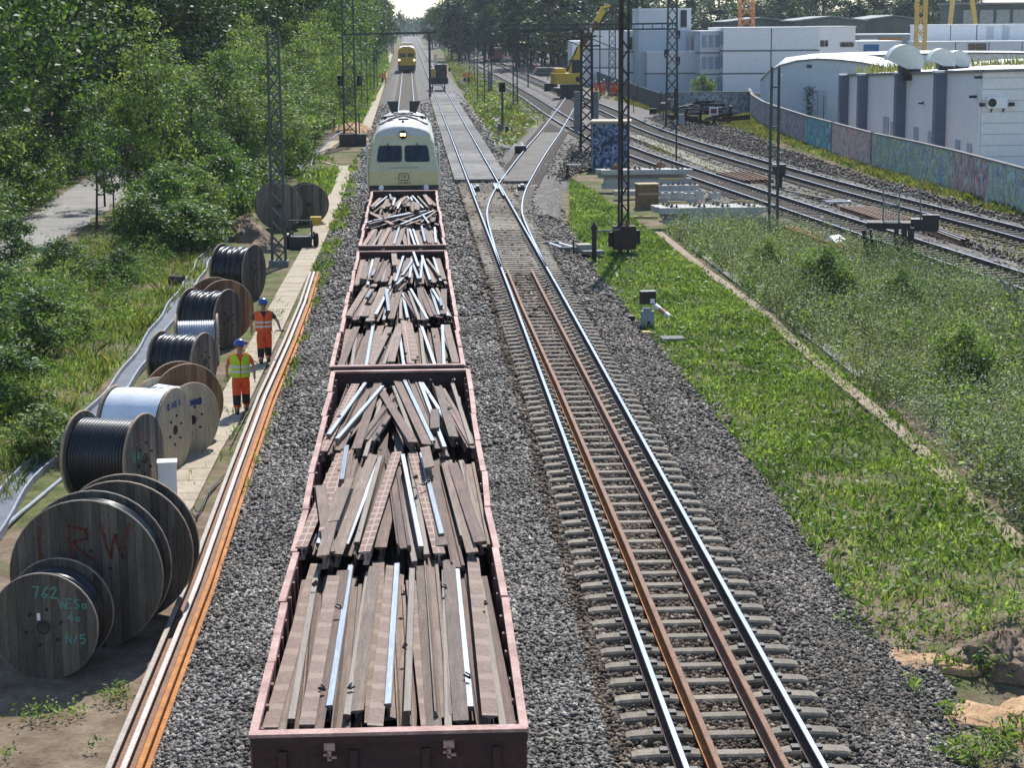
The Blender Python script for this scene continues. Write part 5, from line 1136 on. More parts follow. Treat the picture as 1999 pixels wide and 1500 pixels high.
    mb.add([(math.sin(a)*.12, -.09-.075*math.cos(a*1.0)-.0, 1.705) for a in np.linspace(-1.2, 1.2, 9)]+[(math.sin(a)*.12, -.06*math.cos(a), 1.712) for a in np.linspace(-1.2, 1.2, 9)], [(k, k+1, 10+k, 9+k) for k in range(8)]); mb.build('helmet', helmet, o)
    for lg in (L_, Rr):
        mb = MB(); a = lg[2]; mb.tube([a+Vector((0, .045, -.05)), a+Vector((0, -.05, -.045)), a+Vector((0, -.17, -.055)), a+Vector((0, -.21, -.06))], [.045, .05, .045, .025], 10); mb.tube([a+Vector((0, .01, .07)), a+Vector((0, .005, -.05))], [.056, .052], 10); mb.build('boot', m_boot, o)
    o.scale = (1.0, .92, .9); return o
m_helb = plain('helmet_blue', (.035, .075, .30), .3); m_helw = plain('helmet_white', (.8, .8, .8), .3)
m_tr1 = banded('orange_trousers_dark_knees', OR_, [(.02, .16, (.55, .22, .16)), (.10, .15, SILV), (.22, .47, (.02, .02, .022))])
m_tr2 = banded('orange_trousers_dark_shins', OR_, [(.20, .44, (.02, .02, .022)), (.12, .17, SILV)])
m_tr3 = banded('orange_trousers', OR_, [(.34, .39, SILV), (.22, .27, SILV)])
m_shirt = banded('orange_shirt', OR_, []); m_shd = banded('dark_undershirt', (.05, .04, .04), [])
m_vesty = banded('yellow_vest', (.62, .80, .04), [(1.02, 1.08, SILV), (1.14, 1.20, SILV)]); m_vesto = banded('orange_vest', (1.0, .15, .03), [(1.02, 1.08, SILV), (1.14, 1.20, SILV)])
m_jack = banded('orange_jacket', OR_, [(1.05, 1.10, SILV), (1.2, 1.25, SILV)])
p = at(472, 806, -.50)
person((p.x, p.y, -.50), R_(6), 'worker in yellow vest and blue helmet walking down the slab path', dict(fl=(-.10, -.12, 0), fr=(.11, .16, .03), hl=(-.29, .16, .90), hr=(.30, -.22, .93)), m_tr1, m_shirt, m_vesty, m_helb)
p = at(517, 708, -.50)
person((p.x, p.y, -.50), R_(8), 'worker in orange vest and blue helmet carrying a small tool on the slab path', dict(fl=(-.10, -.16, 0), fr=(.10, .12, .02), hl=(-.30, .18, .90), hr=(.40, -.22, .98)), m_tr2, m_shd, m_vesto, m_helb, sleeves=True)
p2 = bpy.context.scene.objects
m_tool = thing('hand_tool', (p.x+.40, p.y-.26, .36), 'small dark hand tool held by the worker in the orange vest', 'tool'); mb = MB(); mb.box((0, 0, 0), (.17, .03, .03)); mb.build('handle', m_dark, m_tool); mb = MB(); mb.box((.1, 0, 0), (.05, .06, .06)); mb.build('tool_head', m_mast, m_tool)
stand = dict(fl=(-.12, 0, 0), fr=(.12, .03, 0), hl=(-.27, -.05, .82), hr=(.27, -.03, .82)); walkp = dict(fl=(-.1, -.2, 0), fr=(.1, .2, .03), hl=(-.28, .12, .86), hr=(.28, -.15, .88))
p = at(907, 163, -.5)
w1 = person((p.x, p.y, -.5), R_(20), 'orange clad worker in the grass left of the tall black signal, nearer the dark excavator', walkp, banded('dark_trousers', (.03, .03, .035), []), m_jack, None, plain('helmet_orange', (.7, .1, .03), .4), 'workers in orange in the yard', 'long')
p = at(1164, 185, -.4)
w2 = person((p.x, p.y, -.4), R_(-15), 'orange clad worker in white helmet, leftmost of the group by the rail excavator', stand, m_tr3, m_jack, None, m_helw, 'workers in orange in the yard', 'long')
for (px, py, rz, src, lab, sc) in ((915, 163, 190, w1, 'orange clad worker standing right behind the one beside the dark excavator', 1), (1173, 186, 40, w2, 'orange clad worker second in the group by the rail excavator', 1), (1179, 183, -60, w2, 'orange clad worker with raised white helmet, third by the rail excavator', 1.06),
        (1196, 186, 10, w2, 'orange clad worker beside the lattice mast right of the group', 1), (1207, 187, 150, w2, 'stocky orange clad worker beside the thick black mast', .95), (1201, 184, 100, w2, 'orange clad worker half hidden between the lattice mast and the black mast', 1.02),
        (1048, 142, 30, w2, 'lone orange clad worker in the dusty middle of the yard', 1), (1026, 146, 60, w2, 'orange clad worker bent behind the thin signal post in the yard', .8), (747, 162, 20, w1, 'worker at the far end of the slab path beside the yellow train', .95)):
    q = at(px, py, -.4); o = dup(src, (q.x, q.y, -.45), R_(rz), sc*.93, lab)
p = at(752, 160, -.4); dup(w2, (p.x, p.y, -.45), R_(80), 1.0, 'pale clad worker next to the orange one at the far end of the slab path')
def MB_(t, name, c, d, m): mb = MB(); mb.box(c, d); return mb.build(name, m, t)
# ------------------------------------------------------------------ masts
def lattice(mb, h, wb, wt, dw=.55, leg=.075, style='x', step=.6, mi=0, z0=0):
    """two-sided lattice column: four corner angles, bracing on the wide faces"""
    f = lambda z: (wb+(wt-wb)*z/h)/2
    for sx in (-1, 1):
        for sy in (-1, 1): mb.bar((sx*f(0), sy*f(0)*dw, z0), (sx*f(h), sy*f(h)*dw, z0+h), leg, leg, mi)
    n = max(3, int(h/step)); br = max(.045, leg*.5)
    for i in range(n):
        a, b = h*i/n, h*(i+1)/n
        for sy in (-1, 1):
            y0, y1 = sy*f(a)*dw, sy*f(b)*dw
            if style == 'ladder': mb.bar((-f(a), y0, z0+a), (f(a), y0, z0+a), leg*.7, leg*.8, mi); continue
            if style == 'x' or i % 2 == 0: mb.bar((-f(a), y0, z0+a), (f(b), y1, z0+b), br, br, mi)
            if style == 'x' or i % 2: mb.bar((f(a), y0, z0+a), (-f(b), y1, z0+b), br, br, mi)
        for sx in (-1, 1):
            mb.bar((sx*f(a), -f(a)*dw*(1 if i % 2 else -1), z0+a), (sx*f(b), f(b)*dw*(1 if i % 2 else -1), z0+b), br, br, mi)
def mast(base, h, wb, wt, label, style='x', step=.6, leg=.075, found=(.9, .9, .5), material=None, group='lattice masts', name='lattice_mast', dw=.55):
    t = thing(name, base, label, 'mast', group); mb = MB(); lattice(mb, h, wb, wt, dw, leg, style, step); mb.build('column', material or m_mast, t)
    mb = MB(); mb.box((0, 0, found[2]/2-.25), found); mb.build('foundation', m_slab, t); return t
def P(px, py, z=-.5): return at(px, py, z)
t = mast(P(545, 516), 8.25, .48, .38, 'free standing green grey lattice mast beside the earth heap, without arms', 'x', .5, .08, (.7, .7, .4))
t2 = mast(P(684, 283), 13, .86, .72, 'tall lattice mast on a dark block beside the cream locomotive, carrying a long arm', 'x', .85, .11, (1.5, 1.2, .7))
mb = MB(); mb.box((.2, -.3, .35), (1.9, 1.4, .9)); mb.build('base_block', mat('dark_block', [(.05, .045, .04), (.1, .09, .075)], 3, .9, 0, .3), t2)
mb = MB(); mb.bar((-.4, 0, 7.75), (6.2, 0, 7.85), .16, .14); mb.bar((-.4, .3, 7.75), (6.2, .3, 7.85), .07, .1); mb.build('arm', m_mast, t2)
for s in (-.62, .75): mb = MB(); mb.tube([(s, -.1, 4.2), (s, -.1, 4.9)], .2, 10); mb.build('weight', m_black, t2)
t3 = mast(P(1217, 494), 13.5, .36, .30, 'thick black mast in front of the graffiti hut, with a rusty box round its foot', 'z', .5, .06, (.6, .6, .3), m_mastd)
mb = MB(); mb.box((-.07, 0, 6.5), (.09, .10, 13.0)); mb.build('web_plate', m_mastd, t3)
mb = MB(); mb.box((0, -.3, .62), (.82, .55, .86)); mb.box((-.5, -.25, .55), (.16, .3, .55)); mb.box((.52, -.2, .62), (.14, .3, .5)); mb.build('switch_box', mat('rusty_box', [(.035, .022, .018), (.08, .045, .035)], 3, .8, 0, .2), t3)
mb = MB(); mb.lathe([(.05, 0), (.09, .05), (.05, .1), (.09, .15), (.05, .2)], 10, 0, 'Z', (.1, -.25, 1.06)); mb.build('insulator', m_rustbr, t3)
t4 = mast(P(1509, 440), 6.6, .36, .30, 'dark ladder like mast standing in the weeds right of the concrete beams', 'ladder', .75, .075, (.5, .5, .3), None)
for z in (3.0, 6.2): mb = MB(); mb.lathe([(.0, 0), (.06, .02), (.05, .08), (0, .1)], 8, 0, 'Z', (.24, 0, z)); mb.build('insulator', m_white, t4)
t5 = mast(P(1311, 250), 13, .92, .62, 'tall tapered lattice mast beside the wrecked buffer stop, with red and white board', 'x', .95, .10, (1.1, 1, .5))
mb = MB(); mb.box((.32, -.3, 2.0), (.32, .25, 2.3)); mb.build('control_box', m_mastd, t5)
mb = MB()
for k in range(5): mb.box((-.45+.2*k, -.34, 2.35), (.2, .03, .09), k % 2)
mb.build('warning_board', [m_red, m_white], t5)
mb = MB(); mb.box((.75, -.3, .75), (.55, .4, .75), taper=.75); mb.build('grey_cabinet', mat('cab_grey', [(.3, .34, .34), (.4, .44, .44)], 2), t5)
for z, s in ((7.6, 1), (6.1, -1), (5.5, 1)): mb = MB(); mb.box((s*.45, 0, z), (.35, .3, .4)); mb.tube([(s*.5, 0, z-.5), (s*.62, 0, z-.2), (s*.5, 0, z)], .06, 6); mb.build('insulator', m_mastd, t5)
t6 = mast(P(1145, 303), 8.0, .78, .64, 'dark rusty lattice mast right before the graffiti hut, cluttered with insulators on top', 'x', .7, .13, (1.0, 1.0, .5), m_mastd)
mb = MB(); mb.box((0, -.2, 7.6), (1.2, .3, .12)); mb.box((.2, 0, 7.0), (1.3, .25, .1)); mb.build('crossarm', m_mastd, t6)
rq = random.Random(3)
for k in range(7):
    mb = MB(); x = rq.uniform(-.6, .8); z = rq.uniform(6.9, 8.4); mb.lathe([(.03, 0), (.085, .05), (.04, .1), (.085, .15), (.04, .2), (.08, .25), (.03, .3)], 9, 0, 'Z', (x, rq.uniform(-.3, .2), z)); mb.build('insulator', (m_rustbr, m_white, m_mastd)[k % 3], t6)
mb = MB(); mb.box((-.55, 0, 2.8), (.5, .5, 2.6)); mb.build('grey_cover', mat('mast_cover', [(.14, .15, .16), (.2, .21, .22)], 2), t6); mb = MB(); mb.box((.58, 0, 2.8), (.36, .5, 2.6)); mb.build('grey_cover', bpy.data.materials['mast_cover'], t6)
mb = MB(); mb.box((.55, -.1, 1.0), (.45, .4, .6)); mb.build('junction_box', bpy.data.materials['mast_cover'], t6)
# gantry over the yard tracks
a, b = P(1006, 211), P(1311, 246); zt = 7.55
g = thing('gantry', a, 'long thin gantry beam across the yard tracks from the ladder mast to the tapered mast', 'gantry'); mb = MB()
for dz in (0, .45): mb.bar((-1.5, 0, zt+.2+dz), ((b.x-a.x)+.3, b.y-a.y, zt+.35+dz), .16, .14)
for k in range(20): u = k/19; mb.bar(((b.x-a.x)*u, (b.y-a.y)*u, zt+.2+.15*u), ((b.x-a.x)*u, (b.y-a.y)*u, zt+.65+.15*u), .07)
mb.build('beam', m_mast, g); mb = MB(); lattice(mb, 8.1, .42, .36, .55, .12, 'ladder', .8); mb.build('column', m_mast, g)
mb = MB(); mb.box((0, 0, 0), (.9, .9, .5)); mb.build('foundation', m_slab, g)
for k, u in enumerate((.12, .3, .5)):
    mb = MB(); x, y = (b.x-a.x)*u, (b.y-a.y)*u; mb.tube([(x, y, zt-.3), (x+2.6, y, zt-1.4)], .05, 6); mb.tube([(x-1.2, y, zt-.05), (x+1.6, y, zt-.35)], .035, 6); mb.build('hanger_arm', m_mast, g)
# further masts: pixel of foot, pixel of top
far = [(939, 203, 46, .75, .6, 'ladder', 'ladder mast on the island, left of the tall black signal'), (950, 172, 60, .5, .45, 'ladder', 'slim ladder mast just behind the tall black signal'),
       (921, 158, -20, .75, .6, 'x', 'tall lattice mast behind the orange pair, rising out of the picture'), (899, 128, 20, .7, .6, 'x', 'pale distant lattice mast beside the yard tracks, before the orange pair'), (878, 112, 30, .7, .6, 'x', 'distant lattice mast on the island behind the excavator'),
       (1195, 184, -20, .80, .66, 'x', 'slim lattice mast in front of the white containers, beside the orange group'), (1146, 150, -10, .6, .5, 'x', 'lattice mast far behind the excavator boom, rising into the trees'), (1094, 132, -5, .6, .5, 'x', 'lattice mast at the wood edge left of the excavator boom'),
       (712, 212, 60, .60, .52, 'ladder', 'green ladder mast beside the slab path, behind the orange sand'), (727, 176, 75, .45, .4, 'ladder', 'slim twin post on the verge behind the green ladder mast'), (734, 172, 92, .36, .3, 'ladder', 'short post beside the slim twin post on the verge'),
       (766, 104, 30, .6, .5, 'x', 'far mast on the left of the tracks near the yellow train'), (772, 84, 36, .6, .5, 'x', 'very far mast left of the tracks before the horizon'), (852, 86, 24, .6, .5, 'x', 'far mast on the right of the tracks under the sky'), (838, 74, 30, .6, .5, 'x', 'very far mast right of the tracks before the horizon'),
       (866, 100, 52, .5, .4, 'ladder', 'small far mast behind the rusty far wagon'), (974, 108, 44, .5, .4, 'ladder', 'far thin mast on the right of the yard tracks'), (1022, 116, 30, .5, .4, 'x', 'far mast at the wood edge left of the pale bush')]
for fx, fy, ty, wb, wt, st, lab in far:
    p = P(fx, fy, -.45); d = p.y; top = atD(fx, ty, d); h = top.z-p.z; mast(p, h, wb, wt, lab, st, .9, max(.08, d*.00036), (1, 1, .4), None)
# wires left on the masts
def wire(a, b, sag, label, r=.012):
    a, b = Vector(a), Vector(b); o = a.copy(); mb = MB(); mb.tube([a.lerp(b, i/16)+Vector((0, 0, -sag*4*(i/16)*(1-i/16)))-o for i in range(17)], r, 5); return mb.build('wire', m_dark, None, o, label=label, category='wire')
wire((-4.4, 139, 12.6), (2.0, 620, 8.4), 1.5, 'single dark wire crossing the sky gap to the far right mast', .05)
c1 = P(921, 158); c2 = P(1195, 184); wire((c1.x, c1.y, 12), (c2.x, c2.y, 12.6), .6, 'thin dark wire between the tall mast and the slim container mast', .03)
# posts
def post(px, py, ty, r, label, name='post', head=None, material=None, cat='post'):
    p = P(px, py, -.45); top = atD(px, ty, p.y).z-p.z; t = thing(name, p, label, cat); mb = MB(); mb.tube([(0, 0, -.1), (0, 0, top)], r, 8); mb.build('pole', material or m_mast, t)
    if head: head(t, top)
    return t, top
post(840, 196, 66, .13, 'solitary dark post between the two straight tracks, left of the dark excavator', 'drop_post')
post(1171, 196, 55, .07, 'thin dark pole through the group of orange workers')
post(1070, 156, 110, .06, 'thin pole standing in the dusty yard before the pale bush', head=lambda t, h: [MB_(t, 'cap', (0, 0, h+.15), (.3, .2, .5), m_white)])
post(702, 281, 222, .045, 'thin post right of the tall mast base, beside the locomotive', head=lambda t, h: [MB_(t, 'top_board', (.02, 0, h), (.3, .05, .12), m_slab)])
post(1320, 322, 248, .05, 'thin dark post between the two nearest yard tracks')
post(1237, 222, 190, .04, 'thin post with a round plate in the grass before the dark fence', head=lambda t, h: [MB_(t, 'round_plate', (0, -.02, h), (.26, .03, .26), m_dark)])
post(1295, 238, 201, .06, 'short grey post with a flat top left of the tapered mast', head=lambda t, h: [MB_(t, 'top_board', (0, 0, h), (.45, .3, .08), m_white)])
# signals
def hood_signal(px, py, ty, by, hw, hh, label):
    p = P(px, py, -.45); D = p.y; zt_ = atD(px, ty, D).z-p.z; zb = atD(px, by, D).z-p.z; t = thing('signal', p, label, 'signal')
    mb = MB(); mb.bar((0, 0, 0), (0, 0, zb+.3), .16, .16); mb.build('pole', m_mast, t)
    mb = MB(); w_ = hw/2; mb.add([(-w_, -.12, zb), (w_, -.12, zb), (w_, -.12, zt_-hh), (0, -.12, zt_), (-w_, -.12, zt_-hh), (-w_, .12, zb), (w_, .12, zb), (w_, .12, zt_-hh), (0, .12, zt_), (-w_, .12, zt_-hh)], [(0, 1, 2, 3, 4), (9, 8, 7, 6, 5), (0, 5, 6, 1), (1, 6, 7, 2), (2, 7, 8, 3), (3, 8, 9, 4), (4, 9, 5, 0)])
    h = mb.build('signal_head', m_black, t)
    for k in range(3):
        mb = MB(); mb.lathe([(.0, -.02), (w_*.4, -.02), (w_*.45, -.2), (w_*.4, -.2)], 12, 0, 'Y', (0, -.12, zb+(zt_-hh-zb)*(k+.5)/3)); mb.build('lamp_hood', m_dark, h)
    return t
t = hood_signal(960, 182, 78, 109, .62, .8, 'tall black signal with a pointed top on a grey post on the island')
mb = MB(); mb.box((-.3, 0, 1.4), (.35, .3, 2.6)); mb.build('post_casing', bpy.data.materials['mast_cover'], t)
t = hood_signal(981, 262, 160, 179, .5, .02, 'black box signal on a thin post beside the winding cable troughs'); MB_(t, 'grey_cabinet', (-.15, -.2, .4), (.45, .4, .85), bpy.data.materials['mast_cover']); MB_(t, 'dark_cabinet', (.35, -.1, .35), (.25, .3, .5), m_dark)
hood_signal(1031, 172, 62, 80, .45, .02, 'dark signal on a thin post under the gantry beam, in the yard')
# dwarf signal in the near grass
p = P(1264, 640, GZ); t = thing('dwarf_signal', p, 'low dwarf signal on a grey foot in the grass, before the red and white pole', 'signal', None, R_(4))
mb = MB(); mb.box((0, 0, .2), (.36, .16, .55)); mb.tube([(0, 0, .45), (0, 0, .56)], .12, 10); ft = mb.build('foot', mat('foot_grey', [(.30, .32, .31), (.42, .44, .43)], 3, .8), t)
mb = MB(); mb.lathe([(0, -.005), (.045, -.004), (.045, .0)], 12, 0, 'Y', (.02, -.082, .16)); mb.build('cable_hole', m_black, ft)
for x in (-.13, .15): MB_(t, 'bracket', (x, 0, .62), (.03, .03, .25), m_white)
mb = MB(); mb.box((0, 0, .86), (.42, .30, .34)); hd = mb.build('signal_head', m_black, t); MB_(hd, 'hood', (0, -.02, 1.045), (.45, .34, .03), m_mast); MB_(hd, 'plate', (.11, -.154, .78), (.13, .006, .13), m_white)
p = P(1293, 617, GZ+.1); t = thing('barrier_pole', p, 'short thick red and white pole lying behind the dwarf signal', 'pole', None, R_(-62)); 
mb = MB()
for k in range(3): mb.tube([(-.42+.3*k, 0, .28-.1*k), (-.42+.3*(k+1), 0, .28-.1*(k+1))], .075, 12, 1 if k % 2 == 0 else 0)
mb.build('tube', [mat('faded_red', [(.42, .2, .14), (.55, .3, .22)], 4), m_white], t)
p = P(1258, 655, GZ); t = thing('cable_box', p, 'yellow lidded flat box at the foot of the dwarf signal', 'box', None, R_(-8)); MB_(t, 'box_body', (0, 0, .04), (.48, .26, .1), m_dark); MB_(t, 'lid', (0, 0, .10), (.32, .2, .03), m_yellow)
p = P(1312, 668, GZ); t = thing('cover_slab', p, 'grey cover slab lying over a dark pit beside the dwarf signal', 'slab', None, R_(3)); MB_(t, 'slab_top', (0, 0, .10), (.62, .55, .07), m_slab); MB_(t, 'pit_wall', (0, 0, .03), (.56, .48, .14), m_black)
p = P(1232, 632, GZ); t = thing('stub_box', p, 'small dark box left of the dwarf signal', 'box'); MB_(t, 'box_body', (0, 0, .1), (.2, .2, .22), m_dark); MB_(t, 'lid', (0, 0, .22), (.22, .22, .02), m_mastd)
# points rodding, water post
p = P(1090, 490, GZ+.2); t = thing('points_machine', p, 'white tubed points rodding frame beside the switch blades', 'points machine', None, R_(8))
mb = MB(); mb.tube([(-.15, .9, .18), (.0, -.55, .18)], .06, 8); mb.tube([(.22, .9, .18), (.42, -.55, .18)], .06, 8); mb.build('tube_pair', m_white, t); MB_(t, 'cross_plate', (.02, .95, .2), (.62, .2, .1), m_slab); MB_(t, 'cross_plate', (.22, -.6, .16), (.66, .22, .1), m_slab); MB_(t, 'motor_box', (.85, -.5, .15), (.5, .6, .28), mat('motor_lid', [(.26, .24, .2), (.38, .36, .3)], 3)); MB_(t, 'step_plate', (1.05, -1.1, .05), (.8, .5, .12), m_slab); MB_(t, 'drive_rod', (-.75, .1, .0), (1.3, .06, .05), m_dark); MB_(t, 'drive_rod', (-.75, -.35, .0), (1.3, .06, .05), m_dark); MB_(t, 'stake', (.28, -1.3, .2), (.05, .05, .7), m_dark)
p = P(1160, 514, GZ); t = thing('water_post', p, 'rusty post with a short pipe arm beside the thick black mast', 'post'); mb = MB(); mb.tube([(0, 0, 0), (0, 0, 1.25)], .085, 10); mb.lathe([(.12, 0), (.13, .12), (.08, .16), (.05, .26), (0, .28)], 10, 0, 'Z', (0, 0, 1.2)); mb.build('column', m_mastd, t); mb = MB(); mb.tube([(0, 0, 1.15), (.5, .1, 1.15), (.95, .15, 1.2)], .035, 8); mb.build('pipe_arm', m_slab, t)
p = P(1108, 350, -.5); t = thing('marker_post', p, 'small dark marker post with a white top in the grass edge', 'post'); MB_(t, 'stem', (0, 0, .4), (.14, .1, .8), m_dark); MB_(t, 'top_board', (.35, 0, .8), (.75, .12, .06), m_white)
p = P(1016, 302, -.3); t = thing('switch_motor', p, 'dark switch motor box at the left rail of the switch branch', 'switch motor'); MB_(t, 'box_body', (0, 0, .3), (.7, .9, .5), m_dark); MB_(t, 'lid', (0, 0, .57), (.74, .94, .05), bpy.data.materials['mast_cover'])
# graffiti hut
a, b = P(1158, 333, GZ), P(1222, 333, GZ)
hut = thing('relay_hut', ((a.x+b.x)/2+.2, a.y+.9, GZ), 'small flat roofed relay hut covered in blue graffiti', 'hut', None, R_(-8))
gm = bpy.data.materials.new('graffiti_blue'); gm.use_nodes = True; nt = gm.node_tree; b_ = nt.nodes['Principled BSDF']; tc = _n(nt, 'ShaderNodeTexCoord'); nn = _n(nt, 'ShaderNodeTexNoise'); nn.inputs['Scale'].default_value = 1.5; nn.inputs['Distortion'].default_value = 2.2; nn.inputs['Detail'].default_value = 2; nt.links.new(tc.outputs['Object'], nn.inputs[0])
rr_ = _ramp(nt, [(.02, .022, .03), (.03, .05, .12), (.10, .16, .30), (.42, .48, .55), (.05, .09, .2), (.02, .02, .025)], [0, .38, .46, .54, .58, .64], 'CONSTANT'); nt.links.new(nn.outputs[0], rr_.inputs[0]); nt.links.new(rr_.outputs[0], b_.inputs['Base Color']); b_.inputs['Roughness'].default_value = .6
mb = MB(); mb.box((0, 0, 1.35), (2.05, 2.2, 2.75)); mb.build('wall', gm, hut)
mb = MB(); mb.box((0, 0, 2.80), (2.35, 2.5, .16)); mb.build('roof', mat('hut_roof', [(.32, .28, .2), (.48, .42, .3)], 2), hut)
mb = MB(); mb.box((-1.04, 0, 1.35), (.04, 2.1, 2.6));
for k in range(7): mb.box((-1.08, -.95+.31*k, 1.35), (.05, .12, 2.5))
mb.build('corrugated_side', mat('grey_tin', [(.25, .28, .30), (.36, .39, .41)], 2), hut)
# stacks of concrete beams
m_beam = mat('new_concrete', [(.40, .385, .35), (.52, .50, .46)], 1.5, .85, 0, .15, fine=.2)
def cbeam(px0, px1, D, z, label, h=.245, d=.5, fit=True):
    a, b = atD(px0, 400, D), atD(px1, 400, D); L = b.x-a.x; t = thing('concrete_beam', ((a.x+b.x)/2, D, z), label, 'concrete beam', 'concrete switch beams stacked beside the yard track', random.uniform(-.012, .012))
    mb = MB(); mb.box((0, d/2, h/2), (L, d, h)); mb.build('beam_body', m_beam, t)
    if fit:
        for x in (-L*.36, -L*.1, L*.12, L*.37):
            mb = MB(); mb.box((x, d*.5, h+.012), (.34, .18, .024))
            for dx in (-.11, .11): mb.box((x+dx, d*.5, h+.05), (.08, .14, .06)); mb.tube([(x+dx, d*.5, h), (x+dx, d*.5, h+.13)], .025, 6)
            mb.build('rail_clamp', m_dark, t)
    return t
BE = [(1318, 1412, 81.9, -.36, 'lowest pale beam of the near stack, half hidden by weeds', 0), (1418, 1503, 82.0, -.36, 'beam end at the right foot of the near stack, by the ladder mast', 1), (1300, 1484, 82.5, -.36, 'bottom beam in the second row of the near stack', 0), (1296, 1480, 83.1, -.36, 'bottom rear beam of the near stack', 0),
      (1342, 1480, 82.15, -.11, 'shorter beam in the middle of the near stack with yellow battens under it', 0), (1304, 1476, 82.75, -.11, 'shadowed beam behind the short one in the near stack', 0), (1290, 1480, 83.35, -.11, 'rear middle beam of the near stack', 0),
      (1288, 1496, 82.3, .14, 'longest beam on top of the near stack, front one', 1), (1279, 1486, 82.85, .14, 'second long beam on top of the near stack', 1), (1273, 1476, 83.4, .14, 'rearmost long beam on top of the near stack', 1),
      (1284, 1364, 93.0, -.36, 'bottom beam of the middle stack right of the rusty timber crate', 1), (1280, 1362, 93.6, -.11, 'middle beam of the middle stack right of the rusty timber crate', 0), (1274, 1364, 93.9, .14, 'upper beam of the middle stack right of the rusty timber crate', 1),
      (1200, 1250, 97.0, -.36, 'low beam left of the rusty timber crate', 0), (1176, 1345, 101.2, -.36, 'bottom beam of the far stack before the hut', 0), (1180, 1350, 101.3, -.11, 'second beam from below of the far stack before the hut', 0), (1168, 1340, 101.8, .14, 'third beam from below of the far stack before the hut', 0), (1174, 1352, 101.1, .36, 'long front beam on top of the far stack, below the hut', 1), (1164, 1340, 101.65, .36, 'long rear beam on top of the far stack, right against the hut', 1)]
for q in BE: cbeam(*q[:5], fit=bool(q[5]))
rb = random.Random(9)
for i, (px, py, z) in enumerate(((1345, 388, .39), (1300, 387, .39), (1366, 386, .39), (1395, 387, .39), (1325, 386, .39))):
    q = at(px, py, z); t = thing('concrete_block', q, ('pale rounded block on the middle of the near stack', 'block at the left end of the near stack top', 'green grey upright block on the near stack top', 'curved topped block at the right of the near stack top', 'block leaning among clamps on the near stack top')[i], 'concrete block', None, rb.uniform(-.3, .3))
    mb = MB(); mb.box((0, 0, .12), (.5 if i != 2 else .35, .4, .26 if i != 2 else .4), taper=.85); mb.build('block_body', m_beam, t); MB_(t, 'bolt_plate', (0, 0, .27 if i != 2 else .35), (.16, .12, .05), m_dark)
for i, (px, py, z, rz) in enumerate(((1322, 395, .43, 60), (1452, 393, .43, 60), (1396, 426, -.14, 58), (1468, 426, -.14, 58), (1310, 350, .43, 80), (1246, 424, -.45, 100), (1258, 424, -.45, 75))):
    q = at(px, py, z); mb = MB(); mb.box((0, 0, 0), (.10, .9 if i < 4 else 1.2, .08)); o = mb.build('timber_batten', m_timber, None, q, R_(rz), label=('yellow batten lying across the left top of the near stack', 'yellow batten on the right top of the near stack', 'yellow batten sticking out under the short beam, left one', 'yellow batten sticking out under the short beam, right one', 'long yellowish batten across the middle stack', 'yellow stake on the ground left of the near stack', 'second yellow stake on the ground left of the near stack')[i], category='batten')
q = at(1266, 408, GZ); t = thing('timber_crate', q, 'rusty brown timber crate between the two concrete stacks', 'crate', None, R_(5)); MB_(t, 'crate_body', (0, .4, .55), (.95, .8, 1.1), mat('rusty_timber', [(.16, .10, .055), (.30, .19, .10)], 4, .85, 0, .3)); MB_(t, 'lid', (0, .4, 1.13), (1.05, .9, .06), m_timber); MB_(t, 'batten_strip', (0, -.02, .7), (.95, .04, .12), m_timber)
for i, (px, py) in enumerate(((1205, 331), (1290, 326))):
    q = at(px, py, .6); t = thing('rusty_fitting', q, ('rusty red fitting on top of the far stack, left of the black mast', 'rusty red fitting on top of the far stack, right of the black mast')[i], 'fitting'); mb = MB(); mb.lathe([(0, -.02), (.28, 0), (.24, .16), (.1, .3), (0, .32)], 9, 0, 'Z'); mb.build('casting', m_rustbr, t); MB_(t, 'bolt', (0, 0, .33), (.08, .08, .08), m_dark)
# rail bundles beside the yard tracks
def bundle(pts0, pts1, n, z, label, grp, ms):
    for k in range(n):
        u = k/(n-1); a = at(*pts0[0], z).lerp(at(*pts0[1], z), u); b = at(*pts1[0], z).lerp(at(*pts1[1], z), u); loose_rail([a, a.lerp(b, .5), b], label, ms[k % len(ms)], 'old_rail', grp)
mold = [[m_rustbr, m_rustbr], [m_rust, m_scrdull], [m_rustor, m_rustbr]]
bundle(((1398, 336), (1455, 332)), ((1455, 352), (1510, 350)), 7, -.05, 'short rusty rail in the bundle left of the small dark signal', 'short rusty rails between the yard tracks', mold)
bundle(((1640, 402), (1700, 402)), ((1722, 428), (1792, 428)), 8, -.05, 'rusty rail in the wide bundle beside the near yard track', 'wide bundle of rusty rails beside the yard track', mold)
bundle(((1775, 432), (1790, 430)), ((1875, 468), (1893, 466)), 3, -.05, 'pale worn rail just right of the wide rusty bundle', 'pale worn rails right of the bundle', [[m_rustbr, m_scrdull], [m_rust, m_steel], [m_rustbr, m_rustbr]])
bundle(((1535, 442), (1545, 440)), ((1660, 488), (1672, 484)), 3, -.05, 'orange rusty rail along the weeds beside the near yard track', 'orange rails along the weeds', [[m_rustor, m_rustor], [m_rustbr, m_rustbr]])
q = at(1520, 372, -.4); t = thing('yard_signal', q, 'small dark box signal between the yard tracks behind the ladder mast', 'signal'); MB_(t, 'stem', (0, 0, .4), (.3, .3, .8), m_mastd); MB_(t, 'signal_head', (0, 0, 1.05), (.62, .4, .45), m_black); MB_(t, 'hood', (0, 0, 1.3), (.7, .46, .04), m_mast)
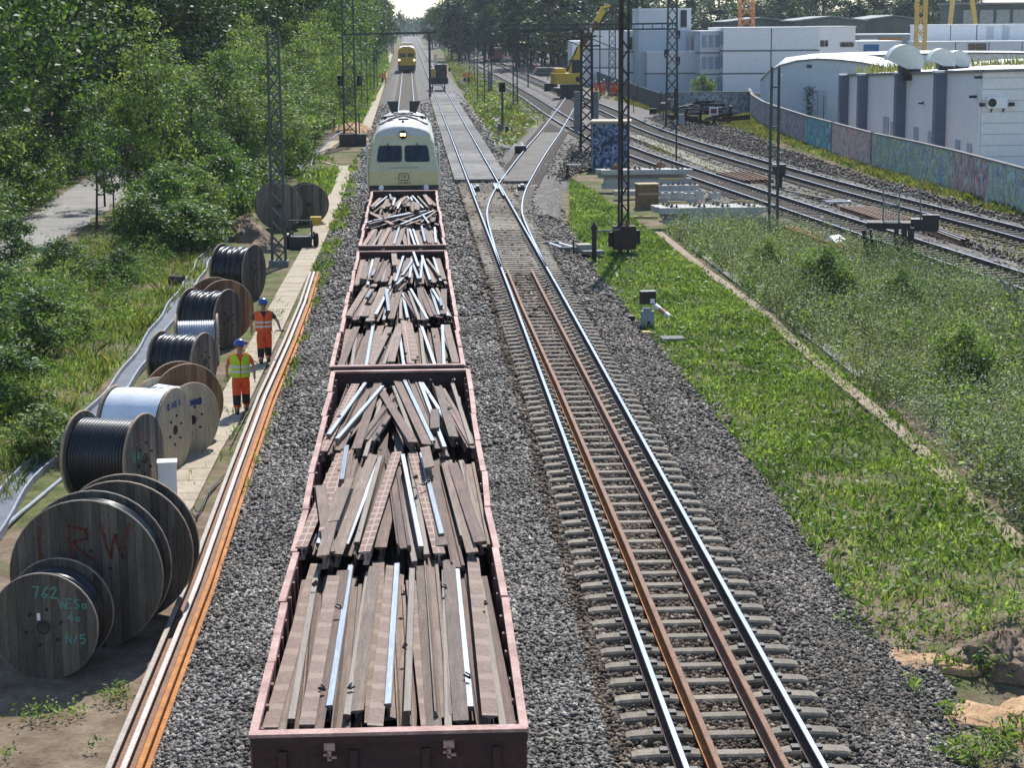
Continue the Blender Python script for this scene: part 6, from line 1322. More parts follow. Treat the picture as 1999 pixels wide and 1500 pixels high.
q = at(1635, 396, -.24); t = thing('white_boards', q, 'flat pale boards lying between the yard tracks', 'boards', None, R_(5)); MB_(t, 'board', (0, 0, .06), (1.2, .5, .08), m_white); MB_(t, 'board', (-.1, .1, .11), (1.1, .4, .03), m_slab)
a, b = at(1530, 372, -.22), at(1615, 390, -.22); mb = MB(); mb.bar((0, 0, .03), (b-a)+Vector((0, 0, .03)), .14, .06); mb.build('plank', m_slab, None, a, label='long pale plank leading to the flat boards between the yard tracks', category='plank')
# old steel loading frame in the weeds
q = at(1738, 520, GZ); t = thing('steel_frame', (q.x, q.y, GZ+.42), 'dark overturned steel cart frame with wire cage and black flaps in the weeds', 'cart frame', None, R_(-14))
mb = MB(); mb.box((-.1, 0, 1.05), (1.5, 1.0, .22)); mb.bar((-.95, -.5, .9), (-.75, -.5, -.1), .16, .1); mb.bar((-.7, -.4, .9), (-.62, -.4, .1), .1); mb.build('chassis', m_mastd, t)
for x, w_ in ((.18, .16), (.45, .2), (.68, .22)):
    mb = MB(); mb.box((x, -.45, .55), (w_, .12, .9)); mb.build('black_flap', m_black, t)
mb = MB(); mb.box((1.15, .15, 1.05), (.95, .5, .42)); mb.box((1.35, .1, 1.32), (.6, .3, .18)); mb.build('brush_roller', m_black, t)
mb = MB()
for a_, b_ in (((-.3, .3, 1.1), (-.3, .3, 2.3)), ((.25, .3, 1.1), (.25, .3, 2.35)), ((.25, -.4, 1.1), (.25, -.4, 1.9)), ((-.3, .3, 2.3), (.25, .3, 2.35)), ((-.3, .3, 1.7), (.25, .3, 1.7)), ((.25, .3, 1.9), (.25, -.4, 1.5)), ((1.0, .2, 1.2), (.93, .2, 2.7)), ((.25, .3, 2.1), (.95, .2, 2.1))): mb.bar(a_, b_, .05)
for k in range(6): mb.bar((-.3+.09*k, .3, 1.1), (-.3+.09*k, .3, 2.3), .012); mb.bar((-.3, .3, 1.2+.18*k), (.25, .3, 1.2+.18*k), .012)
mb.build('wire_cage', mat('cage_grey', [(.12, .15, .15), (.2, .24, .24)], 4, .5), t)
q = at(1640, 492, GZ+.1); t = thing('grey_sheet', q, 'bent grey tin sheet leaning in the weeds left of the cart frame', 'tin sheet', None, R_(10)); mb = MB(); mb.sweep([(-.45, .0), (-.2, .28), (.2, .34), (.45, .2), (.45, .17), (.2, .31), (-.2, .25), (-.45, -.03)], [(0, 0, .1), (0, .7, .25)]); mb.build('sheet', mat('sheet_grey', [(.3, .33, .36), (.4, .43, .46)], 3, .5), t)
q = at(1975, 628, GZ); t = thing('fallen_log', q, 'mossy fallen log with bare branches at the right edge of the weeds', 'log', None, R_(12)); mb = MB(); mb.tube([(-1.1, -.1, .25), (0, 0, .3), (1.6, .2, .45)], [.2, .24, .26], 10); mb.build('log_body', mat('mossy_bark', [(.06, .05, .035), (.12, .13, .05)], 4, .9, 0, .5), t)
mb = MB(); mb.tube([(.3, .1, .4), (.1, .5, .9), (-.2, .7, 1.35)], [.06, .05, .02], 6); mb.tube([(.1, .5, .9), (.4, .7, 1.3)], [.04, .015], 6); mb.tube([(.6, .1, .4), (.3, .9, 1.1)], [.05, .02], 6); mb.build('bare_branch', mat('dead_branch', [(.2, .17, .13), (.32, .27, .21)], 5), t)
q = at(1920, 590, GZ+.1); t = thing('rusty_lump', q, 'small rusty brown lump of metal in the weeds left of the log', 'scrap metal', None, R_(30)); mb = MB(); mb.box((0, 0, .25), (.5, .25, .22), taper=.6); mb.build('casting', m_rustbr, t)
# wrecked buffer stop
q = at(1385, 248, -.5); t = thing('buffer_stop', q, 'wrecked dark buffer stop of tangled rails and beams with a red framed sign', 'buffer stop')
rq = random.Random(17)
for k in range(16):
    x, z = rq.uniform(-2.4, 2.4), rq.uniform(.3, 1.9); mb = MB(); L = rq.uniform(1.2, 3.0); a_ = rq.uniform(-.3, .3); mb.bar((x-L/2, rq.uniform(-1, 1.5), z), (x+L/2, rq.uniform(-1, 1.5), max(.15, z+a_)), rq.uniform(.12, .26), rq.uniform(.12, .3)); mb.build('broken_beam', (m_dark, m_mastd, m_black, m_rust)[k % 4], t)
for k in range(4): mb = MB(); mb.bar((-2.0+k*1.2, .6, 0), (-1.8+k*1.2, .4, 1.7), .22, .3); mb.build('upright', m_mastd, t)
mb = MB(); mb.box((.15, -1.2, 1.35), (.72, .06, .62)); sg = mb.build('sign_board', m_white, t); MB_(sg, 'red_field', (.15, -1.235, 1.35), (.5, .02, .4), mat('sign_dark_red', [(.22, .04, .05), (.3, .06, .07)], 4))
for k in range(6):
    x = -1.3+.75*k; mb = MB(); mb.tube([(x, -2.0-.3*(k % 2), .1), (x+.5, -3.4, .12), (x+1.3, -5.0+.6*(k % 3), .1)], .06, 6); mb.build('bent_rail', m_slab, t)
m_graf2 = gm.copy(); m_graf2.name = 'graffiti_grey'; 
for e, c in zip([n for n in m_graf2.node_tree.nodes if n.type == 'VALTORGB'][0].color_ramp.elements, [(.16, .2, .22), (.13, .16, .18), (.36, .40, .42), (.30, .33, .36), (.05, .06, .08), (.12, .15, .17)]): e.color = (*c, 1)
q = at(1392, 226, -.5); t = thing('low_wall', q, 'low grey concrete wall with white graffiti behind the wrecked buffer stop', 'wall'); mb = MB(); mb.box((0, 1.5, 1.0), (7.3, .3, 2.1)); mb.build('wall', m_graf2, t); MB_(t, 'coping', (0, 1.5, 2.09), (7.4, .4, .1), m_slab)
# cable troughs winding through the island
for pts, lab in (([(872, 172), (905, 205), (935, 240), (960, 262), (985, 285), (1000, 297)], 'open concrete cable trough along the right edge of the slab deck'), ([(885, 140), (905, 165), (925, 190), (950, 218), (975, 245), (1010, 292)], 'second cable trough winding through the island grass'), ([(948, 262), (965, 280), (995, 296)], 'short broken cable trough ending beside the switch motor')):
    pp = spline([at(a, b, -.5) for a, b in pts], 2); o = pp[0].copy(); mb = MB(); mb.sweep([(-.3, 0), (-.3, .25), (-.2, .25), (-.2, .1), (.2, .1), (.2, .25), (.3, .25), (.3, 0)], [p-o+Vector((.25*math.sin(i*1.3), 0, 0)) for i, p in enumerate(pp)]); mb.build('cable_trough', mat('trough_grey', [(.2, .2, .19), (.32, .31, .29)], 1.5), None, o, label=lab, category='cable trough')
for i, (px, py) in enumerate(((1075, 180), (1115, 258), (1275, 222))):
    q = at(px, py, -.4); t = thing('track_box', q, ('dark rubble heap of fittings beside the yard track before the rail excavator', 'dark boxed fitting beside the hut track', 'small dark box in the grass before the dark fence')[i], 'box'); s = (1.3, .5, .55)[i]; MB_(t, 'box_body', (0, 0, s*.4), (s*1.2, s, s*.8), m_dark); MB_(t, 'lid', (0, 0, s*.83), (s*1.25, s*1.05, .06), m_mastd)

# ------------------------------------------------------------------ machines
def vehicle_base(t, L, W, z, m=m_black):
    MB_(t, 'chassis', (0, L/2, z), (W, L, .5), m)
    for y in (L*.2, L*.8):
        mb = MB()
        for s in (-1, 1): mb.lathe([(0, s*.75-.06), (.42, s*.75-.06), (.42, s*.75+.06), (0, s*.75+.06)], 16, 0, 'X', (0, y, .42), False)
        mb.build('wheelset', m_dark, t)
# yellow work train
x0 = T1c(338); t = thing('work_train', (x0, 338, 0), 'yellow track machine with white roof and two front windows, far up the straight track', 'work train')
mb = MB(); mb.sweep([(-1.5, .9), (-1.5, 3.2), (-1.2, 3.9), (-.5, 4.2), (.5, 4.2), (1.2, 3.9), (1.5, 3.2), (1.5, .9)], [(0, 0, 0), (0, 22, 0)], mis=[0, 0, 1, 1, 1, 0, 0, 0]); mb.build('body', [m_yellow, m_white], t)
for s in (-.68, .68): MB_(t, 'window', (s, -.02, 2.75), (1.05, .06, .62), m_glass)
MB_(t, 'front_step', (0, -.05, 3.45), (2.6, .5, .2), m_yellow); MB_(t, 'buffer_beam', (0, -.1, .65), (2.9, .4, .8), m_black)
for s in (-1, 1): mb = MB(); mb.lathe([(0, -.06), (.14, -.05), (.14, .0)], 10, 0, 'Y', (s*1.25, 0, 1.95)); mb.build('headlight', plain('train_lamp_lit', (1, .95, .8), .3, emit=4), t)
MB_(t, 'orange_panel', (-1.3, -.03, 1.4), (.4, .05, .9), m_orange); MB_(t, 'roof_bar', (0, 9, 4.5), (2.3, .3, .14), m_yellow); MB_(t, 'roof_unit', (0, 11, 4.5), (1.6, 3, .5), m_white); vehicle_base(t, 22, 2.4, .6)
# dark road rail excavator on the second straight track
x0 = T2c(252); t = thing('excavator', (x0, 250, 0), 'small dark rail excavator with a yellow side, on the straight track with slabs', 'excavator')
vehicle_base(t, 4.5, 2.2, .8); MB_(t, 'undercarriage', (0, .1, 1.0), (2.35, .8, .75), m_black)
mb = MB(); mb.box((.32, 1.2, 2.1), (1.4, 2.0, 1.7)); cab_ = mb.build('cab', mat('cab_dark', [(.02, .03, .03), (.05, .06, .055)], 3, .4), t); MB_(cab_, 'cab_window', (.42, .19, 2.25), (.85, .03, 1.1), m_glass)
MB_(t, 'engine_cover', (-.82, 1.3, 1.8), (.75, 1.9, 1.3), m_yellow); MB_(t, 'roof_lamp', (.6, 1.0, 3.0), (.5, .3, .1), m_white); MB_(t, 'side_mirror', (1.35, .4, 2.3), (.25, .1, .45), m_dark)
mb = MB(); mb.bar((-.3, 1.5, 2.6), (-.35, 3.5, 4.0), .35, .4); mb.bar((-.35, 3.5, 4.0), (-.2, 4.2, 2.2), .3, .3); mb.build('boom', m_mastd, t); MB_(t, 'front_bar', (0, -.35, .45), (1.6, .12, .12), m_white)
# big yellow rail excavator on the yard track
q = at(1116, 191, -.1); t = thing('rail_excavator', (q.x, q.y, -.1), 'big yellow rail excavator with its long arm raised over the yard', 'excavator', None, R_(6))
vehicle_base(t, 5, 2.3, .75); MB_(t, 'undercarriage', (0, .2, .7), (2.3, 1.2, 1.5), m_black)
mb = MB(); mb.box((-.15, 2.3, 2.05), (3.0, 3.2, 1.15)); bd = mb.build('counterweight', m_yellow, t); mb = MB(); mb.lathe([(0, -.01), (.3, -.01), (.3, 0)], 14, 0, 'Y', (.85, .69, 2.0)); mb.build('round_mark', m_dark, bd)
MB_(t, 'engine_hood', (-.9, 2.6, 2.85), (1.1, 1.9, .6), m_yellow); MB_(t, 'cab', (1.0, 3.2, 3.2), (1.0, 1.6, 1.7), m_dark)
D0 = q.y+3
def bp(px, py): v = atD(px, py, D0)-Vector((q.x, q.y, -.1)); return Vector((v.x*math.cos(R_(-6))-v.y*math.sin(R_(-6)), v.x*math.sin(R_(-6))+v.y*math.cos(R_(-6)), v.z))
mb = MB(); mb.bar(bp(1117, 142), bp(1128, 110), .85, .95); mb.bar(bp(1128, 112), bp(1138, 84), .8, .8); mb.build('boom', m_yellow, t)
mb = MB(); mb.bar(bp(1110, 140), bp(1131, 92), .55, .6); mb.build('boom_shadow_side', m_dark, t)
mb = MB(); mb.bar(bp(1137, 86), bp(1152, 62), .55, .7); mb.bar(bp(1152, 62), bp(1165, 42), .5, .6); mb.build('stick', mat('stick_rust', [(.10, .05, .025), (.2, .1, .04)], 3), t)
mb = MB(); mb.bar(bp(1165, 42), bp(1177, 18), .5, .6); mb.bar(bp(1173, 15), bp(1191, 10), .45, .3); mb.build('arm_tip', m_yellow, t)
mb = MB(); mb.bar(bp(1192, 12), bp(1196, 30), .2, .2); mb.build('hose_bundle', m_mastd, t)
# sleepers stack and far wagons in the yard
q = at(1072, 148, -.4); t = thing('ballast_pile', q, 'long grey stack of old sleepers in the dusty yard behind the rail excavator', 'sleeper stack')
for k in range(4):
    for j in range(3): mb = MB(); mb.box((0, j*2.0, .2+.32*k), (5.2-.5*k, 1.7, .28)); mb.build('sleeper_layer', m_slab if (k+j) % 2 else m_wood_sl, t)
def far_wagon(px, py, w_, h, L, label, m, rz=0):
    q = at(px, py, 0); t = thing('freight_wagon', (q.x, q.y, 0), label, 'wagon', None, rz); MB_(t, 'body', (0, L/2, 1+h/2), (w_, L, h), m); MB_(t, 'top_rim', (0, L/2, 1+h), (w_+.1, L+.1, .12), m_rust); vehicle_base(t, L, w_-.5, .7)
m_wred = mat('wagon_far_red', [(.22, .07, .05), (.34, .13, .09)], 1.5, .8)
far_wagon(967, 124, 2.9, 2.0, 9, 'rusty red wagon standing behind the tall black signal', m_wred, R_(-6)); far_wagon(866, 90, 2.9, 2.6, 14, 'dark red far wagon right of the straight tracks', mat('wagon_far_dark', [(.1, .03, .035), (.18, .06, .06)], 1.5, .8)); far_wagon(884, 88, 2.9, 2.4, 14, 'brownish far wagon next to the dark red one', m_rustbr)
q = at(1010, 128, -.3); t = thing('grey_trolley', q, 'small grey trolley on the far yard track', 'trolley'); MB_(t, 'deck', (0, 0, .9), (2.2, 3, .6), m_mast); MB_(t, 'crate', (0, 0, 1.5), (1.2, 1.6, .7), m_dark)
# ------------------------------------------------------------------ graffiti wall
def graffiti(name, cols, sc, dist):
    m = bpy.data.materials.new(name); m.use_nodes = True; nt = m.node_tree; L = nt.links; b = nt.nodes['Principled BSDF']; g = _n(nt, 'ShaderNodeNewGeometry')
    mp = _n(nt, 'ShaderNodeMapping'); mp.inputs['Scale'].default_value = (1.0, 1.0, .5); L.new(g.outputs['Position'], mp.inputs[0])
    n = _n(nt, 'ShaderNodeTexNoise'); n.inputs['Scale'].default_value = sc; n.inputs['Detail'].default_value = 3.5; n.inputs['Distortion'].default_value = dist; L.new(mp.outputs[0], n.inputs[0])
    k = len(cols); r = _ramp(nt, cols, [.30+.40*i/(k-1) for i in range(k)], 'CONSTANT'); r.color_ramp.elements[0].position = 0; L.new(n.outputs[0], r.inputs[0])
    n2 = _n(nt, 'ShaderNodeTexNoise'); n2.inputs['Scale'].default_value = 2.2; n2.inputs['Detail'].default_value = 8; n2.inputs['Roughness'].default_value = .7; L.new(g.outputs['Position'], n2.inputs[0])
    r2 = _ramp(nt, [(.75, .74, .72), (1.55, 1.55, 1.5)], [.35, .6]); L.new(n2.outputs[0], r2.inputs[0])
    mx = _n(nt, 'ShaderNodeMix', data_type='RGBA'); mx.inputs[0].default_value = .28; c = _mul(nt, r.outputs[0], r2.outputs[0]); L.new(c, mx.inputs[6]); mx.inputs[7].default_value = (.40, .44, .46, 1)
    L.new(mx.outputs[2], b.inputs['Base Color']); b.inputs['Roughness'].default_value = .8; return m
GR = [graffiti('graffiti_pale', [(.5, .53, .53), (.30, .32, .33), (.05, .05, .07), (.6, .62, .62), (.36, .38, .38)], .6, 1.0),
      graffiti('graffiti_violet', [(.24, .18, .24), (.07, .05, .08), (.40, .33, .38), (.04, .035, .05), (.30, .22, .26), (.55, .48, .5), (.10, .07, .10)], 1.0, 2.5),
      graffiti('graffiti_teal', [(.05, .20, .32), (.06, .42, .30), (.05, .12, .34), (.20, .50, .42), (.10, .24, .42)], .7, 1.4),
      graffiti('graffiti_salmon', [(.62, .30, .20), (.42, .16, .15), (.70, .52, .38), (.28, .22, .30), (.66, .34, .30), (.5, .5, .46), (.6, .40, .2)], 1.1, 3.0),
      graffiti('graffiti_blue_gold', [(.10, .24, .46), (.30, .44, .56), (.05, .06, .12), (.60, .52, .10), (.10, .34, .22), (.48, .58, .62), (.06, .12, .30), (.62, .56, .2), (.16, .32, .48)], 1.1, 3.5),
      graffiti('graffiti_blue_red', [(.16, .30, .48), (.46, .46, .36), (.48, .14, .12), (.06, .08, .14), (.5, .52, .22), (.22, .38, .56)], 1.1, 3.0)]
wp = [(1462, 216), (1468, 232), (1490, 250), (1530, 268), (1575, 287), (1625, 304), (1702, 331), (1780, 352), (1860, 376), (1930, 400), (2010, 428), (2200, 490), (2320, 530)]
base = [at(a, b, GZ) for a, b in wp]; o = base[2].copy(); gw = thing('graffiti_wall', o, 'long curved concrete wall covered in colourful graffiti beside the yard tracks', 'wall')
sel = [0, 1, 1, 1, 2, 3, 4, 4, 5, 4, 5, 4]
for k in range(len(base)-1):
    mb = MB(); mb.bar(base[k]-o+Vector((0, 0, 1.0)), base[k+1]-o+Vector((0, 0, 1.0)), .16, 2.15); pn = mb.build('wall_panel', GR[sel[k]], gw)
    mb = MB(); mb.bar(base[k]-o+Vector((0, 0, 2.11)), base[k+1]-o+Vector((0, 0, 2.11)), .26, .07); mb.build('coping', m_slab, pn)
    
    if k in (5, 6): mb = MB(); mb.box((base[k]-o)+Vector((0, 0, 1.05)), (.22, .22, 2.3)); mb.build('post', m_slab, gw)
# ground inside the fence, yards of the depot
mb = MB(); pv = [at(a, b, -.50) for a, b in [(1470, 226), (1530, 262), (1702, 326), (1860, 370), (2010, 420), (2500, 480), (2500, 120), (1250, 120), (1240, 190), (1330, 200)]]; mb.add(pv, [tuple(range(len(pv)))]); struct('depot_yard', mb, mat('depot_soil', [(.24, .19, .14), (.36, .31, .25)], .5, .95, 0, .1, world=True))
# ------------------------------------------------------------------ hall with pillars
m_hall = mat('hall_white_cladding', [(.68, .68, .67), (.75, .75, .74)], .4, .6, fine=.08); m_pil = mat('pillar_painted_shade', [(.10, .125, .175), (.14, .17, .23)], .5, .6, fine=.08); m_capm = plain('cap_light', (.7, .7, .68)); m_blind = mat('hall_window', [(.24, .32, .42), (.30, .38, .48)], 1, .35); m_hallb = mat('hall_cladding_grey', [(.66, .66, .64), (.72, .72, .7)], .4, .6, fine=.08)  # pillar tone has the shade of their left sides painted in
p0, p1 = at(1648, 262, GZ), at(1912, 342, GZ); o = p0.copy(); hall = thing('warehouse', o, 'white flat roofed hall with pillars whose shade is painted dark blue behind the graffiti wall', 'hall')
z0t, z1t = atD(1648, 148, p0.y).z-GZ, atD(1912, 140, p1.y).z-GZ; d = p1-p0; Ld = d.length; u = d.normalized(); nrm = Vector((u.y, -u.x, 0)); nrm = nrm if nrm.x < 0 else -nrm
def hp(s, z, out=0): return u*s+nrm*out+Vector((0, 0, z))
def htop(s): return z0t+(z1t-z0t)*s/Ld
e = Vector((18, 1.5, 0)); bk = Vector((22, 34, 0))
mb = MB(); zb = [htop(0), htop(Ld), htop(Ld)+.1, htop(0)+.2]
q = [Vector((0, 0, 0)), d, d+e, d+e+bk, bk]; n = 5; tops = [z0t, z1t, z1t+.25, z1t+.4, z0t+.5]
mb.add([Vector((v.x, v.y, -.2)) for v in q]+[Vector((v.x, v.y, t_)) for v, t_ in zip(q, tops)], [(0, 1, 6, 5), (1, 2, 7, 6), (2, 3, 8, 7), (3, 4, 9, 8), (4, 0, 5, 9), (5, 6, 7, 8, 9)]); hall_w = mb.build('wall', m_hall, hall)
mb = MB(); mb.bar(hp(-.1, z0t+.05, .06), hp(Ld, z1t+.05, .06), .22, .16); mb.bar(d+Vector((0, 0, z1t+.05))-Vector((0, .1, 0)), d+e+Vector((0, 0, z1t+.3))-Vector((0, .1, 0)), .22, .16); mb.build('roof_edge', m_slab, hall)
mb = MB()
for k in range(9): z = .4+k*.62; mb.box(d+e*.5+Vector((0, -.015, z)), (e.length, .02, .015), 0, math.atan2(e.y, e.x))
mb.build('cladding_joint', m_slab, hall)
def s_of(px): # distance along the wall seen at column px near the top
    lo, hi = 0.0, Ld
    for _ in range(40):
        m_ = (lo+hi)/2; w_ = o+hp(m_, 3); v = np.array(w_)-np.array([0, 0, HC]); x = CXP+FPX*(v@rgt)/(v@fwd)
        if x < px: lo = m_
        else: hi = m_
    return lo
for px in (1655, 1692, 1766, 1844):
    s = s_of(px); mb = MB(); a = hp(s, 0, .0); ht = htop(s)
    mb.bar(hp(s, -.1, .34), hp(s, ht+.02, .34), .62, .7); pl_ = mb.build('pillar', m_pil, hall); mb = MB(); mb.bar(hp(s, ht+.02, .36), hp(s, ht+.14, .36), .7, .8); mb.build('pillar_cap', m_capm, pl_)
for px, zz, w_, h_ in ((1731, 1.3, .9, 1.5), (1744, 1.2, .6, 1.2), (1790, 1.15, .62, 1.35), (1818, 1.1, .62, 1.35), (1872, 1.0, .55, 1.3), (1895, .95, .55, 1.3)):
    s = s_of(px); mb = MB(); mb.bar(hp(s-w_, zz, .02), hp(s+w_, zz, .02), .05, h_); mb.build('window', m_blind, hall)
s = s_of(1803); mb = MB(); c = hp(s, 3.4, .2); mb.box(c, (.25, .3, .1)); mb.tube([c, hp(s, 3.5, 0)], .03, 6); mb.build('wall_lamp', m_dark, hall)
for px, z in ((1906, 4.3), (1915, 5.4)):
    s = min(Ld, s_of(px)); c = hp(s, z, .25); mb = MB(); mb.box(c, (.35, .3, .15)); mb.tube([c, hp(s, z-.02, 0)], .03, 6); mb.build('wall_lamp', m_dark, hall)
mb = MB(); mb.bar(hp(Ld-.15, 1.2, .08), hp(Ld-.15, 4.2, .08), .06); mb.build('downpipe', m_white, hall)
# air conditioner hung on the wall
c = o+d+e*(.30)/1.0+Vector((0, -.0, 0)); cx_ = atD(1945, 200, c.y-.4); t = thing('air_conditioner', cx_, 'white air conditioner on brackets on the hall wall', 'air conditioner', None, math.atan2(e.y, e.x))
MB_(t, 'casing', (0, 0, 0), (1.15, .38, .62), m_white); mb = MB(); mb.lathe([(.20, -.01), (.24, -.02), (.24, 0), (.20, 0), (.2, -.01)], 18, 0, 'Y', (-.3, -.19, 0)); mb.lathe([(0, -.004), (.2, -.004)], 18, 0, 'Y', (-.3, -.19, 0)); mb.build('fan_grille', m_dark, t)
for x in (-.3, .4): mb = MB(); mb.bar((x, -.2, -.34), (x, .4, -.34), .05); mb.bar((x, -.15, -.36), (x, .4, -.85), .05); mb.build('bracket', m_dark, t)
for x in (-.85, .85): mb = MB(); mb.box((x, -.1, -.1), (.28, .2, .2)); mb.tube([(x, 0, -.1), (x, .4, 0)], .03, 6); mb.build('spotlight', m_dark, t)
# curved roof vents standing on the hall roof
m_vent = mat('vent_metal', [(.42, .45, .42), (.55, .58, .55)], 1, .45, .2, fine=.15)
def vent(px, py, D, r, L, label):
    q = atD(px, py, D); t = thing('roof_vent', q, label, 'roof vent', 'curved roof vents on the hall', R_(0)); mb = MB()
    arc = [(-r*math.cos(a), r*math.sin(a)) for a in np.linspace(.15, math.pi, 15)]
    inn = [(x*.94, z*.94) for x, z in arc[::-1]]
    mb.sweep(arc+inn, [(0, 0, 0), (0, L, 0)], 0); mb.build('hood', m_vent, t)
    mb = MB(); mb.add([(x, .02, z) for x, z in arc]+[(r, .02, -.35*r), (.1*r, .02, -.35*r)], [tuple(range(len(arc)+2))]); mb.build('side_plate', m_vent, t)
    mb = MB(); mb.box((.35*r, L/2, -.3*r), (r*1.1, L*.8, .6*r)); mb.box((.2*r, L/2, -.75*r), (.6*r, L*.6, .5*r)); mb.build('base', m_dark, t); MB_(t, 'dark_mouth', (-.62*r, L/2, .25*r), (.5*r, L*.94, .06), m_black)
vent(1768, 122, 128, 1.15, 1.2, 'largest curved roof vent, leftmost on the hall roof'); vent(1840, 120, 131, .85, 1.1, 'middle one of the three curved roof vents'); vent(1872, 122, 136, .82, 1.1, 'rightmost curved roof vent, behind the middle one')
rg = np.random.default_rng(77)
n_ = 2600; X_ = rg.uniform(0, 1, n_); pa, pb = o+Vector((1.0, 1.2, 0)), o+d+e+Vector((1, 1.5, 0)); xx = pa.x+(pb.x-pa.x)*X_+rg.uniform(-.5, 4, n_); yy = pa.y+(pb.y-pa.y)*X_+rg.uniform(0, 4.5, n_); zz = GZ+z0t+(z1t-z0t)*np.clip(X_*1.4, 0, 1)+.1
stuff('roof_grass', [blade_geo(np.stack([xx, yy, zz], 1), rg.uniform(.2, .95, n_), .035, .25, rg)], m_dry, 'dry grass growing on the roof of the pillared hall')
# ------------------------------------------------------------------ arched blue grey hall
m_arch = mat('arched_hall_cladding', [(.36, .44, .48), (.43, .51, .55)], .5, .6, fine=.08)
D = 168; o = atD(1487, 235, D); o.z = GZ
def arch(o, D, pts, depth, mw, mr, label, name='arched_hall'):
    t = thing(name, o, label, 'hall'); v = [atD(a, b, D)-o for a, b in pts]; k = len(v); back = Vector(depth)
    mb = MB(); mb.add(v, [tuple(range(k))]); w_ = mb.build('end_wall', mw, t)
    mb = MB(); mb.add(v+[p+back for p in v], [(i, i+1, k+i+1, k+i) for i in range(k-1)], 0, True); mb.build('roof', mr, t)
    mb = MB(); mb.sweep([(-.08, -.05), (-.08, .12), (.08, .12), (.08, -.05)], [p+Vector((0, -.06, 0)) for p in v[1:-1]], up=Vector((0, -1, 0))); mb.build('roof_edge', m_slab, t); return t
m_archr = mat('arched_roof', [(.60, .61, .60), (.72, .73, .72)], .5, .5)
t = arch(o, D, [(1487, 252), (1484, 157), (1500, 140), (1522, 128), (1555, 119), (1595, 115), (1635, 117), (1680, 122), (1720, 130), (1740, 136), (1742, 265)], (9, 32, 0), m_arch, m_archr, 'blue grey hall end with a low arched roof, left of the pillared hall')
for px, py, w_, h_, nm, m in ((1605, 200, .75, 2.0, 'door', mat('hall_door', [(.30, .38, .44), (.36, .44, .5)], 1)), (1581, 200, .55, 1.7, 'ivy', None), (1580, 129, .4, .25, 'wall_lamp', m_dark)):
    q = atD(px, py, D-.08)-o
    if m: MB_(t, nm, q, (w_, .1, h_), m)
q = atD(1581, 215, D-.5); k_ = 420; r2 = np.random.default_rng(5); Q = np.stack([r2.normal(q.x, .22, k_), r2.normal(q.y, .12, k_), GZ+r2.uniform(0, 3.1, k_)], 1); t = link('ivy_shrub', npmesh('ivy_shrub', *leaf_geo(Q-np.array([q.x, q.y, GZ]), .17, .3, .6, r2), m_lfd), None, (q.x, q.y, GZ), label='narrow dark shrub against the arched blue grey hall', category='shrub')
D = 196; o = atD(1600, 230, D); o.z = GZ
arch(o, D, [(1560, 220), (1562, 150), (1600, 118), (1660, 110), (1760, 106), (1900, 103), (2080, 104), (2200, 118), (2202, 220)], (0, 18, 0), m_archr, m_archr, 'long white low arched hall behind the roof vents')
# ------------------------------------------------------------------ container blocks
def cont_mat(name, c): return mat(name, [tuple(x*.95 for x in c), c], .5, .6, fine=.10)
m_cw = cont_mat('container_white', (.80, .80, .80)); m_cg = cont_mat('container_grey', (.62, .64, .66)); m_cb = cont_mat('container_blue_grey', (.50, .55, .59)); m_seam = plain('container_seam', (.17, .185, .20), .7); m_cfr = plain('container_frame', (.75, .76, .77), .6)
def box_px(D, x0, x1, yt, yb, depth, levels, label, ms, name='container_stack', cols=1, cat='container stack', side=0.0, roofc=None, group=None):
    """stack of cabins whose front is seen between the pixels, at distance D"""
    a = atD(x0, yb, D); b = atD(x1, yb, D); top = atD((x0+x1)/2, yt, D).z; W_ = b.x-a.x; H_ = top-GZ; t = thing(name, (a.x, D, GZ), label, cat, group, side)
    for l in range(levels):
        for c in range(cols):
            w_ = W_/cols; h_ = H_/levels; mb = MB(); mb.box((w_*(c+.5), depth/2, h_*(l+.5)), (w_-.14, depth-.1*((l+c) % 2), h_-.10)); cab = mb.build('cabin', ms[(l+c) % len(ms)], t)
            mb = MB(); mb.box((w_*(c+.5), depth/2, h_*(l+1)-.05), (w_+.02, depth+.06, .16)); mb.build('cabin_frame', m_seam if l < levels-1 else m_cfr, cab)
    return t, W_, H_
def windows(t, W_, H_, lst, depth0=-.03, m=None, nm='window'):
    for x, z, w_, h_ in lst:
        mb = MB(); mb.box((W_*x, depth0, H_*z), (w_, .06, h_)); f = mb.build(nm, m or m_blind, t); mb = MB(); mb.box((W_*x, depth0+.01, H_*z-h_/2-.05), (w_+.12, .1, .06)); mb.build('sill', m_cfr, f)
t, W_, H_ = box_px(232, 1410, 1598, 53, 186, 12, 3, 'three storey block of white cabins in the middle of the depot', [m_cw], cols=2)
for l in range(3):
    for k in range(3): mb = MB(); mb.box((-.03, 1.6+k*3.2, H_*(l+.55)/3), (.06, 2.2, 1.5)); f = mb.build('window', m_blind, t); mb = MB(); mb.box((-.05, 1.6+k*3.2, H_*(l+.55)/3), (.04, .08, 1.5)); mb.build('mullion', m_cfr, f)
a = atD(1364, 60, 236); t, W_, H_ = box_px(234.5, 1365, 1408, 60, 186, 9, 3, 'shaded cabins with rows of windows on the left flank of the white block', [m_cg])
for l in range(3):
    for k in range(3): mb = MB(); mb.box((W_*(.2+.3*k), -.03, H_*(l+.52)/3), (.55, .06, 1.4)); mb.build('window', m_blind, t)
t, W_, H_ = box_px(238, 1262, 1360, 100, 192, 7, 2, 'two lower blue grey cabins left of the white block, one upon the other', [m_cb, m_cg])
t, W_, H_ = box_px(240, 1246, 1340, 57, 99.5, 7, 1, 'blue grey cabin set upon the stack behind the tapered mast', [m_cb])
for px in (1,): pass
q = at(1300, 190, GZ)
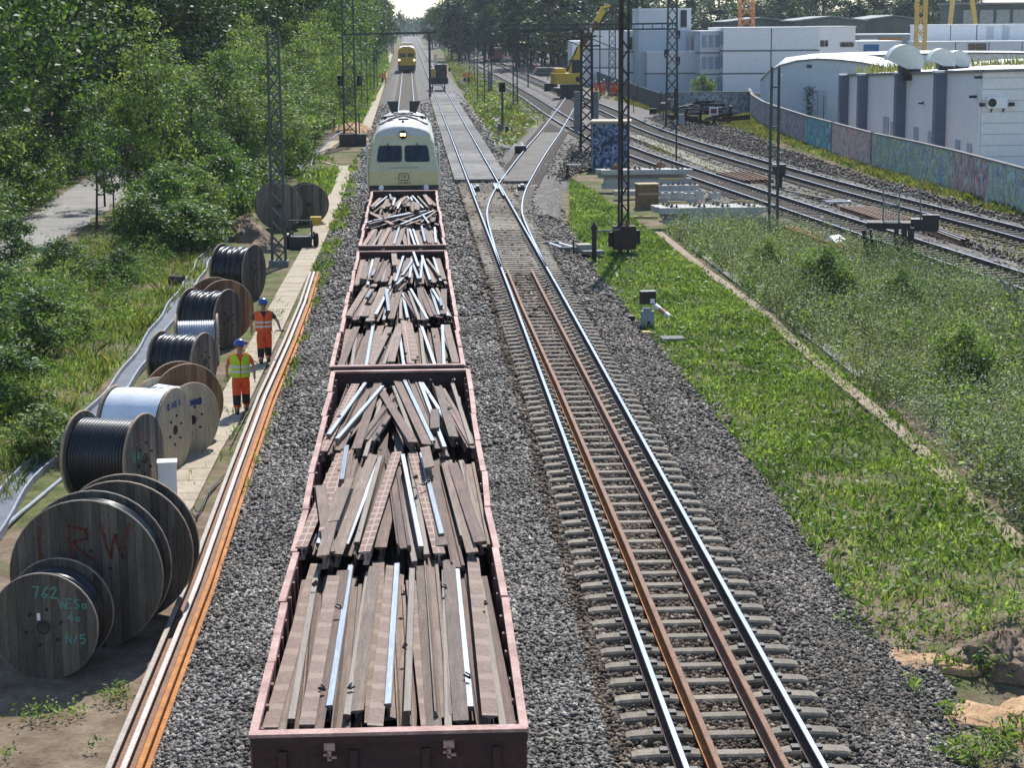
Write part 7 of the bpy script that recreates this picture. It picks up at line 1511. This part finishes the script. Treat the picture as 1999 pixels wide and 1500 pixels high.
t, W_, H_ = box_px(241, 1246, 1350, 16, 57, 7, 1, 'topmost pale cabin with a dark doorway, behind the tapered mast', [m_cg]); MB_(t, 'doorway', (W_*.85, -.03, H_*.88), (.75, .06, 2.0), m_dark)
t, W_, H_ = box_px(246, 1222, 1246, 60, 190, 8, 3, 'narrow pale cabin stack with one dark window beside the black mast', [m_cw]); MB_(t, 'window', (W_*.3, -.03, H_*.80), (.6, .06, 1.5), m_glass)
t, W_, H_ = box_px(286, 1116, 1166, 80, 140, 8, 2, 'pale cabin with vertical ribs behind the boom of the rail excavator', [m_cw]); 
t, W_, H_ = box_px(272, 1150, 1222, 58, 148, 8, 3, 'white cabin stack between the cluttered mast and the black mast', [m_cw, m_cg]); windows(t, W_, H_, [(.3, .15, 1.2, 1.8), (.7, .15, 1.2, 1.8)], m=m_white)
t, W_, H_ = box_px(262, 1600, 1670, 51, 114, 10, 2, 'white two storey cabin with small windows right of the white block', [m_cw]); windows(t, W_, H_, [(.06, .72, .5, .8), (.18, .72, .4, .8), (.62, .70, .5, .6), (.76, .70, .9, .6), (.90, .70, .4, .6)], m=m_glass)
t, W_, H_ = box_px(270, 1672, 1760, 80, 112, 8, 1, 'low white cabin with a bright blue gate', [m_cw]); windows(t, W_, H_, [(.32, .78, 2.1, 1.7)], m=plain('gate_blue', (.03, .16, .33)), nm='gate')
t, W_, H_ = box_px(268, 1804, 2060, 47, 79, 8, 1, 'upper row of white cabins at the far right, with two grey doors', [m_cw], cols=5); windows(t, W_, H_, [(.50, .86, 1.0, 1.6), (.62, .86, 1.0, 1.6)], m=m_cb, nm='door')
t, W_, H_ = box_px(262, 1800, 2060, 80, 104, 8, 1, 'lower row of white cabins at the far right, with a glazed entrance', [m_cg], cols=4); windows(t, W_, H_, [(.37, .85, .9, 1.2), (.42, .85, .7, 1.2), (.46, .85, .7, 1.2)], m=m_glass)
# dark fence along the depot, left of the white block
a = [at(x, y, -.5) for x, y in ((1090, 130), (1150, 160), (1215, 190), (1245, 203), (1290, 222), (1330, 218))]; o = a[1].copy(); fn = thing('fence', o, 'dark slatted fence between the yard grass and the white containers', 'fence')
for k in range(len(a)-1): mb = MB(); mb.bar(a[k]-o+Vector((0, 0, .95)), a[k+1]-o+Vector((0, 0, .95)), .06, 1.9); mb.build('slat_panel', mat('fence_dark', [(.05, .06, .065), (.1, .11, .115)], 1.5, .8, stretch=(8, 8, .2)), fn); mb = MB(); mb.box(a[k]-o+Vector((0, 0, 1.0)), (.12, .12, 2.1)); mb.build('post', m_mastd, fn)
# thin wire fence posts inside the wall
for i, px in enumerate((1570, 1607)): q = at(px, 238+10*i, GZ); t = thing('fence_post', q, ('thin fence post before the arched hall, left one', 'thin fence post before the arched hall, right one')[i], 'post'); mb = MB(); mb.tube([(0, 0, 0), (0, 0, 2.6)], .035, 6); mb.build('pole', m_mast, t); MB_(t, 'cap', (0, 0, 2.62), (.09, .09, .05), m_white)
# loose timber near the wall top
for i, (px, py, w_) in enumerate(((1450, 180, 5), (1465, 186, 4.5), (1440, 190, 3))): q = at(px, py, -.2); mb = MB(); mb.box((0, 0, .1), (w_, .3, .2)); mb.build('timber_beam', m_timber, None, q, R_(3*i), label=('long pale timber beam on the depot ground behind the buffer stop', 'second timber beam nearest the curve of the graffiti wall', 'short timber beam by the foot of the white block')[i], category='timber beam')
# sheds in front of the wood
m_shed = mat('shed_dark_green', [(.08, .10, .09), (.13, .15, .14)], .5, .8); m_shr = mat('shed_roof', [(.20, .22, .22), (.28, .30, .30)], .5, .8)
for i, (x0, x1, xm, yt, ye, yb, D) in enumerate(((1420, 1552, 1500, 36, 42, 60, 330), (1552, 1690, 1625, 34, 40, 62, 318), (1688, 1800, 1745, 32, 38, 66, 322))):
    a, b, m_ = atD(x0, yb, D), atD(x1, yb, D), atD(xm, yt, D); ze = atD(x0, ye, D).z; o = Vector((a.x, D, GZ)); W_ = b.x-a.x; t = thing('shed', o, ('low gabled dark shed left of the orange crane foot', 'low gabled dark shed in the middle below the wood', 'low gabled dark shed behind the yellow crane')[i], 'shed')
    mb = MB(); mb.add([(0, 0, 0), (W_, 0, 0), (W_, 0, ze-GZ), (W_/2, 0, m_.z-GZ), (0, 0, ze-GZ)]+[(0, 16, 0), (W_, 16, 0), (W_, 16, ze-GZ), (W_/2, 16, m_.z-GZ), (0, 16, ze-GZ)], [(0, 1, 2, 3, 4), (9, 8, 7, 6, 5), (0, 5, 6, 1), (1, 6, 7, 2), (4, 9, 5, 0)]); mb.build('wall', m_shed, t)
    mb = MB(); mb.bar((-.4, 8, ze-GZ-.05), (W_/2, 8, m_.z-GZ+.18), 17, .2); mb.bar((W_/2, 8, m_.z-GZ+.18), (W_+.4, 8, ze-GZ-.05), 17, .2); mb.build('roof', m_shr, t)
t, W_, H_ = box_px(300, 1672, 1800, 66, 84, 8, 1, 'low shed with an orange brown strip left of the yellow crane', [m_shr], cat='shed', name='low_shed'); MB_(t, 'sign_strip', (W_*.5, -.04, H_*.88), (W_*.35, .06, .35), m_rustor); MB_(t, 'white_strip', (W_*.2, -.04, H_*.86), (W_*.3, .06, .4), m_cfr)
D = 330; a, b = atD(1872, 45, D), atD(2080, 45, D); t = thing('industrial_building', (a.x, D, GZ), 'grey building with a row of big windows at the top right corner', 'building'); W_ = b.x-a.x; zt_ = atD(1900, 8, D).z-GZ
mb = MB(); mb.box((W_/2, 6, zt_/2), (W_, 12, zt_)); mb.build('wall', m_shed, t); mb = MB(); mb.box((W_/2, 5.5, zt_+.15), (W_+1, 14, .3)); mb.build('roof', m_shr, t)
for k in range(6): MB_(t, 'window', (1.8+k*2.75, -.03, zt_-2.0), (2.2, .06, 2.2), mat('dusty_window', [(.30, .34, .33), (.4, .44, .42)], 1, .4)); 
# cranes
m_cro = mat('crane_orange', [(.55, .24, .08), (.7, .33, .12)], 1, .6); m_cry = mat('crane_yellow', [(.60, .42, .10), (.72, .52, .16)], 1, .6)
def crane(px, pyb, D, w_, material, label, h=26):
    q = atD(px, pyb, D); t = thing('tower_crane', (q.x, D, GZ), label, 'crane', 'tower cranes over the depot'); mb = MB(); lattice(mb, h, w_, w_, 1, .2, 'x', 1.5); mb.build('tower', material, t); MB_(t, 'foundation', (0, 0, .3), (w_*2, w_*2, .7), m_slab); mb = MB(); mb.bar((-8, 0, h), (22, 0, h), 1.0, 1.0); mb.build('jib', material, t)
crane(1457, 48, 300, 2.0, m_cro, 'orange lattice crane tower rising behind the white block'); crane(1796, 100, 256, 1.15, m_cry, 'slim yellow lattice crane tower behind the roof vents')
D = 300; q = atD(1880, 48, D); t = thing('gantry_crane', (q.x, D, GZ), 'pair of slanting yellow crane legs before the big windows at top right', 'crane')
for x0, x1 in ((1853, 1862), (1906, 1895)):
    a, b = atD(x0, 62, D)-Vector((q.x, D, GZ)), atD(x1, -20, D)-Vector((q.x, D, GZ)); a2 = a+(a-b)*1.1; mb = MB(); mb.bar(a2, b, .6, .6); mb.build('leg', m_cry, t)
a, b = atD(1840, -22, D)-Vector((q.x, D, GZ)), atD(1990, -26, D)-Vector((q.x, D, GZ)); mb = MB(); mb.bar(a, b, 1, 1); mb.build('beam', m_cry, t)
# ------------------------------------------------------------------ haze
hz = bpy.data.materials.new('haze'); hz.use_nodes = True; nt = hz.node_tree; nt.nodes.remove(nt.nodes['Principled BSDF']); pv_ = _n(nt, 'ShaderNodeVolumePrincipled'); pv_.inputs['Color'].default_value = (.78, .88, 1.0, 1); pv_.inputs['Density'].default_value = .00013; pv_.inputs['Anisotropy'].default_value = .2
nt.links.new(pv_.outputs[0], nt.nodes['Material Output'].inputs['Volume'])
mb = MB(); mb.box((0, 2200, 19.0), (5200, 4800, 42.0)); mb.build('haze', hz, kind='stuff')
